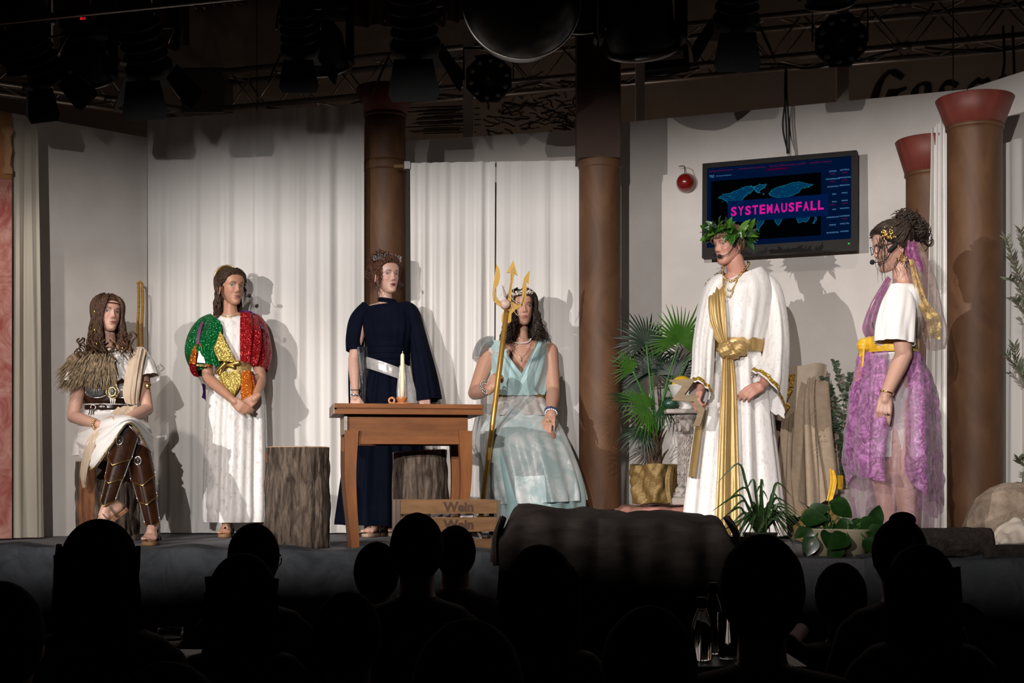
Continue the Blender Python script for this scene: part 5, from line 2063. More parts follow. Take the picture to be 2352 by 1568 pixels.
    g = PR([[(552, 716, 8.70), (572, 718, 8.68), (590, 728, 8.74)], [(551, 755, 8.625), (575, 757, 8.61), (600, 765, 8.66)], [(551, 795, 8.62), (572, 800, 8.60), (598, 808, 8.65)], [(552, 829, 8.625), (570, 833, 8.61), (590, 840, 8.65)]])
    part('red_front', sheet(g, 12, 9, .0045, 1.8, 11), M_REDS, sh)
    g = PR([[(594, 740, 8.70), (604, 748, 8.76)], [(600, 752, 8.69), (612, 762, 8.76)]])
    part('purple_patch', sheet(g, 5, 5), M_PURPS, sh)
    m = MB(); trim(m, [P(553, 714, 8.74), P(575, 716, 8.76), P(594, 728, 8.78), P(606, 745, 8.78), P(614, 775, 8.76)], .007, 6, .6); part('shawl_edging', m, M_PURPS, sh)
    g = PR([[(498, 855, 8.61), (522, 853, 8.595), (553, 851, 8.60)], [(503, 872, 8.60), (526, 876, 8.575), (555, 872, 8.58)], [(514, 890, 8.59), (532, 895, 8.57), (551, 888, 8.575)], [(528, 906, 8.59), (534, 911, 8.585), (542, 905, 8.585)]])
    part('gold_net_tip', sheet(g, 9, 7, .004, 2.2, 12), M_GOLDN, sh)
    g = PR([[(556, 851, 8.60), (570, 851, 8.59), (580, 853, 8.61)], [(554, 880, 8.585), (572, 880, 8.57), (586, 884, 8.59)], [(553, 905, 8.575), (572, 908, 8.555), (588, 912, 8.58)], [(556, 928, 8.57), (564, 932, 8.56), (574, 922, 8.565)]])
    part('orange_tip', sheet(g, 9, 7, .005, 1.6, 13), M_ORAN, sh)
    g = PR([[(577, 852, 8.615), (582, 853, 8.63)], [(585, 880, 8.60), (591, 885, 8.62)], [(588, 905, 8.59), (594, 912, 8.61)]])
    part('red_tip', sheet(g, 4, 6), M_REDS, sh)
    g = PR([[(463, 880, 8.80), (474, 884, 8.76)], [(466, 898, 8.82), (474, 905, 8.78)], [(464, 912, 8.83), (474, 922, 8.8)]])
    part('purple_tail', sheet(g, 5, 6, .004), M_PURPS, sh)
    for an in (anA, anB):
        sandal(t, an, (.05, -1, 0) if an is anA else (.3, -1, 0), .92, M_BLKS, M_SOLE, ST + .001)


# ---------------------------------------------------------------- 3  woman in navy
def woman_navy():
    t = thing('person', 'standing woman in a navy cape dress with dark tiara behind the table', 'person', P(885, 1231, 8.8).xy.to_3d() + V((0, 0, ST)))
    b = MB()
    pel = P(890, 885, 8.84); nk = P(886, 703, 8.80)
    torso(b, pel, nk, (1, .05, 0), .95)
    b.cap(nk, P(884, 668, 8.80), .045, .042)
    shL, shR = P(832, 722, 8.80), P(945, 718, 8.82)
    b.cap(nk - V((0, 0, .015)), shL, .05, .046); b.cap(nk - V((0, 0, .015)), shR, .05, .046)
    elL, wrL = P(812, 826, 8.74), P(816, 906, 8.62)
    elR, wrR = P(965, 826, 8.78), P(975, 900, 8.70)
    arm(b, shL, elL, wrL, .93); arm(b, shR, elR, wrR, .93)
    hand(b, wrL, (.05, -.15, -1), (-.1, -1, .1), .92, (.2, .25, .3, .3), 1, .05)
    hand(b, wrR, (.05, -.15, -1), (.1, -1, .1), .92, (.2, .25, .3, .3), -1, .05)
    anA, anB = P(868, 1200, 8.72), P(905, 1200, 8.84)
    leg(b, P(868, 905, 8.84), P(868, 1050, 8.80), anA, .92); leg(b, P(910, 905, 8.84), P(908, 1050, 8.84), anB, .92)
    anA.z = anB.z = ST + .105
    foot(b, anA, (-.45, -1, 0), .92); foot(b, anB, (.1, -1, 0), .92)
    M4 = head_frame(P(887, 634, 8.78), 36, 2, 2, 1.0)
    st = dict(SK_PALE); st['gaze'] = 1
    finish_body('body', b, st, M4, t)
    rnd = random.Random(3)
    m = scalp(M4, .015, HL, 3, .006)
    R3 = M4.to_3x3()
    curls(m, rnd, 150, M4 @ V((0, -.045, .105)), (.070, .062, .045), R3, .0042, 1.6, .013, .05)
    curls(m, rnd, 60, M4 @ V((.03, -.085, .03)), (.055, .035, .06), R3, .004, 1.6, .012, .05)
    curls(m, rnd, 60, M4 @ V((-.03, -.08, .03)), (.055, .035, .06), R3, .004, 1.6, .012, .05)
    for k in range(46):
        ph0 = rnd.uniform(-1.5, 1.5); z0 = HL(ph0) + .004
        pts = []
        for q in range(10):
            u = q / 9
            p = head_surface(ph0 * (1 + .5 * u), lerp(z0, .108, u ** .8), False)
            n = V((p.x / .07, (p.y + .006) / .09, (p.z - .01) / .11)).normalized()
            pts.append(M4 @ (p + n * (.012 + .014 * u + .005 * sin(u * 9 + k))))
        lock(m, pts, .007)
    for x, y, z, L in ((.070, .045, .055, .17), (.074, .035, .03, .20), (.066, .055, .06, .12), (-.062, .055, .06, .16), (-.066, .05, .05, .19), (.076, -.02, .02, .14), (-.02, -.1, .0, .13), (.05, -.09, .0, .12), (.073, .03, .04, .10)):
        spiral(m, M4 @ V((x, y, z)), L, .008, .0035, 2.6, ph=rnd.uniform(0, 6))
        spiral(m, M4 @ V((x * .97, y, z + .004)), L * .9, .010, .0028, 2.3, ph=rnd.uniform(0, 6))
    for k in range(9):
        c = M4 @ V((rnd.uniform(-.05, .06), rnd.uniform(-.12, -.07), rnd.uniform(.05, .15)))
        m.tube(ring_pts(c, (rnd.gauss(0, 1), rnd.gauss(0, 1), rnd.gauss(0, 1)), rnd.uniform(.012, .02), 18)[:-3], .0022, 5)
    part('hair', m, H_RED, t)
    m = MB()
    pts = [M4 @ V((sin(a) * .088, .040 * cos(a) + .008, .082 + .018 * cos(a))) for a in [lerp(-1.6, 1.6, q / 30) for q in range(31)]]
    m.tube(pts, .003, 6)
    ti = part('dark_tiara', m, mat('gunmetal', (.06, .06, .065), .25, metal=1.0), t)
    mg = mat('clear_crystal', (.5, .5, .52), .08, metal=.8)
    for q in range(46):
        a = lerp(-1.5, 1.5, (q + rnd.random()) / 46)
        p = V((sin(a) * .090, .042 * cos(a) + .010, .084 + .018 * cos(a)))
        h = rnd.uniform(.006, .034) * (1 if q % 3 else 1.25)
        e = p + V((sin(a) * .012 + rnd.uniform(-.006, .006), rnd.uniform(0, .01), h))
        m = MB(); m.cap(M4 @ p, M4 @ e, .0026, .001, 5, 2); part('tiara_spike', m, MATS['gunmetal'], ti)
        for w_ in (.1, .45, .85):
            m = MB(); m.ell(M4 @ (p.lerp(e, w_) + V((rnd.uniform(-.004, .004), .002, 0))), (.0042, .0042, .0042), None, 6, 4); part('crystal', m, mg, ti, smooth=False)
    headset(M4, t, -1, tip=(-.055, .092, -.068))
    # dress
    m = robe([(888, 699, 40, 8.80, .070, 0, .012), (889, 708, 58, 8.805, .085, .001, .008), (890, 730, 63, 8.81, .105, .003), (892, 762, 60, 8.80, .125, .004), (893, 800, 50, 8.81, .108, .003), (891, 835, 46, 8.81, .100, .003), (889, 862, 50, 8.815, .112, .007), (888, 920, 66, 8.82, .145, .014), (886, 1000, 80, 8.82, .17, .020), (884, 1100, 94, 8.82, .19, .024), (882, 1180, 103, 8.82, .21, .026), (881, 1204, 105, 8.82, .21, .026)], 150, 7, 31, (5, 8, 12, 17, 23))
    dr = part('navy_dress', m, M_NAVY, t)
    for k, y in enumerate((792, 806, 820, 834)):
        m = robe([(892, y - 6, 49, 8.805, .110, .001), (892, y, 50, 8.805, .113, .002), (892, y + 7, 49, 8.805, .108, .001)], 64, 3, 40 + k)
        part('waist_pleat', m, M_NAVY, dr)
    m = robe([(890, 686, 21, 8.80, .052, 0, -.008), (890, 691, 22, 8.80, .055, 0, -.008), (891, 697, 23, 8.80, .058, 0, -.010)], 40, 3, 2)
    part('choker_band', m, M_NAVY, dr)
    m = sleeve([P(846, 704, 8.81), P(824, 735, 8.80), P(816, 775, 8.785), P(815, 806, 8.775)], [(.045, .068, .001), (.056, .066, .003), (.056, .064, .003), (.052, .062, .003)], 48, 8, 14)
    cs = part('cape_sleeve', m, M_NAVY, t)
    g = PR([[(822, 796, 8.70), (834, 796, 8.73), (848, 798, 8.80)], [(827, 850, 8.69), (838, 850, 8.72), (850, 850, 8.80)], [(829, 895, 8.68), (840, 895, 8.71), (852, 895, 8.80)], [(828, 932, 8.67), (840, 932, 8.70), (852, 932, 8.80)]])
    part('cape_panel', sheet(g, 7, 8, .006, 2.0, 5), M_NAVYS, cs)
    g = PR([[(806, 796, 8.73), (803, 796, 8.80), (806, 796, 8.86)], [(803, 850, 8.75), (801, 850, 8.80), (804, 850, 8.86)], [(803, 900, 8.75), (801, 900, 8.80), (804, 900, 8.86)], [(805, 932, 8.75), (802, 932, 8.80), (805, 932, 8.86)]])
    part('cape_panel', sheet(g, 5, 8, .003, 1.0, 6), M_NAVY, cs)
    m = sleeve([P(926, 701, 8.82), P(945, 716, 8.82), P(957, 760, 8.80), P(966, 810, 8.77), P(975, 865, 8.74), P(982, 920, 8.72)], [(.03, .055, 0), (.046, .064, .001), (.050, .070, .004), (.058, .074, .008), (.068, .078, .012), (.078, .080, .014)], 48, 8, 15)
    part('cape_sleeve', m, M_NAVY, t)
    # sash
    m = robe([(889, 836, 49, 8.80, .122, .001, -.045), (889, 845, 50, 8.80, .126, .003, -.045), (889, 856, 50, 8.80, .126, .001, -.045), (889, 862, 49, 8.80, .122, .001, -.045)], 72, 5, 8)
    s_ = part('silver_sash', m, M_SILV, t)
    g = PR([[(918, 840, 8.67), (930, 836, 8.67), (942, 842, 8.70)], [(914, 870, 8.645), (932, 870, 8.64), (948, 872, 8.68)], [(912, 900, 8.63), (932, 902, 8.62), (956, 904, 8.67)], [(914, 925, 8.63), (934, 927, 8.62), (958, 926, 8.67)]])
    part('sash_tail', sheet(g, 7, 7, .005, 2.2, 3), M_SILV, s_)
    m = MB(); m.tube(ring_pts(wrL + V((0, 0, .03)), (0, -.1, 1), .030), .002, 5); part('wristband', m, M_BLACKM, t)
    m = MB(); m.tube(ring_pts(wrL - V((0, 0, .002)), (.1, -.1, 1), .029), .004, 6); m.ell(wrL + V((-.005, -.029, -.002)), (.011, .005, .008)); part('bracelet', m, M_SILVER, t)
    for an, d in ((anA, (-.45, -1, 0)), (anB, (.1, -1, 0))):
        sandal(t, an, d, .92, M_BLKS, mat('pale_sole', (.36, .25, .18), .7) if an is anA else MATS['pale_sole'], ST + .001)


# ---------------------------------------------------------------- 4  seated woman with the trident
def woman_trident():
    t = thing('person', 'seated woman in a pale aqua dress holding a golden trident', 'person', P(1195, 1230, 8.65).xy.to_3d() + V((0, 0, ST)))
    b = MB()
    pel = P(1195, 985, 8.68); nk = P(1196, 790, 8.64)
    torso(b, pel, nk, (1, 0, 0), 1.0, True, 0, 1.08)
    b.cap(nk, P(1196, 752, 8.63), .049, .045)
    shL, shR = P(1124, 810, 8.63), P(1262, 806, 8.64)
    b.cap(nk - V((0, 0, .02)), shL, .055, .052); b.cap(nk - V((0, 0, .02)), shR, .055, .052)
    elL, wrL = P(1091, 902, 8.50), P(1126, 893, 8.26)
    elR, wrR = P(1271, 900, 8.54), P(1266, 948, 8.285)
    arm(b, shL, elL, wrL, 1.18); arm(b, shR, elR, wrR, 1.15)
    hand(b, wrL, (.42, -.12, .88), (-.55, -.8, .2), .95, (.95, 1.0, 1.05, 1.1), 1, .0, (.5, .75))
    hand(b, wrR, (-.12, -.72, -.62), (-.1, -.62, .75), .92, (.12, .15, .15, .18), -1, .06, (.5, .15))
    knA, knB = P(1165, 1005, 8.22), P(1258, 1005, 8.22)
    anA, anB = P(1180, 1200, 8.30), P(1262, 1200, 8.28)
    leg(b, P(1165, 995, 8.65), knA, anA, 1.0); leg(b, P(1228, 995, 8.65), knB, anB, 1.0)
    foot(b, anA, (0, -1, 0), .9); foot(b, anB, (.1, -1, 0), .9)
    for k in range(2):
        b.ell(P((1172, 1220)[k], 850, 8.56), (.066, .055, .060))
    M4 = head_frame(P(1199, 709, 8.60), 10, 4, 4, .945)
    st = dict(SK_MED); st['gaze'] = -1; st['jaw'] = .95
    finish_body('body', b, st, M4, t)
    rnd = random.Random(6)
    m = scalp(M4, .014, HL, 6)
    hang_locks(m, M4, rnd, 90, (.95, 2.8), (.09, .112), .165, .0105, .018, 1.5, .022, 1.3)
    hang_locks(m, M4, rnd, 90, (-2.8, -.95), (.09, .112), .165, .0105, .018, 1.5, .022, 1.3)
    hang_locks(m, M4, rnd, 40, (2.6, 3.7), (.08, .11), .15, .011, .014, 1.4, .02, .8)
    hang_locks(m, M4, rnd, 14, (.75, 1.05), (.095, .112), .05, .007, .012, 1.2, .014, .6)
    part('hair', m, H_BLK, t)
    m = MB()
    rg = [M4 @ V((sin(a) * .088, cos(a) * .095 - .005, .070 + .010 * cos(a))) for a in [q * PI / 20 for q in range(41)]]
    m.tube(rg, .004, 6)
    cr = part('shell_crown', m, M_SILVER, t)
    msh = mat('white_shell', (.68, .62, .56), .35, (.5, .42, .36), 60, coat=.3)
    for q in range(34):
        a = lerp(-1.7, 1.7, (q + rnd.random() * .6) / 34)
        p = V((sin(a) * .092, cos(a) * .099 - .005, .074 + .010 * cos(a) + rnd.uniform(-.004, .012)))
        m = MB()
        if q % 4 == 0:
            m.cap(M4 @ p, M4 @ (p + V((rnd.uniform(-.008, .008), .008, rnd.uniform(.014, .034)))), .0055, .001, 8, 3)
        else:
            m.ell(M4 @ p, (.0085, .0065, .0075), Matrix.Rotation(rnd.uniform(0, 3), 3, 'Y'), 10, 6)
        part('crown_shell', m, msh, cr)
    for sd in (-1, 1):
        m = MB(); m.tube(ring_pts(M4 @ V((sd * .078, 0, -.05)), (1, 0, 0), .010), .0015, 5); part('earring', m, M_SILVER, t)
    # bodice
    gL = PR([[(1108, 792, 8.69), (1122, 780, 8.62), (1148, 782, 8.553)], [(1120, 832, 8.60), (1150, 830, 8.478), (1176, 828, 8.468)], [(1134, 872, 8.538), (1168, 870, 8.453), (1208, 868, 8.463)], [(1144, 906, 8.538), (1182, 908, 8.483), (1236, 906, 8.503)]])
    bo = part('bodice', sheet(gL, 10, 9, .004, 3.0, 3), M_AQUA, t)
    gR = PR([[(1232, 784, 8.548), (1250, 779, 8.61), (1268, 790, 8.69)], [(1213, 828, 8.463), (1240, 830, 8.478), (1267, 834, 8.61)], [(1192, 868, 8.453), (1226, 870, 8.458), (1261, 874, 8.558)], [(1165, 906, 8.498), (1206, 908, 8.488), (1250, 906, 8.558)]])
    part('bodice_panel', sheet(gR, 10, 9, .004, 3.0, 4), M_AQUA, bo)
    g = PR([[(1118, 788, 8.72), (1195, 800, 8.78), (1262, 788, 8.72)], [(1126, 840, 8.70), (1195, 845, 8.79), (1262, 840, 8.70)], [(1138, 906, 8.66), (1195, 906, 8.79), (1252, 906, 8.66)]])
    part('bodice_back', sheet(g, 8, 6, .003, 3), M_AQUA, bo)
    m = sleeve([P(1136, 782, 8.62), P(1116, 792, 8.63), P(1104, 812, 8.63), P(1100, 826, 8.62)], [(.030, .060, .001), (.048, .070, .003), (.044, .066, .004), (.036, .06, .004)], 36, 6, 4)
    part('cap_sleeve', m, M_GREYS, bo)
    m = MB()
    for k in range(3):
        beads(m, vs([P(1124, 800 + 3 * k, 8.545), P(1140, 808 + 4 * k, 8.515), P(1158, 806 + 3 * k, 8.51), P(1166, 800, 8.52)], 6), .0035)
    part('pearl_strand', m, M_PEARL, bo)
    m = MB(); beads(m, [nk + V((cos(a) * .062, -.012 - sin(a) * .066, .032 - .034 * max(0, sin(a)))) for a in [q * PI / 24 for q in range(-6, 31)]], .0045); part('pearl_necklace', m, M_PEARL, t)
    m = MB(); m.tube(vs([P(1172, 790, 8.565), P(1182, 808, 8.53), P(1197, 822, 8.512), P(1211, 808, 8.53), P(1220, 790, 8.565)], 6), .0014, 5); m.ell(P(1197, 826, 8.508), (.005, .004, .007)); part('pendant', m, M_GOLD, t)
    # belt, peplum, skirt
    m = MB()
    for k in range(4):
        m.tube([P(1196, 906 + 3.2 * k, 8.62) + V((cos(a) * .150, sin(a) * .118, .003 * sin(3 * a + k))) for a in [q * PI / 24 for q in range(49)]], .006, 6)
    part('cord_belt', m, mat('gold_cord', (.32, .20, .07), .5, (.22, .13, .045), 80), t)
    m = robe([(1196, 911, 54, 8.62, .128, .002), (1196, 925, 60, 8.60, .150, .006), (1197, 942, 69, 8.57, .190, .012), (1198, 956, 76, 8.54, .215, .015)], 120, 7, 9, (5, 8, 11, 15))
    part('satin_peplum', m, M_SILVW, t)
    m = robe([(1197, 930, 58, 8.60, .14, .004), (1198, 960, 74, 8.53, .20, .006), (1200, 990, 90, 8.45, .28, .008), (1208, 1030, 100, 8.40, .32, .012), (1222, 1080, 105, 8.37, .31, .018), (1234, 1130, 104, 8.36, .30, .022), (1240, 1166, 100, 8.36, .29, .024), (1241, 1212, 100, 8.36, .29, .022)], 150, 8, 10, (4, 6, 9, 13, 17))
    part('aqua_underskirt', m, M_AQUA, t)
    m = robe([(1197, 928, 60, 8.60, .15, .004), (1198, 958, 77, 8.53, .215, .008), (1199, 988, 94, 8.45, .295, .010), (1208, 1030, 104, 8.395, .335, .014), (1222, 1080, 109, 8.365, .325, .020), (1233, 1125, 109, 8.355, .315, .026, .004), (1240, 1152, 105, 8.355, .31, .03, .012)], 160, 8, 11, (4, 7, 10, 14, 19))
    part('organza_overskirt', m, M_AQUA2, t)
    g = PR([[(1128, 925, 8.52), (1110, 930, 8.60), (1100, 935, 8.72)], [(1118, 970, 8.45), (1098, 975, 8.58), (1092, 975, 8.72)], [(1120, 1015, 8.40), (1092, 1020, 8.55), (1086, 1015, 8.72)], [(1124, 1050, 8.38), (1108, 1058, 8.48), (1096, 1046, 8.66)]])
    part('sheer_side_drape', sheet(g, 8, 8, .010, 1.6, 5), M_GREYS, t)
    m = MB()
    for k in range(2):
        beads(m, ring_pts(wrL + V((-.022, .012, .002 + .016 * k)), (.4, -.7, .5), .037, 26), .0055)
    part('bead_bracelet', m, M_SILVER, t)
    m = MB(); beads(m, ring_pts(wrR + V((0, .012, .010)), (-.1, -.6, -.7), .034, 24), .0085); part('blue_bracelet', m, M_BEADB, t)
    m = MB(); beads(m, ring_pts(wrR + V((0, 0, 0)), (-.1, -.6, -.7), .033, 26), .006); part('pearl_bracelet', m, M_PEARL, t)
    m = MB(); m.tube(ring_pts(P(1260, 968, 8.205), (0, -.8, -.5), .0105, 14), .0022, 5); part('finger_ring', m, M_GOLD, t)

    # trident
    A = P(1098, 1246, 8.14); A.z = ST + .002
    B = P(1164, 712, 8.12)
    tr = thing('trident', 'golden trident with a shell and string in the seated woman\'s hand', 'trident', A)
    m = MB(); m.tube([A, B], .0155, 16); part('shaft', m, M_GOLDP, tr)
    ax = (B - A).normalized(); ex = V((1, 0, 0)); ex = (ex - ax * ex.dot(ax)).normalized(); ey = ax.cross(ex)
    def Q(px, py):
        return P(px, py, 8.115)
    polys = {
        'prong': [[(1131, 672), (1140, 606), (1147, 617), (1149, 633), (1145, 650), (1138, 664), (1139, 677), (1145, 688), (1152, 695), (1150, 704), (1140, 698), (1132, 688)],
                  [(1164, 697), (1173, 645), (1171, 625), (1164, 626), (1179, 597), (1189, 633), (1182, 628), (1177, 652), (1174, 694)],
                  [(1196, 700), (1199, 680), (1200, 655), (1204, 637), (1217, 620), (1214, 652), (1209, 646), (1210, 665), (1208, 685), (1200, 702)]],
        'fork_base': [[(1150, 692), (1164, 696), (1176, 692), (1188, 700), (1198, 696), (1200, 703), (1185, 710), (1175, 720), (1174, 738), (1168, 742), (1152, 738), (1153, 722), (1160, 712), (1150, 706)]],
    }
    for nm, L in polys.items():
        for pl in L:
            m = MB(); ps = [Q(*p) for p in pl]; n = len(ps)
            m.add(ps + [p + V((0, .014, 0)) for p in ps], [tuple(range(n)), tuple(range(2 * n - 1, n - 1, -1))] + [(i, i + n, (i + 1) % n + n, (i + 1) % n) for i in range(n)])
            part(nm, m, M_GOLDFLAT, tr, smooth=False)
    m = MB(); m.ell(P(1161, 698, 8.09), (.028, .022, .028), None, 24, 16, lambda p: p * (1 + .05 * sin(14 * math.atan2(p.z, p.x)))); part('shell', m, mat('pinkish_shell', (.62, .46, .40), .5, (.45, .3, .25), 40), tr)
    m = MB(); m.cap(P(1154, 656, 8.09), P(1161, 680, 8.09), .003, .008, 8); part('shell_spike', m, mat('grey_shell', (.3, .27, .25), .5), tr)
    m = MB()
    for pts in ([(1134, 690), (1136, 662), (1140, 660), (1142, 688), (1160, 690)], [(1160, 690), (1170, 660), (1175, 615), (1180, 640), (1178, 690)], [(1164, 668), (1180, 690), (1196, 696), (1204, 668), (1202, 664)], [(1175, 700), (1182, 716), (1190, 724), (1194, 712), (1200, 680)], [(1150, 680), (1165, 640)]):
        m.tube(vs([P(x, y, 8.10) for x, y in pts], 5), .0016, 5)
    part('string', m, mat('pale_string', (.6, .48, .36), .8), tr)


# ---------------------------------------------------------------- 5  man in white velvet
def man_zeus():
    t = thing('person', 'standing man in a white velvet robe with gold sash and leaf wreath', 'person', P(1690, 1241, 8.05).xy.to_3d() + V((0, 0, ST)))
    b = MB()
    pel = P(1698, 860, 8.08); nk = P(1697, 634, 8.05)
    torso(b, pel, nk, (1, .10, 0), .96, False)
    b.cap(nk, P(1686, 598, 8.03), .056, .054)
    shL, shR = P(1643, 664, 8.03), P(1766, 656, 8.10)
    b.cap(nk - V((0, 0, .01)), shL, .055, .05); b.cap(nk - V((0, 0, .01)), shR, .055, .05)
    elL, wrL = P(1626, 790, 8.02), P(1608, 898, 7.86)
    elR, wrR = P(1790, 780, 8.10), P(1752, 884, 7.90)
    arm(b, shL, elL, wrL, 1.0); arm(b, shR, elR, wrR, 1.0)
    hand(b, wrL, (-.35, -.5, -.75), (-.7, -.2, .5), 1.0, (.9, .95, 1.0, 1.05), -1, .0, (.4, .8))
    hand(b, wrR, (-.75, -.35, -.35), (.2, -.85, .6), 1.0, (.45, .5, .55, .6), -1, .02, (.3, .3))
    anA, anB = P(1660, 1210, 8.08), P(1726, 1210, 8.14)
    leg(b, P(1668, 880, 8.08), P(1666, 1040, 8.06), anA, 1.0); leg(b, P(1728, 880, 8.10), P(1728, 1040, 8.12), anB, 1.0)
    anA.z = anB.z = ST + .09
    foot(b, anA, (-.2, -1, 0), 1.05); foot(b, anB, (.2, -1, 0), 1.05)
    M4 = head_frame(P(1674, 562, 8.02), -58, -7, 0, .985)
    st = dict(SK_MAN); st['gaze'] = -1; st['nose'] = .95
    finish_body('body', b, st, M4, t)
    rnd = random.Random(8)
    m = scalp(M4, .010, lambda p: interp([(0, .060), (.6, .058), (1.0, .04), (1.25, .012), (1.45, .004), (1.7, -.02), (2.2, -.055), (3.2, -.068)], abs(p)), 8)
    for k in range(120):
        ph = rnd.uniform(-1.25, 1.25)
        z1 = rnd.uniform(.030, .050) if abs(ph) < .9 else rnd.uniform(.005, .03)
        pts = []
        sw = rnd.uniform(-.25, .25)
        for q in range(9):
            u = q / 8
            p = head_surface(ph * (.4 + .6 * u) + sw * u, lerp(.105, z1, u), False)
            n = V((p.x / .07, (p.y + .006) / .09, (p.z - .01) / .11)).normalized()
            pts.append(M4 @ (p + n * (.012 + .008 * sin(u * 3.0))))
        lock(m, pts, .006)
    for k in range(90):
        ph = math.copysign(rnd.uniform(1.45, 3.1), rnd.uniform(-1, 1))
        z0 = rnd.uniform(-.02, .06)
        pts = []
        for q in range(6):
            u = q / 5
            p = head_surface(ph, lerp(z0 + .04, z0 - .03, u), False)
            n = V((p.x / .07, (p.y + .006) / .09, (p.z - .01) / .11)).normalized()
            pts.append(M4 @ (p + n * .013))
        lock(m, pts, .006)
    part('hair', m, H_SAND, t)
    # wreath
    m = MB()
    rg = [V((sin(a) * .092, cos(a) * .104 - .010, .058 - .014 * cos(a + 2.6))) for a in [q * PI / 24 for q in range(49)]]
    m.tube([M4 @ p for p in rg], .004, 6)
    wr = part('leaf_wreath', m, mat('wreath_stem', (.05, .04, .015), .7), t)
    mls = [mat('laurel_leaf', (.022, .085, .010), .35, (.045, .15, .02), 30, coat=.25, trl=.25), mat('laurel_leaf_light', (.07, .20, .018), .38, (.11, .27, .03), 30, coat=.2, trl=.3), mat('laurel_leaf_dark', (.012, .045, .010), .4, (.02, .07, .015), 30, coat=.2)]
    lms = []
    for L, W, bd in ((.070, .017, .25), (.084, .021, .2), (.058, .016, .3)):
        for mm in mls:
            me = leaf_mesh(L, W, bd, .3).mesh('leaf'); setmats(me, mm); lms.append(me)
    R3 = M4.to_3x3()
    for k in range(128):
        a = rnd.uniform(-2.9, 2.9)
        back = abs(a) > 1.0
        p = V((sin(a) * .094, cos(a) * .106 - .010, .060 - .014 * cos(a + 2.6) + rnd.uniform(-.012, .034) - (.03 * rnd.random() if back else 0)))
        out = V((sin(a), cos(a), 0))
        tan = V((cos(a), -sin(a), 0)) * rnd.choice([-1, 1])
        d = (out * rnd.uniform(.3, .95) + V((0, 0, rnd.uniform(-.3, .9) if not back else rnd.uniform(-1, .8))) + tan * rnd.uniform(.1, .9)).normalized()
        nn = (out * .8 + V((0, 0, .5)) + V((rnd.gauss(0, .35), rnd.gauss(0, .35), rnd.gauss(0, .35)))).normalized()
        d = R3 @ d; nn = R3 @ nn
        x = d.cross(nn).normalized(); nn = x.cross(d)
        d.normalize(); nn.normalize()
        place('wreath_leaf', lms[rnd.randrange(9)], wr, frame_m(M4 @ p, x, d, nn), None)
    m = MB()
    for k in range(54):
        a = -rnd.uniform(.02, .95)
        p = V((sin(a) * .094, cos(a) * .106 - .004, rnd.uniform(.040, .074)))
        d = V((rnd.gauss(0, 1), rnd.gauss(0, .3), rnd.gauss(0, 1))).normalized()
        m.cap(M4 @ p, M4 @ (p + d * .014), .0035, .0012, 6, 2)
    part('gold_leaf_spray', m, M_GOLD, t, kind='stuff')
    headset(M4, t, -1, tip=(-.030, .104, -.066))
    # robe
    m = robe([(1700, 632, 50, 8.055, .074, 0, .05), (1704, 646, 62, 8.06, .108, .002, .03), (1706, 672, 70, 8.07, .142, .003), (1702, 730, 66, 8.07, .150, .006), (1698, 775, 58, 8.07, .138, .008), (1696, 800, 55, 8.07, .120, .008), (1694, 830, 62, 8.07, .130, .012), (1692, 900, 78, 8.07, .150, .016), (1690, 1000, 92, 8.07, .175, .022), (1690, 1100, 104, 8.07, .195, .028), (1690, 1190, 114, 8.07, .215, .032), (1690, 1228, 117, 8.07, .22, .034)], 170, 7, 51, (4, 6, 9, 12, 17))
    part('velvet_robe', m, M_VELV, t)
    ends = []
    for pts, rad, nm in (([P(1744, 634, 8.08), P(1768, 664, 8.09), P(1780, 720, 8.08), P(1783, 790, 8.04), P(1776, 860, 7.97), P(1762, 905, 7.90)], [(.040, .060, .0), (.060, .085, .002), (.062, .098, .005), (.066, .105, .009), (.074, .105, .012), (.098, .100, .012)], 1),
                         ([P(1662, 640, 8.03), P(1642, 662, 8.03), P(1628, 710, 8.03), P(1616, 790, 8.0), P(1612, 860, 7.92), P(1606, 900, 7.85)], [(.04, .06, 0), (.055, .078, .002), (.056, .085, .005), (.058, .090, .008), (.056, .085, .010), (.060, .075, .008)], -1)):
        f = foldf(60 + nm, (3, 5, 8, 12))
        sm = spline([tuple(p) + tuple(r) for p, r in zip(pts, rad)], 9)
        path = [V(q[:3]) for q in sm]
        fr = frames(path, (0, 1, 0))
        rows = []
        N = len(sm)
        for j, q in enumerate(sm):
            tt, a_, b_ = fr[j]
            if nm == 1:
                tilt = sst(.6, 1.0, j / (N - 1)) * V((-.045, 0, .075)) * 1.0
            else:
                tilt = sst(.7, 1.0, j / (N - 1)) * V((0, 0, -.02))
            row = []
            for i in range(48):
                th = 2 * PI * i / 48
                e = q[5] * f(th, j / N * 3)
                o = a_ * (q[3] + e) * cos(th) + b_ * (q[4] + e) * sin(th)
                sx = o.x / max(q[3], .01)
                row.append(path[j] + o + V((0, 0, 1)) * (-sx * (.085 if nm == 1 else .02) * sst(.55, 1, j / (N - 1))))
            rows.append(row)
        m = MB(); m.loft(rows, (False, False))
        sl = part('robe_sleeve', m, M_VELV, t)
        k = N - 4
        m = MB(); m.loft([[p + (p - path[k + d_]).normalized() * .004 for p in rows[k + d_]] for d_ in (0, 1, 2)], (False, False))
        part('gold_cuff_band', m, sequin('gold_cuff', (.50, .30, .03), (.70, .46, .08), 200, 1.0, .25, .8) if nm == 1 else MATS['gold_cuff'], sl)
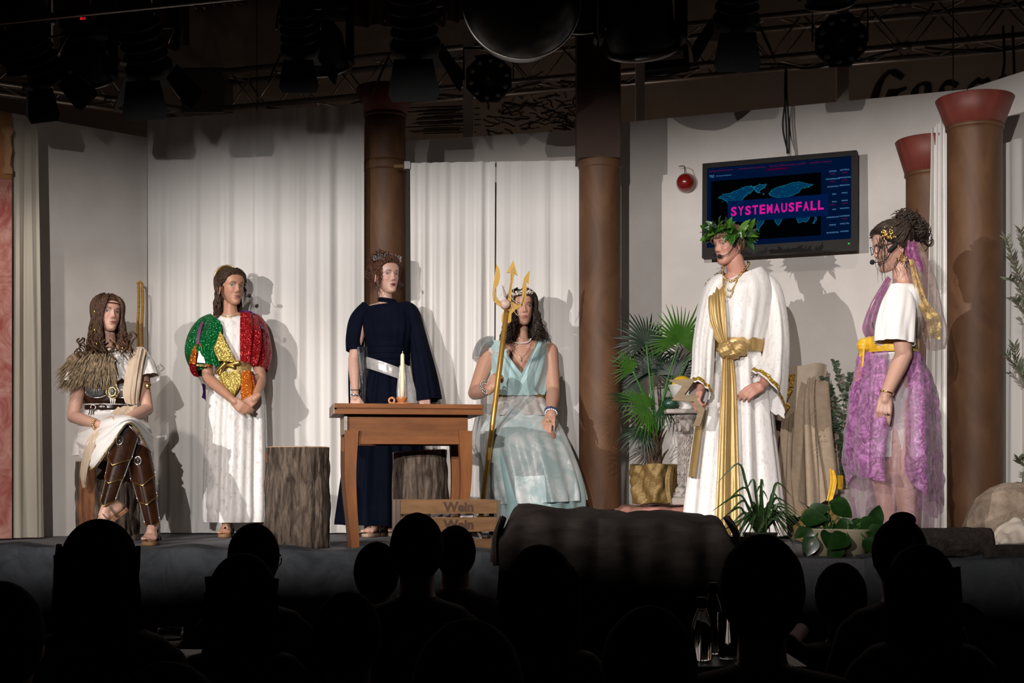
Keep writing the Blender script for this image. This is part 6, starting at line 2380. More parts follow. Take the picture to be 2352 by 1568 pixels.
    # sash
    g = PR([[(1640, 660, 8.17), (1656, 640, 8.16), (1672, 632, 8.13)], [(1620, 652, 8.09), (1640, 634, 8.06), (1661, 627, 8.035)], [(1618, 690, 7.99), (1640, 676, 7.94), (1664, 672, 7.94)], [(1622, 735, 7.95), (1644, 730, 7.915), (1668, 728, 7.915)], [(1642, 775, 7.94), (1656, 774, 7.915), (1670, 774, 7.915)], [(1660, 798, 7.93), (1666, 798, 7.92), (1674, 798, 7.92)]])
    sa = part('gold_sash', sheet(g, 14, 9, .0055, 3.2, 21), M_LAMES, t)
    m = robe([(1696, 779, 58, 8.07, .136, .001), (1696, 786, 59, 8.07, .139, .003), (1696, 800, 59, 8.07, .139, .003), (1696, 810, 58, 8.07, .136, .001)], 90, 5, 23, (9, 14, 21))
    part('sash_belt', m, M_LAMES, sa)
    for (x, y, rx, rz, sd) in ((1669, 803, .052, .050, 0), (1699, 800, .050, .042, 1), (1684, 812, .040, .030, .4)):
        m = MB(); m.ell(P(x, y, 7.90), (rx, .040, rz), Matrix.Rotation(.5 * sd, 3, 'Y'), 40, 22, lambda p, s_=sd: p * (1 + .06 * sin(p.x * 230 * (1 - s_) + p.z * (150 + 160 * s_) + s_ * 2) + .04 * sin(p.x * 90 - p.z * 260)))
        part('sash_knot', m, M_LAMES, sa)
    g = PR([[(1660, 818, 7.915), (1670, 820, 7.90), (1684, 818, 7.905)], [(1656, 880, 7.90), (1671, 880, 7.885), (1690, 880, 7.89)], [(1652, 960, 7.885), (1670, 960, 7.865), (1693, 960, 7.87)], [(1648, 1060, 7.86), (1668, 1060, 7.84), (1696, 1060, 7.845)], [(1643, 1160, 7.84), (1667, 1160, 7.815), (1698, 1160, 7.82)], [(1640, 1228, 7.83), (1666, 1228, 7.80), (1699, 1228, 7.81)]])
    part('sash_tail', sheet(g, 16, 12, .006, 1.7, 25), M_LAMES, sa)
    g = PR([[(1616, 925, 7.92), (1604, 925, 7.97)], [(1608, 1000, 7.91), (1592, 1000, 7.97)], [(1596, 1095, 7.90), (1580, 1095, 7.97)]])
    part('sash_end', sheet(g, 6, 10, .004, 1.2, 27), M_LAMES, sa)
    # chains
    mc = MATS['gold_metal']
    for k, (pts, r) in enumerate((([(1668, 604, 8.08), (1662, 612, 8.02), (1660, 630, 7.985), (1672, 644, 7.955), (1690, 641, 7.955), (1708, 622, 7.985), (1720, 606, 8.03), (1716, 600, 8.10)], .0065), ([(1660, 634, 7.975), (1664, 665, 7.935), (1674, 682, 7.93), (1688, 662, 7.94), (1694, 640, 7.95)], .0038), ([(1661, 634, 7.97), (1666, 655, 7.935), (1676, 668, 7.93), (1688, 655, 7.94), (1693, 640, 7.95)], .0038))):
        path = vs([P(*p) for p in pts], 14)
        m = MB()
        L = 0
        acc = 0; flip = 0
        for a_, b_ in zip(path, path[1:]):
            dd = (b_ - a_)
            L2 = dd.length
            while acc < L2:
                c = a_ + dd * acc / L2
                tn = dd.normalized(); nrm = tn.cross(V((0, 1, .3 if flip else -.3)).normalized()).normalized()
                m.tube([c + (tn * cos(q * PI / 5) * 1.35 + nrm * sin(q * PI / 5)) * r for q in range(11)], r * .32, 5)
                acc += r * 2.1; flip = 1 - flip
            acc -= L2
        part('gold_chain', m, mc, t)

    # lightning bolt prop
    bl = [(1535, 872), (1593, 869), (1592, 878), (1572, 906), (1604, 909), (1612, 930), (1619, 940), (1608, 978), (1591, 978), (1604, 948), (1594, 922), (1543, 919), (1567, 886), (1540, 876)]
    m = MB(); ps = [P(x, y, 7.80 - .0004 * (x - 1590)) for x, y in bl]; n = len(ps)
    dpt = V((.012, .045, .0))
    m.add(ps + [p + dpt for p in ps], [tuple(range(n)), tuple(range(2 * n - 1, n - 1, -1))] + [(i, i + n, (i + 1) % n + n, (i + 1) % n) for i in range(n)])
    single('lightning_bolt', m, mat('bolt_wood', (.26, .19, .105), .65, (.20, .14, .075), (6, 30, 30)), 'zigzag wooden lightning bolt held in the man\'s hand', 'lightning bolt', smooth=False)


# ---------------------------------------------------------------- 6  woman in magenta organza, side view
def woman_magenta():
    t = thing('person', 'woman in side view with curly bun, white dress and magenta organza wrap', 'person', P(2058, 1267, 6.95).xy.to_3d() + V((0, 0, ST)))
    b = MB()
    pel = P(2062, 890, 6.98); nk = P(2074, 652, 6.96)
    torso(b, pel, nk, (0, 1, 0), 1.0)
    b.cap(nk, P(2070, 606, 6.95), .048, .045)
    shN, shF = P(2064, 696, 6.83), P(2064, 690, 7.10)
    b.cap(nk - V((0, 0, .02)), shN, .055, .052); b.cap(nk - V((0, 0, .02)), shF, .055, .05)
    elN, wrN = P(2076, 815, 6.76), P(2034, 908, 6.70)
    elF, wrF = P(2060, 815, 7.14), P(2030, 900, 7.10)
    arm(b, shN, elN, wrN, 1.14); arm(b, shF, elF, wrF, 1.1)
    hand(b, wrN, (-.12, -.05, -1), (-.25, -1, 0), 1.0, (.45, .55, .6, .55), 1, .02, (.2, .5))
    hand(b, wrF, (-.12, 0, -1), (-.25, 1, 0), 1.0, (.3, .35, .4, .4), -1, .02)
    leg(b, P(2068, 930, 6.90), P(2066, 1085, 6.86), P(2090, 1236, 6.90), 1.08, (.8, .3, 0))
    leg(b, P(2050, 930, 7.05), P(2022, 1085, 7.05), P(2044, 1236, 7.08), 1.08, (.8, .3, 0))
    a1, a2 = P(2090, 1236, 6.90), P(2044, 1236, 7.08)
    a1.z = a2.z = ST + .09
    foot(b, a1, (-1, -.15, 0), 1.0); foot(b, a2, (-1, -.1, 0), 1.0)
    M4 = head_frame(P(2050, 568, 6.95), -84, -10, 0, 1.03)
    st = dict(SK_FAIR); st['gaze'] = -1; st['brow'] = (.04, .02, .012)
    finish_body('body', b, st, M4, t)
    rnd = random.Random(12)
    R3 = M4.to_3x3()
    m = scalp(M4, .016, HL, 12, .005)
    for k in range(170):
        sd = -1 if k % 3 else 1
        ph0 = sd * rnd.uniform(.05, 1.6); z0 = HL(ph0) + rnd.uniform(.0, .03)
        pts = []
        for q in range(12):
            u = q / 11
            z = min(.108, lerp(z0, .055, u) + .035 * sin(u * PI))
            p = head_surface(lerp(ph0, sd * 3.0, u), z, False)
            n = V((p.x / .07, (p.y + .006) / .09, (p.z - .01) / .11)).normalized()
            pts.append(M4 @ (p + n * (.018 + .004 * sin(u * 9 + k))))
        lock(m, pts, .0055)
    curls(m, rnd, 150, M4 @ V((0, -.085, .110)), (.058, .055, .050), R3, .0048, 1.5, .013, .05)
    curls(m, rnd, 90, M4 @ V((0, -.135, .06)), (.055, .045, .055), R3, .0046, 1.5, .013, .05)
    for k in range(14):
        c = M4 @ V((rnd.uniform(-.03, .04), rnd.uniform(-.20, -.15), rnd.uniform(-.03, .05)))
        m.tube(ring_pts(c, (rnd.gauss(0, .4), 1, rnd.gauss(0, .4)), rnd.uniform(.014, .026), 18)[:rnd.randint(10, 17)], .0022, 5)
    for x, y, z, L in ((-.068, .050, .045, .15), (-.064, .060, .05, .19), (-.056, .072, .05, .22), (-.045, .08, .05, .21), (-.070, .02, -.06, .10), (-.06, -.04, -.05, .11), (-.05, -.05, -.06, .09), (-.062, .064, .055, .26)):
        for e in range(2):
            spiral(m, M4 @ V((x - .006, y + .005 * e, z)), L * (1 - .12 * e), (.006 + .003 * e), .0030, rnd.uniform(.9, 1.7), (rnd.uniform(-.02, .02), 0, 0), ph=rnd.uniform(0, 6), twin=False)
    part('hair', m, H_BLK, t)
    m = MB()
    for k in range(34):
        p = V((.070 + rnd.uniform(-.012, .006), .050 + rnd.uniform(-.036, .022), .062 + rnd.uniform(-.030, .030)))
        d = V((rnd.uniform(-.5, .1), rnd.gauss(0, 1), rnd.gauss(0, 1))).normalized()
        p.x = head_surface(math.atan2(p.x, p.y), p.z, False).x + .020 if p.z < .1 else p.x
        p.x = -abs(p.x) - .006
        m.ell(M4 @ p, (.0095, .0035, .0048), (M4.to_3x3().normalized() @ ori(d) @ Matrix.Rotation(PI / 2, 3, 'Y')), 8, 5)
    m.tube([M4 @ V((-.094, .02, .05)), M4 @ V((-.088, .05, .07)), M4 @ V((-.078, .075, .08))], .002, 5)
    part('gold_leaf_comb', m, M_GOLD, t)
    # glasses
    m = MB()
    m.tube([M4 @ p for p in (V((-.080, -.01, .012)), V((-.079, .04, .012)), V((-.062, .088, .010)))], .0018, 5)
    for sd in (-1, 1):
        m.tube([M4 @ V((sd * .032 + cos(a) * .026, .096 - .012 * abs(cos(a)) * (1 if sd * cos(a) > 0 else .3), .001 + sin(a) * .019)) for a in [q * PI / 12 for q in range(25)]], .0018, 5)
    part('glasses', m, M_BLACKM, t)
    headset(M4, t, -1, tip=(-.052, .130, -.058))
    m = MB(); m.cap(M4 @ V((-.085, .020, .0)), M4 @ V((-.080, .050, -.02)), .011, .010); part('microphone_body', m, M_BLACKM, t)
    for k in range(3):
        m = MB(); m.tube(ring_pts(M4 @ V((-.084, -.008 + .006 * k, -.062 - .004 * k)), R3 @ V((1, .2 * k, 0)), .018 - .002 * k), .0016, 6); part('hoop_earring', m, M_GOLD, t)
    # white dress
    m = robe([(2072, 655, 34, 6.96, .075, 0), (2068, 668, 46, 6.96, .15, .001), (2060, 700, 60, 6.96, .178, .004), (2054, 740, 61, 6.96, .172, .005), (2048, 785, 56, 6.96, .150, .006), (2052, 830, 58, 6.97, .150, .006), (2060, 900, 66, 6.98, .178, .010), (2064, 980, 60, 6.98, .178, .014), (2064, 1050, 58, 6.98, .178, .014)], 120, 6, 61, (4, 7, 11))
    part('white_dress', m, M_COTTON, t)
    m = sleeve([P(2066, 672, 6.86), P(2064, 705, 6.80), P(2058, 750, 6.765), P(2056, 788, 6.75)], [(.070, .060, .001), (.086, .062, .004), (.094, .064, .008), (.096, .066, .009)], 44, 7, 5)
    part('dress_sleeve', m, M_COTTON, t)
    # wraps
    g = PR([[(2040, 634, 6.90), (2046, 640, 6.82)], [(2006, 690, 6.95), (2022, 694, 6.79)], [(1986, 738, 6.98), (2006, 742, 6.80)], [(1984, 762, 6.98), (2016, 770, 6.80)], [(1996, 782, 6.95), (2034, 786, 6.81)]])
    part('plum_shoulder_wrap', sheet(g, 14, 9, .004, 2.5, 3), M_PLUM, t)
    g = PR([[(2076, 662, 6.86), (2096, 672, 6.86), (2112, 690, 6.95)], [(2090, 710, 6.80), (2110, 716, 6.84), (2124, 722, 6.95)], [(2096, 750, 6.79), (2112, 756, 6.84), (2122, 760, 6.95)], [(2080, 786, 6.80), (2098, 788, 6.84), (2112, 786, 6.93)]])
    part('mauve_back_wrap', sheet(g, 10, 9, .006, 2.0, 4), M_VEIL, t)
    m = robe([(2044, 776, 60, 6.96, .164, .001), (2043, 784, 64, 6.96, .170, .004), (2043, 798, 65, 6.96, .172, .004), (2044, 812, 63, 6.96, .166, .001)], 110, 6, 63, (11, 17, 23))
    sa = part('yellow_sash', m, M_YEL, t)
    m = MB(); m.ell(P(1984, 794, 6.90), (.034, .035, .038), None, 24, 14, lambda p: p * (1 + .06 * sin(p.z * 260))); part('sash_knot', m, M_YEL, sa)
    g = PR([[(1986, 800, 6.86), (1976, 798, 6.90)], [(1982, 845, 6.86), (1970, 840, 6.90)], [(1974, 880, 6.86), (1962, 872, 6.90)]])
    part('sash_tail', sheet(g, 6, 8, .006, 1.2), M_YEL, sa)
    g = PR([[(2040, 808, 6.785), (2008, 808, 6.80), (1980, 806, 6.93), (1990, 806, 7.06), (2030, 806, 7.14)],
            [(2036, 890, 6.745), (1998, 890, 6.74), (1964, 885, 6.92), (1976, 885, 7.12), (2030, 885, 7.22)],
            [(2040, 980, 6.72), (1990, 985, 6.71), (1950, 980, 6.92), (1964, 980, 7.14), (2030, 985, 7.26)],
            [(2032, 1060, 6.71), (1988, 1065, 6.69), (1944, 1050, 6.92), (1960, 1060, 7.14), (2030, 1060, 7.27)],
            [(2036, 1108, 6.71), (1996, 1098, 6.69), (1956, 1094, 6.92), (1974, 1130, 7.12), (2030, 1110, 7.27)]])
    part('magenta_front_panel', sheet(g, 12, 10, .014, 2.6, 31, fine=.012), M_PINK, t)
    g = PR([[(2086, 812, 6.80), (2098, 810, 6.84), (2108, 812, 6.94), (2100, 812, 7.06), (2070, 810, 7.13)],
            [(2090, 890, 6.74), (2126, 885, 6.78), (2144, 890, 6.94), (2128, 890, 7.12), (2080, 890, 7.22)],
            [(2084, 990, 6.71), (2132, 990, 6.76), (2156, 990, 6.94), (2136, 990, 7.14), (2080, 990, 7.24)],
            [(2082, 1080, 6.70), (2134, 1085, 6.75), (2162, 1085, 6.94), (2140, 1085, 7.14), (2080, 1085, 7.24)],
            [(2096, 1100, 6.70), (2132, 1150, 6.75), (2164, 1150, 6.94), (2142, 1190, 7.14), (2080, 1130, 7.24)]])
    part('magenta_back_panel', sheet(g, 12, 10, .014, 2.6, 33, fine=.012), M_PINK, t)
    m = robe([(2052, 830, 64, 6.97, .165, .004), (2054, 930, 84, 6.97, .22, .012), (2052, 1040, 92, 6.97, .25, .02), (2050, 1140, 92, 6.97, .26, .026), (2050, 1215, 92, 6.97, .26, .03)], 130, 7, 66, (4, 6, 9, 13))
    part('sheer_underskirt', m, M_PINKP, t)
    # veil
    g = PR([[(2082, 556, 6.93), (2098, 552, 6.90), (2112, 560, 6.94)], [(2086, 600, 6.90), (2108, 598, 6.86), (2132, 600, 6.92)], [(2092, 660, 6.88), (2122, 655, 6.84), (2152, 652, 6.92)], [(2102, 720, 6.86), (2134, 716, 6.82), (2164, 712, 6.92)], [(2118, 770, 6.86), (2146, 768, 6.83), (2176, 766, 6.93)], [(2126, 802, 6.87), (2148, 806, 6.84), (2168, 800, 6.93)]])
    ve = part('hair_veil', sheet(g, 12, 9, .008, 2.0, 41), M_VEIL, t)
    g = PR([[(2080, 556, 6.885), (2094, 553, 6.875), (2108, 560, 6.90)], [(2078, 585, 6.87), (2096, 580, 6.85), (2116, 585, 6.88)], [(2092, 606, 6.865), (2104, 604, 6.85), (2124, 610, 6.87)], [(2100, 622, 6.865), (2112, 622, 6.85), (2124, 628, 6.87)]])
    part('plum_hair_bow', sheet(g, 8, 7, .008, 2.2, 42), M_PLUM, ve)
    g = PR([[(2088, 596, 6.85), (2098, 594, 6.84)], [(2098, 650, 6.83), (2114, 646, 6.82)], [(2108, 700, 6.81), (2134, 694, 6.80)], [(2124, 740, 6.81), (2162, 730, 6.81)], [(2122, 775, 6.82), (2166, 780, 6.83)]])
    part('gold_veil_strip', sheet(g, 10, 9, .006, 2.5, 43, fine=.02), M_VEILG, ve)
    m = MB(); m.tube(ring_pts(wrN + V((.004, 0, .012)), (-.3, -.1, -1), .032), .004, 6); part('bracelet', m, M_GOLD, t)
    m = MB(); m.tube(ring_pts(P(2036, 950, 6.66), (-.1, 0, -1), .0105, 14), .0025, 5); part('finger_ring', m, M_SILVER, t)


woman_stump()
woman_sequins()
woman_navy()
woman_trident()
man_zeus()
woman_magenta()
# ================================================================== props on the stage
def stump(cx, cy, r0, r1, h, seed, label, tilt=(0, 0), peel=None):
    rnd = random.Random(seed)
    t = thing('tree_stump', label, 'tree stump', (cx, cy, ST))
    ks = [(rnd.randint(9, 15), rnd.uniform(0, 6), .012), (rnd.randint(18, 26), rnd.uniform(0, 6), .014), (rnd.randint(30, 44), rnd.uniform(0, 6), .010), (3, rnd.uniform(0, 6), .02), (2, rnd.uniform(0, 6), .02)]
    rows = []
    NZ, N = 34, 120
    for j in range(NZ + 1):
        u = j / NZ
        row = []
        for i in range(N):
            a = 2 * PI * i / N
            r = lerp(r0, r1, u)
            e = sum(am * sin(k * a + p + 1.5 * sin(u * 5 + k)) for k, p, am in ks)
            nz = noise.noise(V((cos(a) * 9, sin(a) * 9, u * h * 9 + seed))) * .05 + noise.noise(V((cos(a) * 26, sin(a) * 26, u * h * 14 + seed))) * .035
            r *= 1 + e + nz
            x, y = r * cos(a), r * sin(a)
            row.append(V((cx + x, cy + y, ST + u * h + u * (tilt[0] * x + tilt[1] * y))))
        rows.append(row)
    m = MB(); m.loft(rows, (True, False)); bk = part('bark', m, M_BARK, t)
    top = rows[-1]
    c = V((cx, cy, ST + h))
    m = MB(); m.loft([top, [p + V((0, 0, .003)) for p in top], [c.lerp(p, .93) + V((0, 0, .005)) for p in top], [c.lerp(p, .3) + V((0, 0, .005)) for p in top]], (False, True))
    part('sawn_top', m, M_CUT, t)
    if peel:
        a0, a1, u0 = peel
        k0 = int(u0 * NZ)
        m = MB()
        i0, i1 = int(a0 / (2 * PI) * N), int(a1 / (2 * PI) * N)
        m.grid([[V((cx, cy, rows[j][i % N].z)).lerp(rows[j][i % N], 1.012 + .012 * rnd.random()) for i in range(i0, i1 + 1)] for j in range(k0, NZ)])
        part('bare_wood', m, M_BARK2, t)
    return t


stump((247 - 1176) / F * 8.22, 8.22, .178, .168, .452, 1, 'tree stump with torn bark that the woman with shin guards sits on', peel=(3.9, 4.6, 0.0))
stump((684 - 1176) / F * 7.32, 7.32, .165, .162, .515, 2, 'upright bark-covered tree stump standing free beside the table', (0, 0), peel=(3.3, 3.55, .87))
stump((965 - 1176) / F * 7.62, 7.62, .150, .145, .50, 3, 'shaded tree stump standing under the table', (.06, 0))

# ------------------------------------------------------------------ table
FL = V((-.880, 7.05, 0)); U = V((.737, .127, 0)); W_ = V((-.086, .5, 0)); TT = 1.63
u1, w1 = U.normalized(), W_.normalized()
LU, LW = U.length, W_.length


def tp(a, b, z):
    return V((FL.x, FL.y, 0)) + u1 * a + w1 * b + V((0, 0, z))


def tbox(mb, a0, a1, b0, b1, z0, z1):
    ps = [tp(a, b, z) for z in (z0, z1) for a, b in ((a0, b0), (a1, b0), (a1, b1), (a0, b1))]
    mb.add(ps, [(0, 1, 5, 4), (1, 2, 6, 5), (2, 3, 7, 6), (3, 0, 4, 7), (4, 5, 6, 7), (3, 2, 1, 0)])


t = thing('wooden_table', 'small oak table with a moulded edge carrying the candle', 'table', tp(LU / 2, LW / 2, ST))
m = MB(); tbox(m, 0, LU, 0, LW, TT - .022, TT); part('table_top', m, M_WOOD, t, smooth=False)
m = MB(); tbox(m, .012, LU - .012, .012, LW - .012, TT - .030, TT - .022); part('top_groove', m, M_WOOD, t, smooth=False)
m = MB(); tbox(m, .0, LU, .0, LW, TT - .052, TT - .030); part('top_moulding', m, M_WOOD, t, smooth=False)
m = MB(); tbox(m, -.004, .0, .0, LW, TT - .052, TT); part('worn_end_edge', m, M_WOODEND, t, smooth=False)
ap0, ap1 = .055, LU - .055
m = MB(); tbox(m, ap0 + .015, ap1 - .015, .075, LW - .06, TT - .155, TT - .052); part('apron', m, M_WOOD, t, smooth=False)
m = MB(); tbox(m, ap0 - .004, ap0 + .012, .06, LW - .05, TT - .15, TT - .052); part('end_panel', m, M_WOODEND, t, smooth=False)
m = MB(); tbox(m, ap0 + .06, ap1 - .06, .062, .085, TT - .20, TT - .135); part('front_rail', m, M_WOOD, t, smooth=False)
m = MB(); tbox(m, ap0 + .06, ap1 - .06, LW - .085, LW - .062, TT - .20, TT - .135); part('rear_rail', m, M_WOOD, t, smooth=False)
for a, b, sa, sb in ((ap0 + .033, .075, 1, 1), (ap1 - .033, .075, -1, 1), (ap0 + .033, LW - .085, 1, -1), (ap1 - .033, LW - .085, -1, -1)):
    m = MB()
    rows = []
    for q in range(15):
        u = q / 14
        z = lerp(TT - .06 if False else TT - .132, ST, u)
        hw = lerp(.035, .020, u ** .8)
        bow = -.018 * sin(u * PI * .8) + .045 * sst(.25, 1, u)
        ca, cb = a + sa * (bow * .55), b + sb * (bow * .2)
        rows.append([tp(ca + x * hw, cb + y * hw, z) for x, y in ((-1, -1), (1, -1), (1, 1), (-1, 1))])
    m.loft(rows)
    part('leg', m, M_WOODV, t, smooth=False)

# candle holder
c = tp(.355, .22, TT)
t = thing('candle_holder', 'terracotta candle holder with ring handle and a cream candle on the table', 'candle holder', c)
m = MB(); m.lathe([(.001, .001), (.035, .001), (.062, .006), (.070, .012), (.068, .014), (.05, .010), (.001, .008)], c, 36); part('saucer', m, M_TERRA, t)
m = MB(); m.lathe([(.016, .008), (.018, .016), (.022, .020), (.027, .036), (.030, .044), (.027, .045), (.020, .030), (.001, .025)], c, 28); part('cup', m, M_TERRA, t)
m = MB(); m.tube(ring_pts(c + V((-.052, 0, .028)), (0, 1, 0), .014, 24), .006, 8); part('ring_handle', m, M_TERRA, t)
m = MB(); m.lathe([(.0135, .026), (.0125, .10), (.011, .20), (.0095, .262), (.005, .270), (.001, .271)], c + V((.003, 0, 0)), 20); cn = part('candle', m, M_WAX, t)
m = MB(); m.tube([c + V((.003, 0, .268)), c + V((.004, 0, .282))], .0016, 6); part('wick', m, M_WAX, cn)

# ------------------------------------------------------------------ wine crate
CA = P(918, 1262, 6.87); CA.z = ST
ca = math.radians(9)
cu, cw = V((cos(ca), sin(ca), 0)), V((-sin(ca) * 1.0 + .22, cos(ca), 0)).normalized()
cw = V((-cu.y, cu.x, 0)); 


def cbox(mb, a0, a1, b0, b1, z0, z1):
    ps = [CA + cu * a + cw * b + V((0, 0, z)) for z in (z0, z1) for a, b in ((a0, b0), (a1, b0), (a1, b1), (a0, b1))]
    mb.add(ps, [(0, 1, 5, 4), (1, 2, 6, 5), (2, 3, 7, 6), (3, 0, 4, 7), (4, 5, 6, 7), (3, 2, 1, 0)])


CL, CD, CH = .475, .26, .252
t = thing('wine_crate', 'slatted wooden crate printed Wein standing at the stage edge', 'crate', CA + cu * CL / 2 + cw * CD / 2)
slats = [(.004, .062), (.098, .168), (.186, CH)]
for z0, z1 in slats:
    for b0 in (0, CD - .012):
        m = MB(); cbox(m, 0, CL, b0, b0 + .012, z0, z1); o = part('slat', m, M_CRATE, t, smooth=False)
        if b0 == 0 and z0 > .05:
            me = text_mesh('Wein', .1, .150, .050, .0048)
            B4 = Matrix((cu, V((0, 0, 1)), -cw)).transposed().to_4x4()
            B4.translation = CA + cu * .285 - cw * .0008 + V((0, 0, (z0 + z1) / 2))
            me.transform(B4)
            part('printed_word', me, mat('print_%d' % int(z0 * 1000), (.075, .035, .018), .8), t, smooth=False)
for a0 in (0.001, CL - .013):
    for z0, z1 in ((.004, .075), (.098, .168), (.186, CH - .002)):
        m = MB(); cbox(m, a0, a0 + .012, .012, CD - .012, z0, z1); part('end_slat', m, M_CRATEG, t, smooth=False)
for a0 in (CL - .002, -.018):
    for b0 in (-.004, CD - .030):
        m = MB(); cbox(m, a0, a0 + .020, b0, b0 + .034, 0, CH); part('corner_post', m, M_CRATEG, t, smooth=False)
m = MB(); cbox(m, .0, CL, .0, CD, .0, .006); part('crate_floor', m, M_CRATE, t, smooth=False)
m = MB(); m.add([CA + cu * a + cw * b + V((0, 0, CH + .0005)) for a, b in ((0, 0), (CL, 0), (CL, .012), (0, .012))], [(0, 1, 2, 3)]); part('top_edge', m, M_CRATE, t, smooth=False)
rnd = random.Random(21)
M_PAPER = mat('crumpled_paper', (.62, .58, .56), .85, (.35, .33, .36), 30)
for k in range(16):
    c = CA + cu * rnd.uniform(.06, CL - .06) + cw * rnd.uniform(.06, CD - .065) + V((0, 0, .048 + .052 * (k // 6) + .02))
    m = MB(); m.ell(c, (.046, .042, .036), Matrix.Rotation(rnd.uniform(0, 3), 3, 'Z'), 9, 6, lambda p: p * rnd.uniform(.65, 1.2))
    single('paper_ball', m, M_PAPER, 'crumpled paper ball inside the wine crate', 'paper ball', 'paper balls in the crate', smooth=False)

# ------------------------------------------------------------------ draped prompter box at the stage edge
rows = []
bx0, bx1 = 1150, 1668
rnd = random.Random(31)
NU, NV = 90, 60
Yb, Yf = 6.95, 6.05
zt = P(0, 1176, 6.2).z
for j in range(NV + 1):
    v = j / NV
    row = []
    for i in range(NU + 1):
        u = i / NU
        X0 = lerp(plan(bx0, 6.3).x, plan(bx1, 6.3).x, u)
        e = min(u, 1 - u)
        rnd_e = sst(0, .10, e)
        if v < .38:
            w_ = v / .38
            y = lerp(Yb, Yf, w_); z = zt + .006 * sin(u * 17 + w_ * 3) + .020 * noise.noise(V((u * 9, w_ * 4, 1))) + (.02 if u < .3 else 0) * sin(u / .3 * PI) - .030 * max(0, u - .45)
            z -= .10 * (1 - rnd_e) ** 2
            z -= .09 * (1 - sst(0, .25, w_)) + .02 * sst(.85, 1, w_)
        else:
            w_ = (v - .38) / .62
            y = Yf - .03 - .05 * w_ - (.028 * sin(u * 41 + w_) + .02 * sin(u * 23 + 2)) * (.3 + w_)
            z = lerp(zt - .02 - .030 * max(0, u - .45) - .10 * (1 - rnd_e) ** 2, .01, w_)
        x = X0 + (u - .5) * .10 * sst(.3, 1, v)
        x += .010 * noise.noise(V((u * 14, v * 9, 3)))
        row.append(V((x, y + .012 * noise.noise(V((u * 12, v * 10, 7))), z)))
    rows.append(row)
m = MB(); m.grid(rows)
M_DRAPE = mat('dark_brown_tulle', (.030, .023, .020), .7, (.062, .049, .043), (7, 7, 16), spec=.15, bmp=.5, bscale=(9, 9, 30), bdist=.02)
t = thing('draped_box', 'low box under a dark brown translucent cloth at the stage edge', 'draped box', (rows[0][NU // 2].x, 6.4, 0))
part('dark_cloth', m, M_DRAPE, t)
m = MB(); m.box((plan(1409, 6.3).x, 6.5, (zt - .12) / 2), (.94, .80, zt - .13)); part('box_body', m, M_BLACKM, t, smooth=False)
for u0, px in ((.0, 1140), (1.0, 1690)):
    g = PR([[(px + (14 if u0 == 0 else -20), 1190, 6.5), (px + (20 if u0 == 0 else -26), 1186, 6.25)], [(px, 1230, 6.5), (px + 4, 1230, 6.1)], [(px - (8 if u0 == 0 else -8), 1290, 6.5), (px, 1300, 6.05)]])
    part('cloth_corner', sheet(g, 10, 12, .012, 2.0, 3), M_DRAPE, t)

# ------------------------------------------------------------------ riser, palm, pedestal
m = MB(); a = plan(1418, 8.28); b = plan(1765, 8.28)
rows = []
for j in range(14):
    v = j / 13
    row = []
    for i in range(60):
        u = i / 59
        x = lerp(a.x, b.x, u)
        n_ = noise.noise(V((u * 14, v * 5, 2))) * .018
        if v < .5:
            row.append(V((x, lerp(9.0, 8.32, v / .5), ST + .185 + n_ - .02 * (1 - sst(0, .06, u)))))
        else:
            row.append(V((x + n_, 8.32 - .02 * (v - .5) * 2 + n_ * .5, lerp(ST + .185 + n_, ST + .004, (v - .5) * 2))))
    rows.append(row)
m.grid(rows)
t = thing('covered_riser', 'low riser under a brown and pink patterned cloth below the palm', 'riser', (lerp(a.x, b.x, .5), 8.6, ST))
part('riser_cloth', m, mat('patterned_rug', (.20, .10, .065), .9, (.50, .22, .18), 7, detail=3, dist=1.5), t)
m = MB(); m.box((lerp(a.x, b.x, .5), 8.68, ST + .08), ((b - a).x - .06, .64, .15)); part('riser_box', m, M_BLACKM, t, smooth=False)
RT = ST + .195

# palm
c = plan(1503, 8.62); c.z = RT + .01
t = thing('potted_palm', 'fan palm in a pot wrapped with gold cloth on the riser', 'palm', c)
rows = []
rnd = random.Random(41)
f = foldf(5, (3, 4, 7, 9))
for j in range(26):
    v = j / 25
    row = []
    for i in range(80):
        a = 2 * PI * i / 80
        r = lerp(.116, .132, sst(0, .9, v)) + .009 * f(a, v * 4) + .006 * sin(7 * a + v * 9) + .004 * sin(13 * a - v * 14) + .008 * noise.noise(V((cos(a) * 4, sin(a) * 4, v * 7)))
        sq = 1 + .10 * cos(4 * a)
        zz = c.z + v * .235 + .006 * sin(a * 3)
        row.append(V((c.x + r * sq * cos(a), c.y + r * sq * sin(a) * .9, zz)))
    rows.append(row)
m = MB(); m.loft(rows, (True, False))
m.loft([rows[-1], [V((c.x, c.y, c.z + .225)).lerp(p, .86) for p in rows[-1]], [V((c.x, c.y, c.z + .20)).lerp(p, .8) for p in rows[-1]]], (False, True))
part('gold_pot_wrap', m, M_LAME, t)
g = PR([[(1540, 1072, 8.47), (1548, 1070, 8.52), (1554, 1074, 8.6)], [(1530, 1100, 8.45), (1548, 1100, 8.48), (1558, 1102, 8.6)], [(1532, 1130, 8.44), (1546, 1130, 8.47), (1557, 1132, 8.6)], [(1536, 1154, 8.44), (1548, 1154, 8.48), (1556, 1154, 8.6)]])
part('wrap_fold', sheet(g, 8, 8, .008, 2.0, 5), M_LAME, t)
M_TRUNK = mat('palm_trunk', (.05, .028, .015), .9, (.12, .07, .04), (30, 30, 10), bmp=1, bdist=.02)
m = MB(); m.tube(vs([c + V((0, 0, .20)), c + V((.004, 0, .32)), c + V((0, 0, .44))], 8), [.046] * 6 + [.042] * 6 + [.032] * 5, 14); part('trunk', m, M_TRUNK, t)
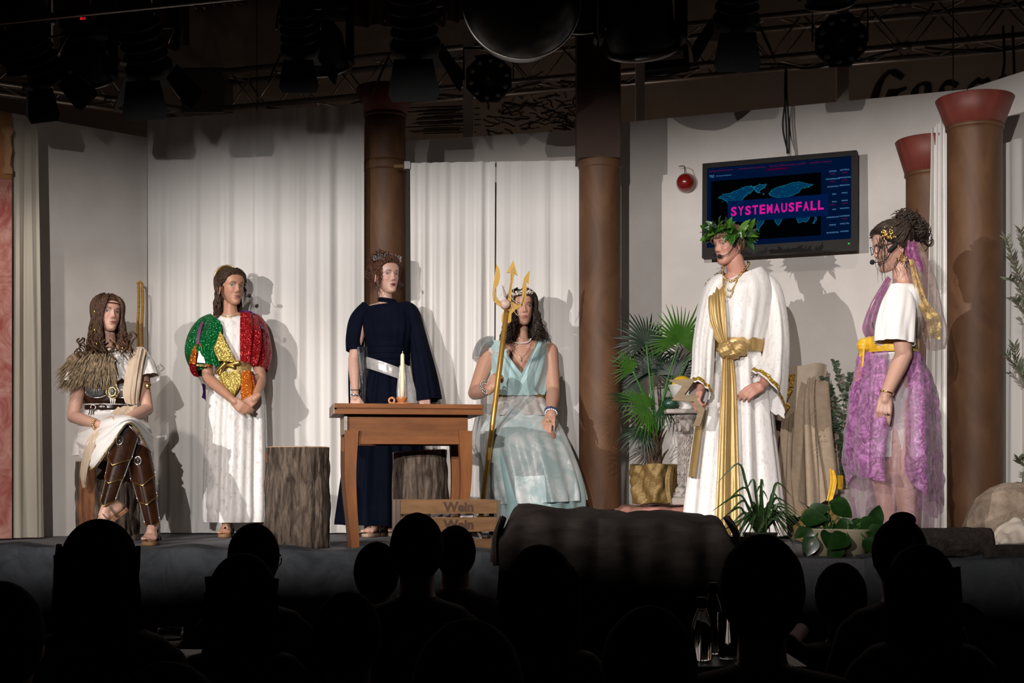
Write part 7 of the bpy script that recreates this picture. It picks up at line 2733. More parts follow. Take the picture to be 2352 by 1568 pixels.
for k in range(14):
    a = rnd.uniform(0, 6.28); z0 = rnd.uniform(.24, .42)
    b0 = c + V((cos(a) * .036, sin(a) * .036, z0)); e = b0 + V((cos(a) * .05, sin(a) * .05, rnd.uniform(.06, .12)))
    m = MB(); m.tube([b0, b0.lerp(e, .5) + V((0, 0, .01)), e], [.014, .010, .003], 6, flat=.4); part('trunk_husk', m, M_TRUNK, t)
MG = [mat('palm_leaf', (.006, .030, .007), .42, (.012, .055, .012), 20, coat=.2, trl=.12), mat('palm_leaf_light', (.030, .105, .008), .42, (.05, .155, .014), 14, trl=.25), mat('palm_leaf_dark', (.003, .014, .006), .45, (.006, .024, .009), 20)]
M_STALK = mat('palm_stalk', (.03, .12, .02), .45, (.05, .17, .03), 20)


def fan(hub, radius, axis, nrm, spread, nb, mt, droop=.45, cut=.48):
    axis = V(axis).normalized(); nrm = V(nrm); nrm = (nrm - axis * nrm.dot(axis)).normalized(); sd = axis.cross(nrm)
    m = MB()
    da = spread / nb
    for k in range(nb):
        a = -spread / 2 + (k + .5) * da
        Lk = radius * (1 - .18 * abs(a / (spread / 2)) ** 2) * rnd.uniform(.80, 1.08)
        d = axis * cos(a) + sd * sin(a)
        tn = -axis * sin(a) + sd * cos(a)
        rows = []
        for q in range(8):
            u = q / 7
            r = Lk * u
            hw = (r * math.tan(da / 2) if u < cut else Lk * cut * math.tan(da / 2) * (1 - (u - cut) / (1 - cut)) ** .8) * .96 + .0008
            p = hub + d * r + nrm * (.10 * r * (1 - u) - droop * radius * max(0, u - .45) ** 2) - V((0, 0, droop * radius * .55 * u * u * abs(sin(a))))
            rows.append([p - tn * hw - nrm * hw * .35, p, p + tn * hw - nrm * hw * .35])
        m.grid(rows)
    return m


crown = c + V((0, 0, .42))
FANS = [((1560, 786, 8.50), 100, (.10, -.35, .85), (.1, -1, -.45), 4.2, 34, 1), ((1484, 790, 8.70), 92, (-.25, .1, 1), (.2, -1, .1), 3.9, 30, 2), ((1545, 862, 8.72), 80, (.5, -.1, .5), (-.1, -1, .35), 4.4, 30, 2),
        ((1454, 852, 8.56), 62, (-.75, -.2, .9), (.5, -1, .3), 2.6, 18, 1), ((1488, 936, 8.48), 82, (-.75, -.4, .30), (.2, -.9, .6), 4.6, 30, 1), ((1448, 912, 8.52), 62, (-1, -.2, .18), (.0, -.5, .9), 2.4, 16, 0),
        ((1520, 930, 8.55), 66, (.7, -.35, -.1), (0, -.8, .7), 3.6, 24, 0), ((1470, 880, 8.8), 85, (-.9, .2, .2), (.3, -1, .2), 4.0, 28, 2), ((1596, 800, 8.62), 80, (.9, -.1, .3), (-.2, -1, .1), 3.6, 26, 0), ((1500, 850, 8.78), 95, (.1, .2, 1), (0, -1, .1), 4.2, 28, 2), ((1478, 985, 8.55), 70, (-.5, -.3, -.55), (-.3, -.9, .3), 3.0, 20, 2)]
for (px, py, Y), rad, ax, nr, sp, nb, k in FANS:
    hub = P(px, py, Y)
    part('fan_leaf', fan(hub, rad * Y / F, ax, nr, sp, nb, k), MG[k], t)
    m = MB(); m.tube(vs([crown + V((rnd.uniform(-.02, .02), rnd.uniform(-.02, .02), -.06)), crown.lerp(hub, .45) + V((0, 0, .03)), hub], 6), [.0075] * 7 + [.0055] * 6, 7); part('leaf_stalk', m, M_STALK, t)

# pedestal
c = plan(1577, 8.50); c.z = RT + .004
t = thing('pedestal', 'small ornate grey pedestal with scrolled capital beside the palm', 'pedestal', c)
M_STONE = mat('aged_plaster', (.14, .115, .10), .8, (.44, .40, .36), 28, bmp=.5, bscale=40, bdist=.006, lo=.4, hi=.55)
M_STONEL = mat('pale_plaster', (.46, .41, .37), .8, (.36, .31, .28), 14)
H = P(0, 941, 8.5).z - c.z
m = MB(); m.box(c + V((0, 0, .022)), (.19, .19, .044), bev=.006); part('plinth', m, M_STONEL, t, smooth=False)
m = MB(); m.lathe([(.085, .044), (.09, .055), (.085, .068), (.068, .075), (.072, .085), (.066, .098), (.056, .108)], c, 28, fn=lambda a, z: 1 + .03 * sin(16 * a)); part('base_moulding', m, M_STONE, t)
m = MB(); m.lathe([(.053, .108), (.050, .12), (.050, H - .17), (.054, H - .16), (.055, H - .15), (.05, H - .145)], c, 48, fn=lambda a, z: 1 + .02 * cos(8 * a)); sh_ = part('shaft', m, M_STONE, t)
for col in range(7):
    a = -PI / 2 + (col - 3) * .62
    for k in range(5):
        z = .15 + k * .058
        cc = c + V((cos(a) * .052, sin(a) * .052, z))
        tn = V((-sin(a), cos(a), 0))
        m = MB(); m.tube([cc + tn * .0125 * cos(q * PI / 7) + V((0, 0, .026 * sin(q * PI / 7))) for q in range(15)], .003, 5)
        m.ell(cc, (.006, .006, .009), None, 8, 5)
        part('shaft_ornament', m, M_STONEL, sh_)
m = MB(); m.lathe([(.05, H - .145), (.055, H - .12), (.062, H - .09), (.082, H - .055), (.098, H - .03)], c, 32, fn=lambda a, z: 1 + .05 * sin(8 * a)); cp = part('capital', m, M_STONE, t)
for k in range(4):
    a = PI / 4 + k * PI / 2
    d = V((cos(a), sin(a), 0))
    m = MB(); m.tube([c + d * (.095 + .026 * (1 - q / 26) * cos(q * .55)) + V((0, 0, H - .055 + .026 * (1 - q / 26) * sin(q * .55))) for q in range(26)], .006, 6); part('scroll', m, M_STONEL, cp)
for k in range(8):
    a = k * PI / 4
    d = V((cos(a), sin(a), 0)); tn = V((-d.y, d.x, 0))
    m = MB(); m.ell(c + d * .066 + V((0, 0, H - .105)), (.014, .010, .028), Matrix.Rotation(a + PI / 2, 3, 'Z'), 10, 6); part('acanthus_leaf', m, M_STONEL, cp)
m = MB(); m.box(c + V((0, 0, H - .014)), (.27, .27, .026), bev=.005); part('abacus', m, M_STONEL, t, smooth=False)
c2 = c + V((0, 0, H + .001))
t = thing('fruit_bowl', 'white footed bowl on the ornate pedestal', 'bowl', c2)
m = MB(); m.lathe([(.05, 0), (.052, .012), (.04, .02), (.05, .04), (.085, .075), (.102, .12), (.108, .14), (.112, .145), (.108, .148), (.095, .12), (.06, .06), (.001, .045)], c2, 36, fn=lambda a, z: 1 + .012 * sin(12 * a)); part('bowl', m, mat('white_china', (.66, .63, .60), .3, coat=.4), t)
m = MB(); m.ell(c2 + V((-.03, -.025, .155)), (.058, .046, .046), None, 20, 12, lambda p: V((p.x * (1.0 + 4 * max(0, abs(p.x) - .045)), p.y, p.z))); single('lemon', m, mat('lemon_skin', (.72, .44, .012), .45, (.64, .36, .01), 50, bmp=.2), 'big yellow lemon in the white bowl', 'lemon')
for k in range(9):
    a = k * .8
    m = MB(); m.ell(c2 + V((.052 + .018 * cos(a), -.055 + .02 * sin(a), .140 + .012 * (k % 3))), (.012, .012, .013)); single('grape', m, MATS.get('grape') or mat('grape', (.20, .24, .06), .35, coat=.3), 'pale green grape beside the lemon in the white bowl', 'grape', 'grapes in the bowl')
m = MB(); m.ell(c2 + V((-.105, -.085, .032)), (.045, .03, .03), None, 18, 10); single('green_fruit', m, mat('dark_green_skin', (.01, .05, .03), .4, coat=.3), 'dark green fruit lying on the pedestal top', 'fruit')

# ------------------------------------------------------------------ draped chair
c = plan(1850, 8.45); c.z = ST
M_LINEN = mat('beige_linen', (.46, .37, .28), .85, (.52, .43, .34), (30, 30, 30), bmp=.3, bscale=90)
M_LINEN2 = mat('tan_linen', (.34, .255, .18), .85, (.40, .31, .225), 30, bmp=.3, bscale=90)
t = thing('draped_chair', 'chair covered with beige cloths and a gold embroidered cover', 'chair', c)
m = MB(); m.box(P(1815, 1010, 8.60) + V((0, 0, -.05)), (.50, .10, .72), bev=.03); part('chair_back', m, M_LINEN2, t)
m = MB(); m.box(plan(1842, 8.52) + V((0, 0, ST + .22)), (.34, .28, .42), bev=.03); part('chair_seat', m, M_LINEN2, t)
g = PR([[(1770, 842, 8.55), (1830, 840, 8.54), (1878, 833, 8.53), (1900, 838, 8.58)], [(1770, 900, 8.52), (1825, 900, 8.50), (1868, 895, 8.50), (1896, 890, 8.56)], [(1770, 960, 8.49), (1815, 968, 8.47), (1850, 950, 8.47), (1890, 930, 8.54)]])
cv = part('embroidered_cover', sheet(g, 8, 8, .004, 1.5, 3, thick=.006), M_LINEN, t)
M_EMB = sequin('gold_embroidery', (.45, .24, .02), (.60, .36, .05), 210, .5, .4, .5, grid=True)
for pl in ([(1800, 862), (1827, 859), (1822, 888), (1812, 888), (1815, 870), (1800, 872)], [(1800, 878), (1812, 890), (1822, 892), (1808, 920), (1800, 912)], [(1800, 918), (1806, 924), (1816, 930), (1802, 952), (1798, 950)]):
    m = MB(); ps = [P(x, y, 8.487 - .0004 * (y - 900)) for x, y in pl]; m.add(ps, [tuple(range(len(ps)))]); part('embroidery', m, M_EMB, cv, smooth=False)
g = PR([[(1845, 880, 8.42), (1862, 870, 8.40), (1885, 868, 8.42), (1902, 850, 8.56)], [(1835, 930, 8.36), (1858, 920, 8.30), (1885, 915, 8.34), (1912, 900, 8.54)], [(1828, 1000, 8.34), (1862, 1000, 8.26), (1890, 1000, 8.30), (1920, 985, 8.52)], [(1820, 1080, 8.34), (1868, 1085, 8.24), (1900, 1085, 8.28), (1930, 1075, 8.50)], [(1815, 1140, 8.34), (1872, 1165, 8.22), (1905, 1140, 8.27), (1936, 1120, 8.50)]])
part('linen_throw', sheet(g, 14, 12, .022, 2.2, 9), M_LINEN2, t)
g = PR([[(1795, 960, 8.44), (1820, 950, 8.42), (1845, 900, 8.44)], [(1790, 1040, 8.40), (1815, 1040, 8.36), (1840, 1040, 8.38)], [(1785, 1110, 8.38), (1815, 1115, 8.33), (1850, 1115, 8.36)], [(1780, 1180, 8.34), (1820, 1185, 8.26), (1868, 1180, 8.30)]])
part('lower_throw', sheet(g, 12, 12, .015, 2.0, 13), M_LINEN2, t)
g = PR([[(1905, 1075, 8.24), (1916, 1080, 8.23)], [(1906, 1110, 8.22), (1922, 1106, 8.21)], [(1898, 1150, 8.20), (1912, 1150, 8.20)]])
part('yellow_cloth', sheet(g, 6, 8, .006, 1.2, 2), M_YEL, t)
g = PR([[(1920, 1090, 8.30), (1934, 1092, 8.34)], [(1918, 1120, 8.28), (1936, 1126, 8.33)]])
part('yellow_cloth', sheet(g, 6, 6, .006, 1.2, 4), M_YEL, t)
m = MB()
for px, py in ((1885, 1000), (1868, 950), (1875, 1040)):
    for k in range(14):
        m.ell(P(px + rnd.uniform(-5, 5), py + rnd.uniform(-12, 12), 8.262 - .00020 * (py - 960)), (.0028, .0015, .0028), None, 6, 4)
part('lace_holes', m, M_LINEN, t, kind='stuff')

# gold cloth on the floor
g = []
for j in range(7):
    row = []
    for i in range(9):
        u, v = i / 8, j / 6
        X = lerp(plan(1840, 7.7).x, plan(2010, 7.6).x, u); Y = lerp(8.0, 7.25, v)
        hgt = (.18 + .06 * sin(u * 7) + .04 * sin(u * 15 + v * 4)) * sst(0, .25, u) * (1 - sst(.72, 1, u)) * (1 - v) ** .6 * sst(0, .15, v + .08) + .012
        row.append(V((X, Y + .03 * sin(u * 9), ST + hgt + .02 * rnd.random() * (1 - v))))
    g.append(row)
single('gold_cloth', sheet(g, 8, 8, .006, 4, 3, fine=.03), M_LAME, 'crumpled gold cloth lying on the stage before the draped chair', 'cloth')

# ------------------------------------------------------------------ eucalyptus sprig behind the chair
M_EUC = mat('eucalyptus_leaf', (.035, .06, .035), .55, (.055, .085, .05), 20)
M_TWIG = mat('thin_twig', (.10, .06, .03), .8)
base = plan(1942, 8.50); base.z = ST
t = thing('eucalyptus_branch', 'eucalyptus branches with small round leaves in a vase beside the draped chair', 'plant', base)
m = MB(); m.lathe([(.04, 0), (.05, .06), (.045, .2), (.03, .27), (.035, .29), (.001, .29)], base, 20); part('vase', m, M_STONEL, t)
elf = []
for L in (.026, .034):
    me = leaf_mesh(L, L * .42, .1, .1, 4).mesh('leaf'); setmats(me, M_EUC); elf.append(me)
TW = [[(1940, 1100), (1935, 1000), (1905, 950), (1893, 945)], [(1938, 1090), (1932, 960), (1908, 900), (1893, 868)], [(1940, 1080), (1938, 930), (1925, 870), (1918, 832)], [(1942, 1080), (1948, 940), (1950, 890), (1955, 862)], [(1940, 1090), (1925, 985), (1905, 915), (1895, 905)], [(1940, 1095), (1936, 1010), (1922, 985), (1910, 980)]]
for tw in TW:
    pts = vs([base + V((0, 0, .28))] + [P(x, y, 8.46 - .02 * k) for k, (x, y) in enumerate(tw)], 8)
    m = MB(); m.tube(pts, [.003] * (len(pts) // 2) + [.0018] * (len(pts) - len(pts) // 2), 5); part('twig', m, M_TWIG, t)
    for q in range(8, len(pts), 1):
        for sgn in (-1, 1):
            d = V((sgn * rnd.uniform(.4, 1), rnd.uniform(-.8, .4), rnd.uniform(-.3, .8))).normalized()
            nn = V((rnd.gauss(0, .5), -1, rnd.gauss(0, .5))).normalized()
            x = d.cross(nn).normalized(); nn = x.cross(d)
            place('round_leaf', rnd.choice(elf), t, frame_m(pts[q], x, d, nn), None)

# olive tree at the far side
M_OLV = mat('olive_leaf', (.07, .085, .05), .5, (.18, .19, .13), 20)
base = plan(2392, 7.55); base.z = ST + .02
t = thing('olive_tree', 'olive tree with narrow grey-green leaves beside the far white curtain', 'tree', base)
m = MB(); m.lathe([(.10, 0), (.14, .2), (.15, .22), (.13, .22), (.001, .20)], base, 24); part('pot', m, M_TERRA, t)
m = MB(); m.tube(vs([base + V((0, 0, .18)), base + V((.02, 0, .7)), base + V((-.01, 0, 1.25)), base + V((.02, .0, 1.7))], 6), [.022] * 7 + [.016] * 6 + [.008] * 6, 8); part('trunk', m, M_TRUNK, t)
olf = []
for L in (.038, .05):
    me = leaf_mesh(L, .0055, .12, .2, 4).mesh('leaf'); setmats(me, M_OLV); olf.append(me)
OB = [[(2380, 700), (2345, 640), (2325, 590), (2312, 548)], [(2390, 740), (2355, 690), (2335, 650), (2318, 640)], [(2390, 760), (2365, 730), (2340, 700), (2334, 690)], [(2390, 900), (2355, 860), (2335, 830), (2330, 795)], [(2390, 930), (2360, 880), (2340, 850), (2312, 815)], [(2390, 1080), (2360, 1070), (2345, 1060), (2340, 1052)], [(2390, 1120), (2365, 1115), (2350, 1112), (2340, 1112)], [(2395, 640), (2370, 600), (2350, 560), (2345, 530)]]
for ob in OB:
    pts = vs([P(x, y, 7.53 - .02 * k) for k, (x, y) in enumerate(ob)], 6)
    m = MB(); m.tube([base + V((0, 0, pts[0].z - base.z - .1))] + pts, .003, 5); part('branch', m, M_TWIG, t)
    for q in range(2, len(pts)):
        for sgn in (-1, 1):
            tn = (pts[min(q + 1, len(pts) - 1)] - pts[q - 1]).normalized()
            d = (tn * .8 + V((sgn * .7, rnd.uniform(-.6, .3), rnd.uniform(-.2, .4)))).normalized()
            nn = V((rnd.gauss(0, .5), -1, rnd.gauss(0, .5))).normalized()
            x = d.cross(nn).normalized(); nn = x.cross(d)
            place('leaf', rnd.choice(olf), t, frame_m(pts[q], x, d, nn), None)

# rock and cloth
c = plan(2335, 7.28); c.z = ST
m = MB()
rr = random.Random(3)


def rockfn(p):
    n_ = noise.noise(p * 5 + V((3, 1, 2))) * .12 + noise.noise(p * 13) * .05
    q = p * (1 + n_ * 2.2)
    return q


m.ell(c + V((0, 0, .14)), (.25, .12, .20), Matrix.Rotation(-.45, 3, 'Y'), 15, 9, rockfn)
single('rock', m, mat('brown_rock', (.19, .135, .095), .9, (.34, .265, .20), 12, bmp=.9, bscale=40, bdist=.012, detail=8), 'rough brown rock slab leaning behind the cream cloth', 'rock', smooth=False)
g = []
for j in range(7):
    row = []
    for i in range(9):
        u, v = i / 8, j / 6
        X = lerp(plan(2235, 6.8).x, plan(2460, 6.8).x, u); Y = lerp(7.12, 6.62, v)
        hgt = .012 + .16 * sst(.05, .7, u) * sst(-.2, .3, v) * (1 - sst(.25, 1.0, v)) + .02 * sin(u * 13 + v * 6)
        row.append(V((X, Y, ST + max(.008, hgt))))
    g.append(row)
single('cream_cloth', sheet(g, 9, 9, .007, 2.5, 6, fine=.014), mat('cream_cotton', (.58, .50, .41), .85, (.64, .56, .47), 12, bmp=.3, bscale=40), 'crumpled cream cloth lying in front of the brown rock', 'cloth')


def log(a, b, r, seed, label):
    m = MB()
    rows = []
    a, b = V(a), V(b)
    d = (b - a).normalized(); e1 = d.cross(V((0, 0, 1))).normalized(); e2 = e1.cross(d)
    for j in range(26):
        u = j / 25
        rows.append([a.lerp(b, u) + (e1 * cos(q * PI / 18) + e2 * sin(q * PI / 18)) * r * (1 + .10 * noise.noise(V((cos(q * PI / 18) * 3, sin(q * PI / 18) * 3, u * 6 + seed))) + .05 * sin(q * 1.7 + seed)) for q in range(36)])
    m.loft(rows)
    single('log', m, mat('dark_log_%d' % seed, (.020, .014, .010), .9, (.045, .032, .024), 30, bmp=1, bscale=(20, 40, 40), bdist=.02), label, 'log', smooth=True)


log(plan(2105, 6.42) + V((0, 0, ST + .068)), plan(2272, 6.45) + V((0, 0, ST + .066)), .066, 1, 'short thick dark log at the stage edge in front of the cream cloth')
log(plan(2262, 6.22) + V((0, 0, ST + .034)), plan(2480, 6.2) + V((0, 0, ST + .036)), .034, 2, 'thin dark log lying along the stage edge below the cream cloth')

# ------------------------------------------------------------------ pot plants at the edge
M_SPI = mat('spider_leaf', (.016, .045, .010), .45, (.05, .10, .03), 14, coat=.15, trl=.1)
c = plan(1746, 6.75); c.z = ST
t = thing('spider_plant', 'spider plant with long arching leaves at the stage edge before the man', 'plant', c)
m = MB(); m.lathe([(.06, 0), (.08, .09), (.085, .10), (.075, .10), (.001, .09)], c, 24); part('pot', m, mat('dark_pot', (.05, .03, .02), .6), t)
SP = [((1646, 1111), 1.3), ((1662, 1160), 1.0), ((1634, 1175), .9), ((1668, 1185), .8), ((1755, 1122), .3), ((1735, 1140), .35), ((1765, 1150), .3), ((1822, 1145), .9), ((1800, 1170), .9), ((1815, 1200), 1.0), ((1860, 1235), 1.2), ((1880, 1262), 1.2), ((1690, 1215), .8), ((1672, 1232), .9), ((1820, 1225), .9), ((1838, 1180), .9), ((1720, 1180), .4), ((1780, 1185), .5), ((1745, 1160), .3), ((1700, 1240), .6), ((1790, 1240), .7), ((1712, 1130), .6), ((1770, 1200), .5), ((1850, 1205), 1.0)]
for k in range(26):
    SP.append(((1746 + rnd.uniform(-100, 110), 1215 + rnd.uniform(-30, 45)), rnd.uniform(.5, 1.0)))
for (px, py), arch in SP:
    e = P(px, py, 6.72 + rnd.uniform(-.12, .12))
    b0 = c + V((rnd.uniform(-.02, .02), rnd.uniform(-.02, .02), .10))
    top = b0.lerp(e, .5); top.z = max(b0.z, e.z) + .05 * arch + .03
    pts = vs([b0, b0.lerp(top, .6) + V((0, 0, .02)), top, e], 5)
    n = len(pts)
    rows = []
    for q, p in enumerate(pts):
        u = q / (n - 1)
        w_ = .0085 * (1 - u ** 3) * (.6 + .8 * u * (1 - u) * 2) + .0004
        tn = (pts[min(q + 1, n - 1)] - pts[max(q - 1, 0)]).normalized()
        sd = tn.cross(V((.3, -.75, .6))).normalized()
        up = sd.cross(tn)
        rows.append([p - sd * w_ + up * w_ * .5, p, p + sd * w_ + up * w_ * .5])
    m = MB(); m.grid(rows); part('leaf', m, M_SPI, t)

M_POT = mat('pothos_leaf', (.007, .030, .005), .35, (.02, .065, .011), 16, coat=.2, trl=.12)


def heart_leaf(L):
    mb = MB()
    rows = []
    n = 9
    for k in range(n + 1):
        u = k / n
        w_ = L * .42 * (sin(PI * (u ** .62)) ** .75) + .0005
        y = L * u - .10 * L * sst(.3, 0, u) * 0
        z = -.22 * L * u * u
        rows.append([V((-w_, y - (.10 * L if u < .1 else 0), z + .14 * w_)), V((-w_ * .5, y, z + .03 * w_)), V((0, y, z)), V((w_ * .5, y, z + .03 * w_)), V((w_, y - (.10 * L if u < .1 else 0), z + .14 * w_))])
    mb.grid(rows)
    return mb


hl = []
for L in (.075, .095, .115):
    me = heart_leaf(L).mesh('leaf'); setmats(me, M_POT); hl.append(me)


def pothos(px, Y, spots, label, seed):
    rr = random.Random(seed)
    c = plan(px, Y); c.z = ST
    t = thing('pothos_plant', label, 'plant', c)
    m = MB(); m.lathe([(.062, 0), (.085, .12), (.09, .125), (.08, .125), (.001, .11)], c, 28); part('pot', m, mat('cream_pot_%d' % seed, (.36, .30, .20), .5, coat=.2), t)
    for (x, y), k, ang in spots:
        p = P(x, y, Y + rr.uniform(-.10, .02))
        b0 = c + V((rr.uniform(-.03, .03), rr.uniform(-.03, .03), .11))
        m = MB(); m.tube(vs([b0, b0.lerp(p, .5) + V((0, 0, .035)), p], 5), .0028, 5); part('stalk', m, M_STALK, t)
        d = V((cos(ang), rr.uniform(-.5, -.1), sin(ang))).normalized()
        nn = V((rr.uniform(-.4, .4), -.8, .55))
        x_ = d.cross(nn).normalized(); nn = x_.cross(d).normalized()
        place('heart_leaf', hl[k], t, frame_m(p, x_, d, nn), None)


pothos(1896, 6.62, [((1912, 1152), 2, -.6), ((1905, 1185), 1, 3.4), ((1860, 1178), 1, .4), ((1842, 1190), 2, .1), ((1935, 1192), 1, -1.3), ((1918, 1205), 0, -1.7), ((1880, 1205), 1, 3.9), ((1855, 1215), 0, 3.6), ((1930, 1225), 1, -1.0), ((1870, 1235), 1, 4.2), ((1900, 1215), 1, -1.5)], 'pothos in a cream pot with one upright glossy leaf', 51)
pothos(1962, 6.55, [((1950, 1205), 2, -.2), ((1975, 1210), 2, .2), ((1945, 1230), 2, 3.6), ((1985, 1240), 1, -.7), ((2005, 1205), 1, 1.2), ((1960, 1250), 2, -1.5), ((1930, 1255), 1, 3.9), ((1995, 1225), 1, .3)], 'shaded pothos with broad dark leaves next to the cream pot', 52)
# ================================================================== the audience
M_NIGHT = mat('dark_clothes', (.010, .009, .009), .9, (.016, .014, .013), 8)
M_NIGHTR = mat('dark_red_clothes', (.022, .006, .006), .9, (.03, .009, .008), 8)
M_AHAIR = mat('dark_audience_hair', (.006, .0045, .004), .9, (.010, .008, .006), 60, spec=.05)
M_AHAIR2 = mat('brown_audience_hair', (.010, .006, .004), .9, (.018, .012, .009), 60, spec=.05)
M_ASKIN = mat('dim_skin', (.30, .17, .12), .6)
M_GLASS, nt_, b_ = nodes('clear_glass')
b_.inputs['Transmission Weight'].default_value = 1.0
b_.inputs['Roughness'].default_value = .05
b_.inputs['Base Color'].default_value = (.85, .88, .88, 1)


def spectator(px, py, wpx, Y, style, label, glasses=False, lean=0.0, wide=.88):
    hw = wpx / 2 * Y / F
    top = P(px, py, Y)
    hs = {'short': hw / .088, 'long': hw / .112, 'bun': hw / .092}[style]
    hs = max(.9, min(1.12, hs))
    hc = top - V((0, 0, .125 * hs))
    c = V((hc.x, Y - .02, 0))
    t = thing('person', label, 'person', (c.x, c.y, 0), 'audience seen from behind')
    b = MB()
    nk = hc + V((lean * .3, -.03, -.15 * hs))
    sh = nk - V((0, 0, .07))
    seat = V((c.x, Y - .10, .50))
    prof = []
    for u, rx, ry in ((0, .19, .14), (.25, .17, .13), (.55, .18, .125), (.8, .205, .115), (.93, .17, .09), (1.0, .07, .065)):
        p = seat.lerp(nk, u)
        prof.append([p + V((rx * wide * cos(q * PI / 12), ry * sin(q * PI / 12), 0)) for q in range(24)])
    b.loft(prof)
    b.cap(nk - V((0, 0, .03)), hc - V((0, 0, .06)), .055, .055)
    for s_ in (-1, 1):
        a0 = sh + V((s_ * .17 * wide, 0, -.03)); el = V((c.x + s_ * .23 * wide, Y - .02, max(.62, sh.z - .34))); ha = V((c.x + s_ * .10, Y + .26, max(.64, sh.z - .38)))
        b.cap(a0, el, .055, .045); b.cap(el, ha, .044, .034)
        hp = V((c.x + s_ * .09, Y - .08, .50)); kn = V((c.x + s_ * .11, Y + .30, .50)); an = V((c.x + s_ * .11, Y + .28, .06))
        b.cap(hp, kn, .085, .062); b.cap(kn, an, .058, .045); b.cap(an, an + V((0, .16, -.02)), .045, .035)
    b.ell(hc, (.075 * hs, .095 * hs, .113 * hs), None, 24, 16)
    for s_ in (-1, 1) if style != 'long' else ():
        b.ell(hc + V((s_ * .077 * hs, .0, -.01)), (.010, .018, .030), None, 10, 8)
    me = remesh(b, .011, 4)
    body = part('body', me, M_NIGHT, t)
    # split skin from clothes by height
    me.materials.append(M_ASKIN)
    zs = nk.z + .005 - WL[t].z
    for p in me.polygons:
        if p.center.z > zs:
            p.material_index = 1
    rr = random.Random(int(px))
    m = MB()
    if style in ('short', 'bun'):
        m.ell(hc + V((0, -.012, .012)), (.088 * hs, .104 * hs, .113 * hs), None, 36, 22, lambda p: p * (1 + .02 * noise.noise(p * 40)) + V((0, -.014 * max(0, -p.z) * 8, 0)))
        if style == 'bun':
            m.ell(hc + V((0, -.045, .118 * hs)), (.042, .036, .026), None, 20, 12)
    else:
        m.ell(hc + V((0, -.015, .010)), (.098 * hs, .108 * hs, .116 * hs), None, 36, 22)
        rows = []
        for j in range(12):
            u = j / 11
            w_ = lerp(.070 * hs, .108 * hs, sst(0, .40, u)) * (1 - .25 * sst(.75, 1, u))
            cc = hc + V((0, -.030 - .02 * u, .055 - .40 * u))
            rows.append([cc + V((w_ * cos(q * PI / 24) * (1 + .03 * sin(q * 3.1 + j)), .075 * sin(q * PI / 24) * (1 + .05 * sin(q * 2.3)), 0)) for q in range(48)])
        m.loft(rows)
        for k in range(70):
            a = rr.uniform(PI, 2 * PI)
            p0 = hc + V((cos(a) * .10 * hs, sin(a) * .10 - .02, rr.uniform(0, .06)))
            m.tube([p0 + V((.006 * sin(q * 1.1 + k) + cos(a) * .012 * q / 8, 0, -.045 * q)) for q in range(9)], [.006] * 7 + [.004, .001], 5)
    part('hair', m, M_AHAIR2 if int(px) % 3 == 0 else M_AHAIR, t)
    if glasses:
        m = MB()
        for s_ in (-1, 1):
            m.tube([hc + V((s_ * .080 * hs, -.02, .0)), hc + V((s_ * .080 * hs, .09, .004))], .0022, 5)
        m.tube(ring_pts(hc + V((.062 * hs, .105, -.006)), (.6, .6, 0), .022), .0022, 6)
        m.tube(ring_pts(hc + V((-.032 * hs, .112, -.006)), (.1, 1, 0), .022), .0022, 6)
        part('glasses', m, M_STEEL, t)
    return t


spectator(232, 1192, 196, 3.45, 'long', 'spectator with long dark hair seen from behind, in front of the stump woman', lean=.05)
spectator(584, 1201, 118, 4.75, 'short', 'short-haired spectator with glasses seen from behind, before the free tree stump', True)
spectator(560, 1270, 176, 4.05, 'long', 'spectator with long reddish hair seen from behind, sitting before the one with glasses')
spectator(4, 1335, 150, 2.6, 'short', 'spectator seen from behind, half cut off by the picture edge')
spectator(866, 1244, 100, 4.9, 'short', 'spectator with narrow head seen from behind, below the table legs')
spectator(958, 1177, 124, 4.35, 'short', 'short-haired spectator whose head covers the corner of the wine crate')
spectator(1046, 1206, 94, 5.5, 'short', 'spectator with fairer hair and glasses before the printed crate', True)
spectator(1240, 1250, 186, 3.9, 'long', 'spectator with full dark hair before the draped box')
spectator(1075, 1420, 255, 2.0, 'short', 'near spectator with a big dark head, lowest before the crate')
spectator(1748, 1225, 194, 3.2, 'short', 'spectator with a round head before the spider plant', wide=1.1)
spectator(1930, 1290, 124, 5.5, 'short', 'spectator low before the pothos pots')
spectator(2064, 1188, 130, 4.5, 'bun', 'spectator with a hair knot on top before the woman in magenta')
spectator(2112, 1250, 168, 3.8, 'long', 'spectator with long hair sitting before the one with the hair knot')
spectator(1490, 1390, 220, 2.6, 'short', 'near spectator seen from behind between the draped box and the bottles')
spectator(800, 1357, 140, 3.35, 'short', 'spectator with bowed head before the table')
spectator(385, 1515, 320, 2.15, 'short', 'nearest spectator, only the crown of the head showing at the lower edge')

M_HTOP = mat('hall_table_top', (.05, .035, .025), .5)


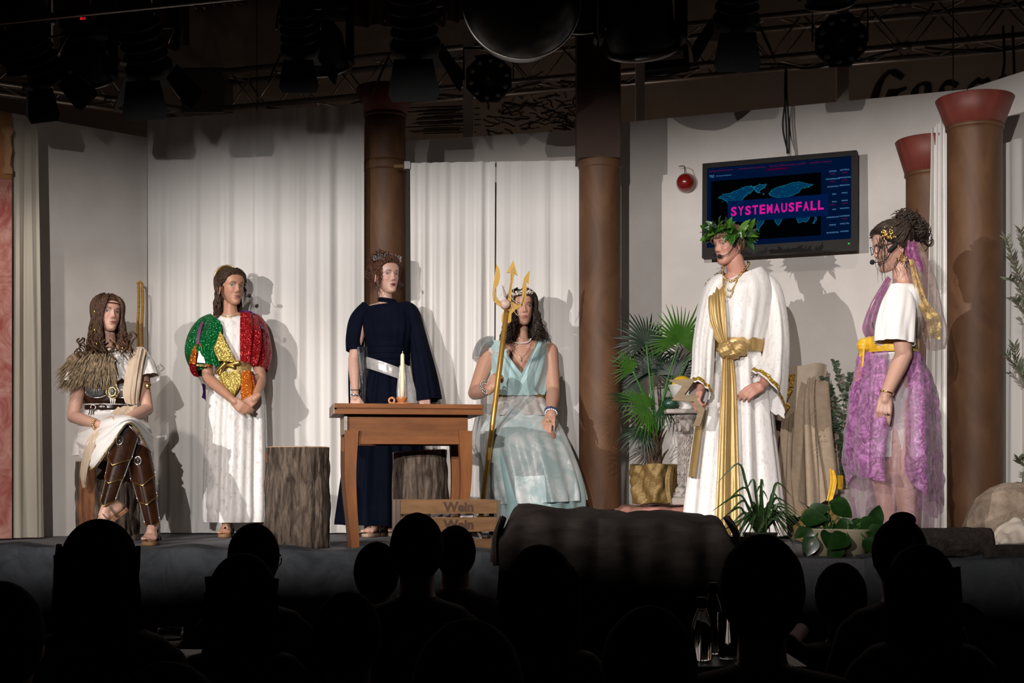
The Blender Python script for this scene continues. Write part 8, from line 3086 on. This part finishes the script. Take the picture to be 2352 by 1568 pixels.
def hall_table(px, Y, w_, d_, label):
    c = plan(px, Y)
    t = thing('hall_table', label, 'table', (c.x, c.y, 0))
    m = MB(); m.box((c.x, c.y, .725), (w_, d_, .03), bev=.004); part('table_top', m, M_HTOP, t, smooth=False)
    for a in (-1, 1):
        for b in (-1, 1):
            m = MB(); m.box((c.x + a * (w_ / 2 - .05), c.y + b * (d_ / 2 - .05), .355), (.045, .045, .71)); part('leg', m, M_HTOP, t, smooth=False)
    return V((c.x, c.y, .741))


p = hall_table(1640, 4.15, .46, .46, 'dark hall table with the drink bottles')
for px, Y, h, r, cap_, lb in ((1637, 4.2, .185, .030, .020, 'clear bottle with a dark cap, the taller one on the hall table'), (1612, 4.05, .155, .030, .020, 'clear bottle with a dark cap, the shorter one on the hall table')):
    c = plan(px, Y); c.z = .7405
    t = thing('bottle', lb, 'bottle', c)
    m = MB(); m.lathe([(r * .9, 0), (r, .006), (r, h * .62), (r * .8, h * .78), (r * .45, h * .93), (r * .42, h)], c, 24); part('glass_body', m, M_GLASS, t)
    m = MB(); m.lathe([(r * .5, h - .006), (r * .5, h + .022), (r * .45, h + .025), (.001, h + .025)], c, 20); part('cap', m, M_BLACK, t)
c = plan(1672, 4.1); c.z = .7405
t = thing('drinking_glass', 'glass with orange drink on the hall table beside the bottles', 'glass', c)
m = MB(); m.lathe([(.028, 0), (.032, .13), (.030, .13), (.026, .006), (.001, .006)], c, 24); part('tumbler', m, M_GLASS, t)
m = MB(); m.lathe([(.0255, .007), (.029, .10), (.001, .10)], c, 24); part('orange_drink', m, mat('orange_juice', (.5, .16, .02), .3), t)
p = hall_table(390, 4.12, .32, .4, 'dark hall table with a white menu card')
m = MB(); m.box((plan(425, 4.05).x, 4.05, .7435), (.10, .16, .004), Matrix.Rotation(.2, 3, 'Z'))
single('menu_card', m, mat('card_paper', (.55, .53, .50), .8), 'white card lying on the hall table', 'card', smooth=False)
c = plan(392, 4.15); c.z = .7465
m = MB(); m.lathe([(.02, 0), (.022, .004), (.03, .02), (.038, .045), (.036, .075), (.034, .075), (.036, .046), (.028, .022), (.001, .008)], c, 24)
single('tea_light_glass', m, M_GLASS, 'small round glass on the hall table beside the white card', 'glass')
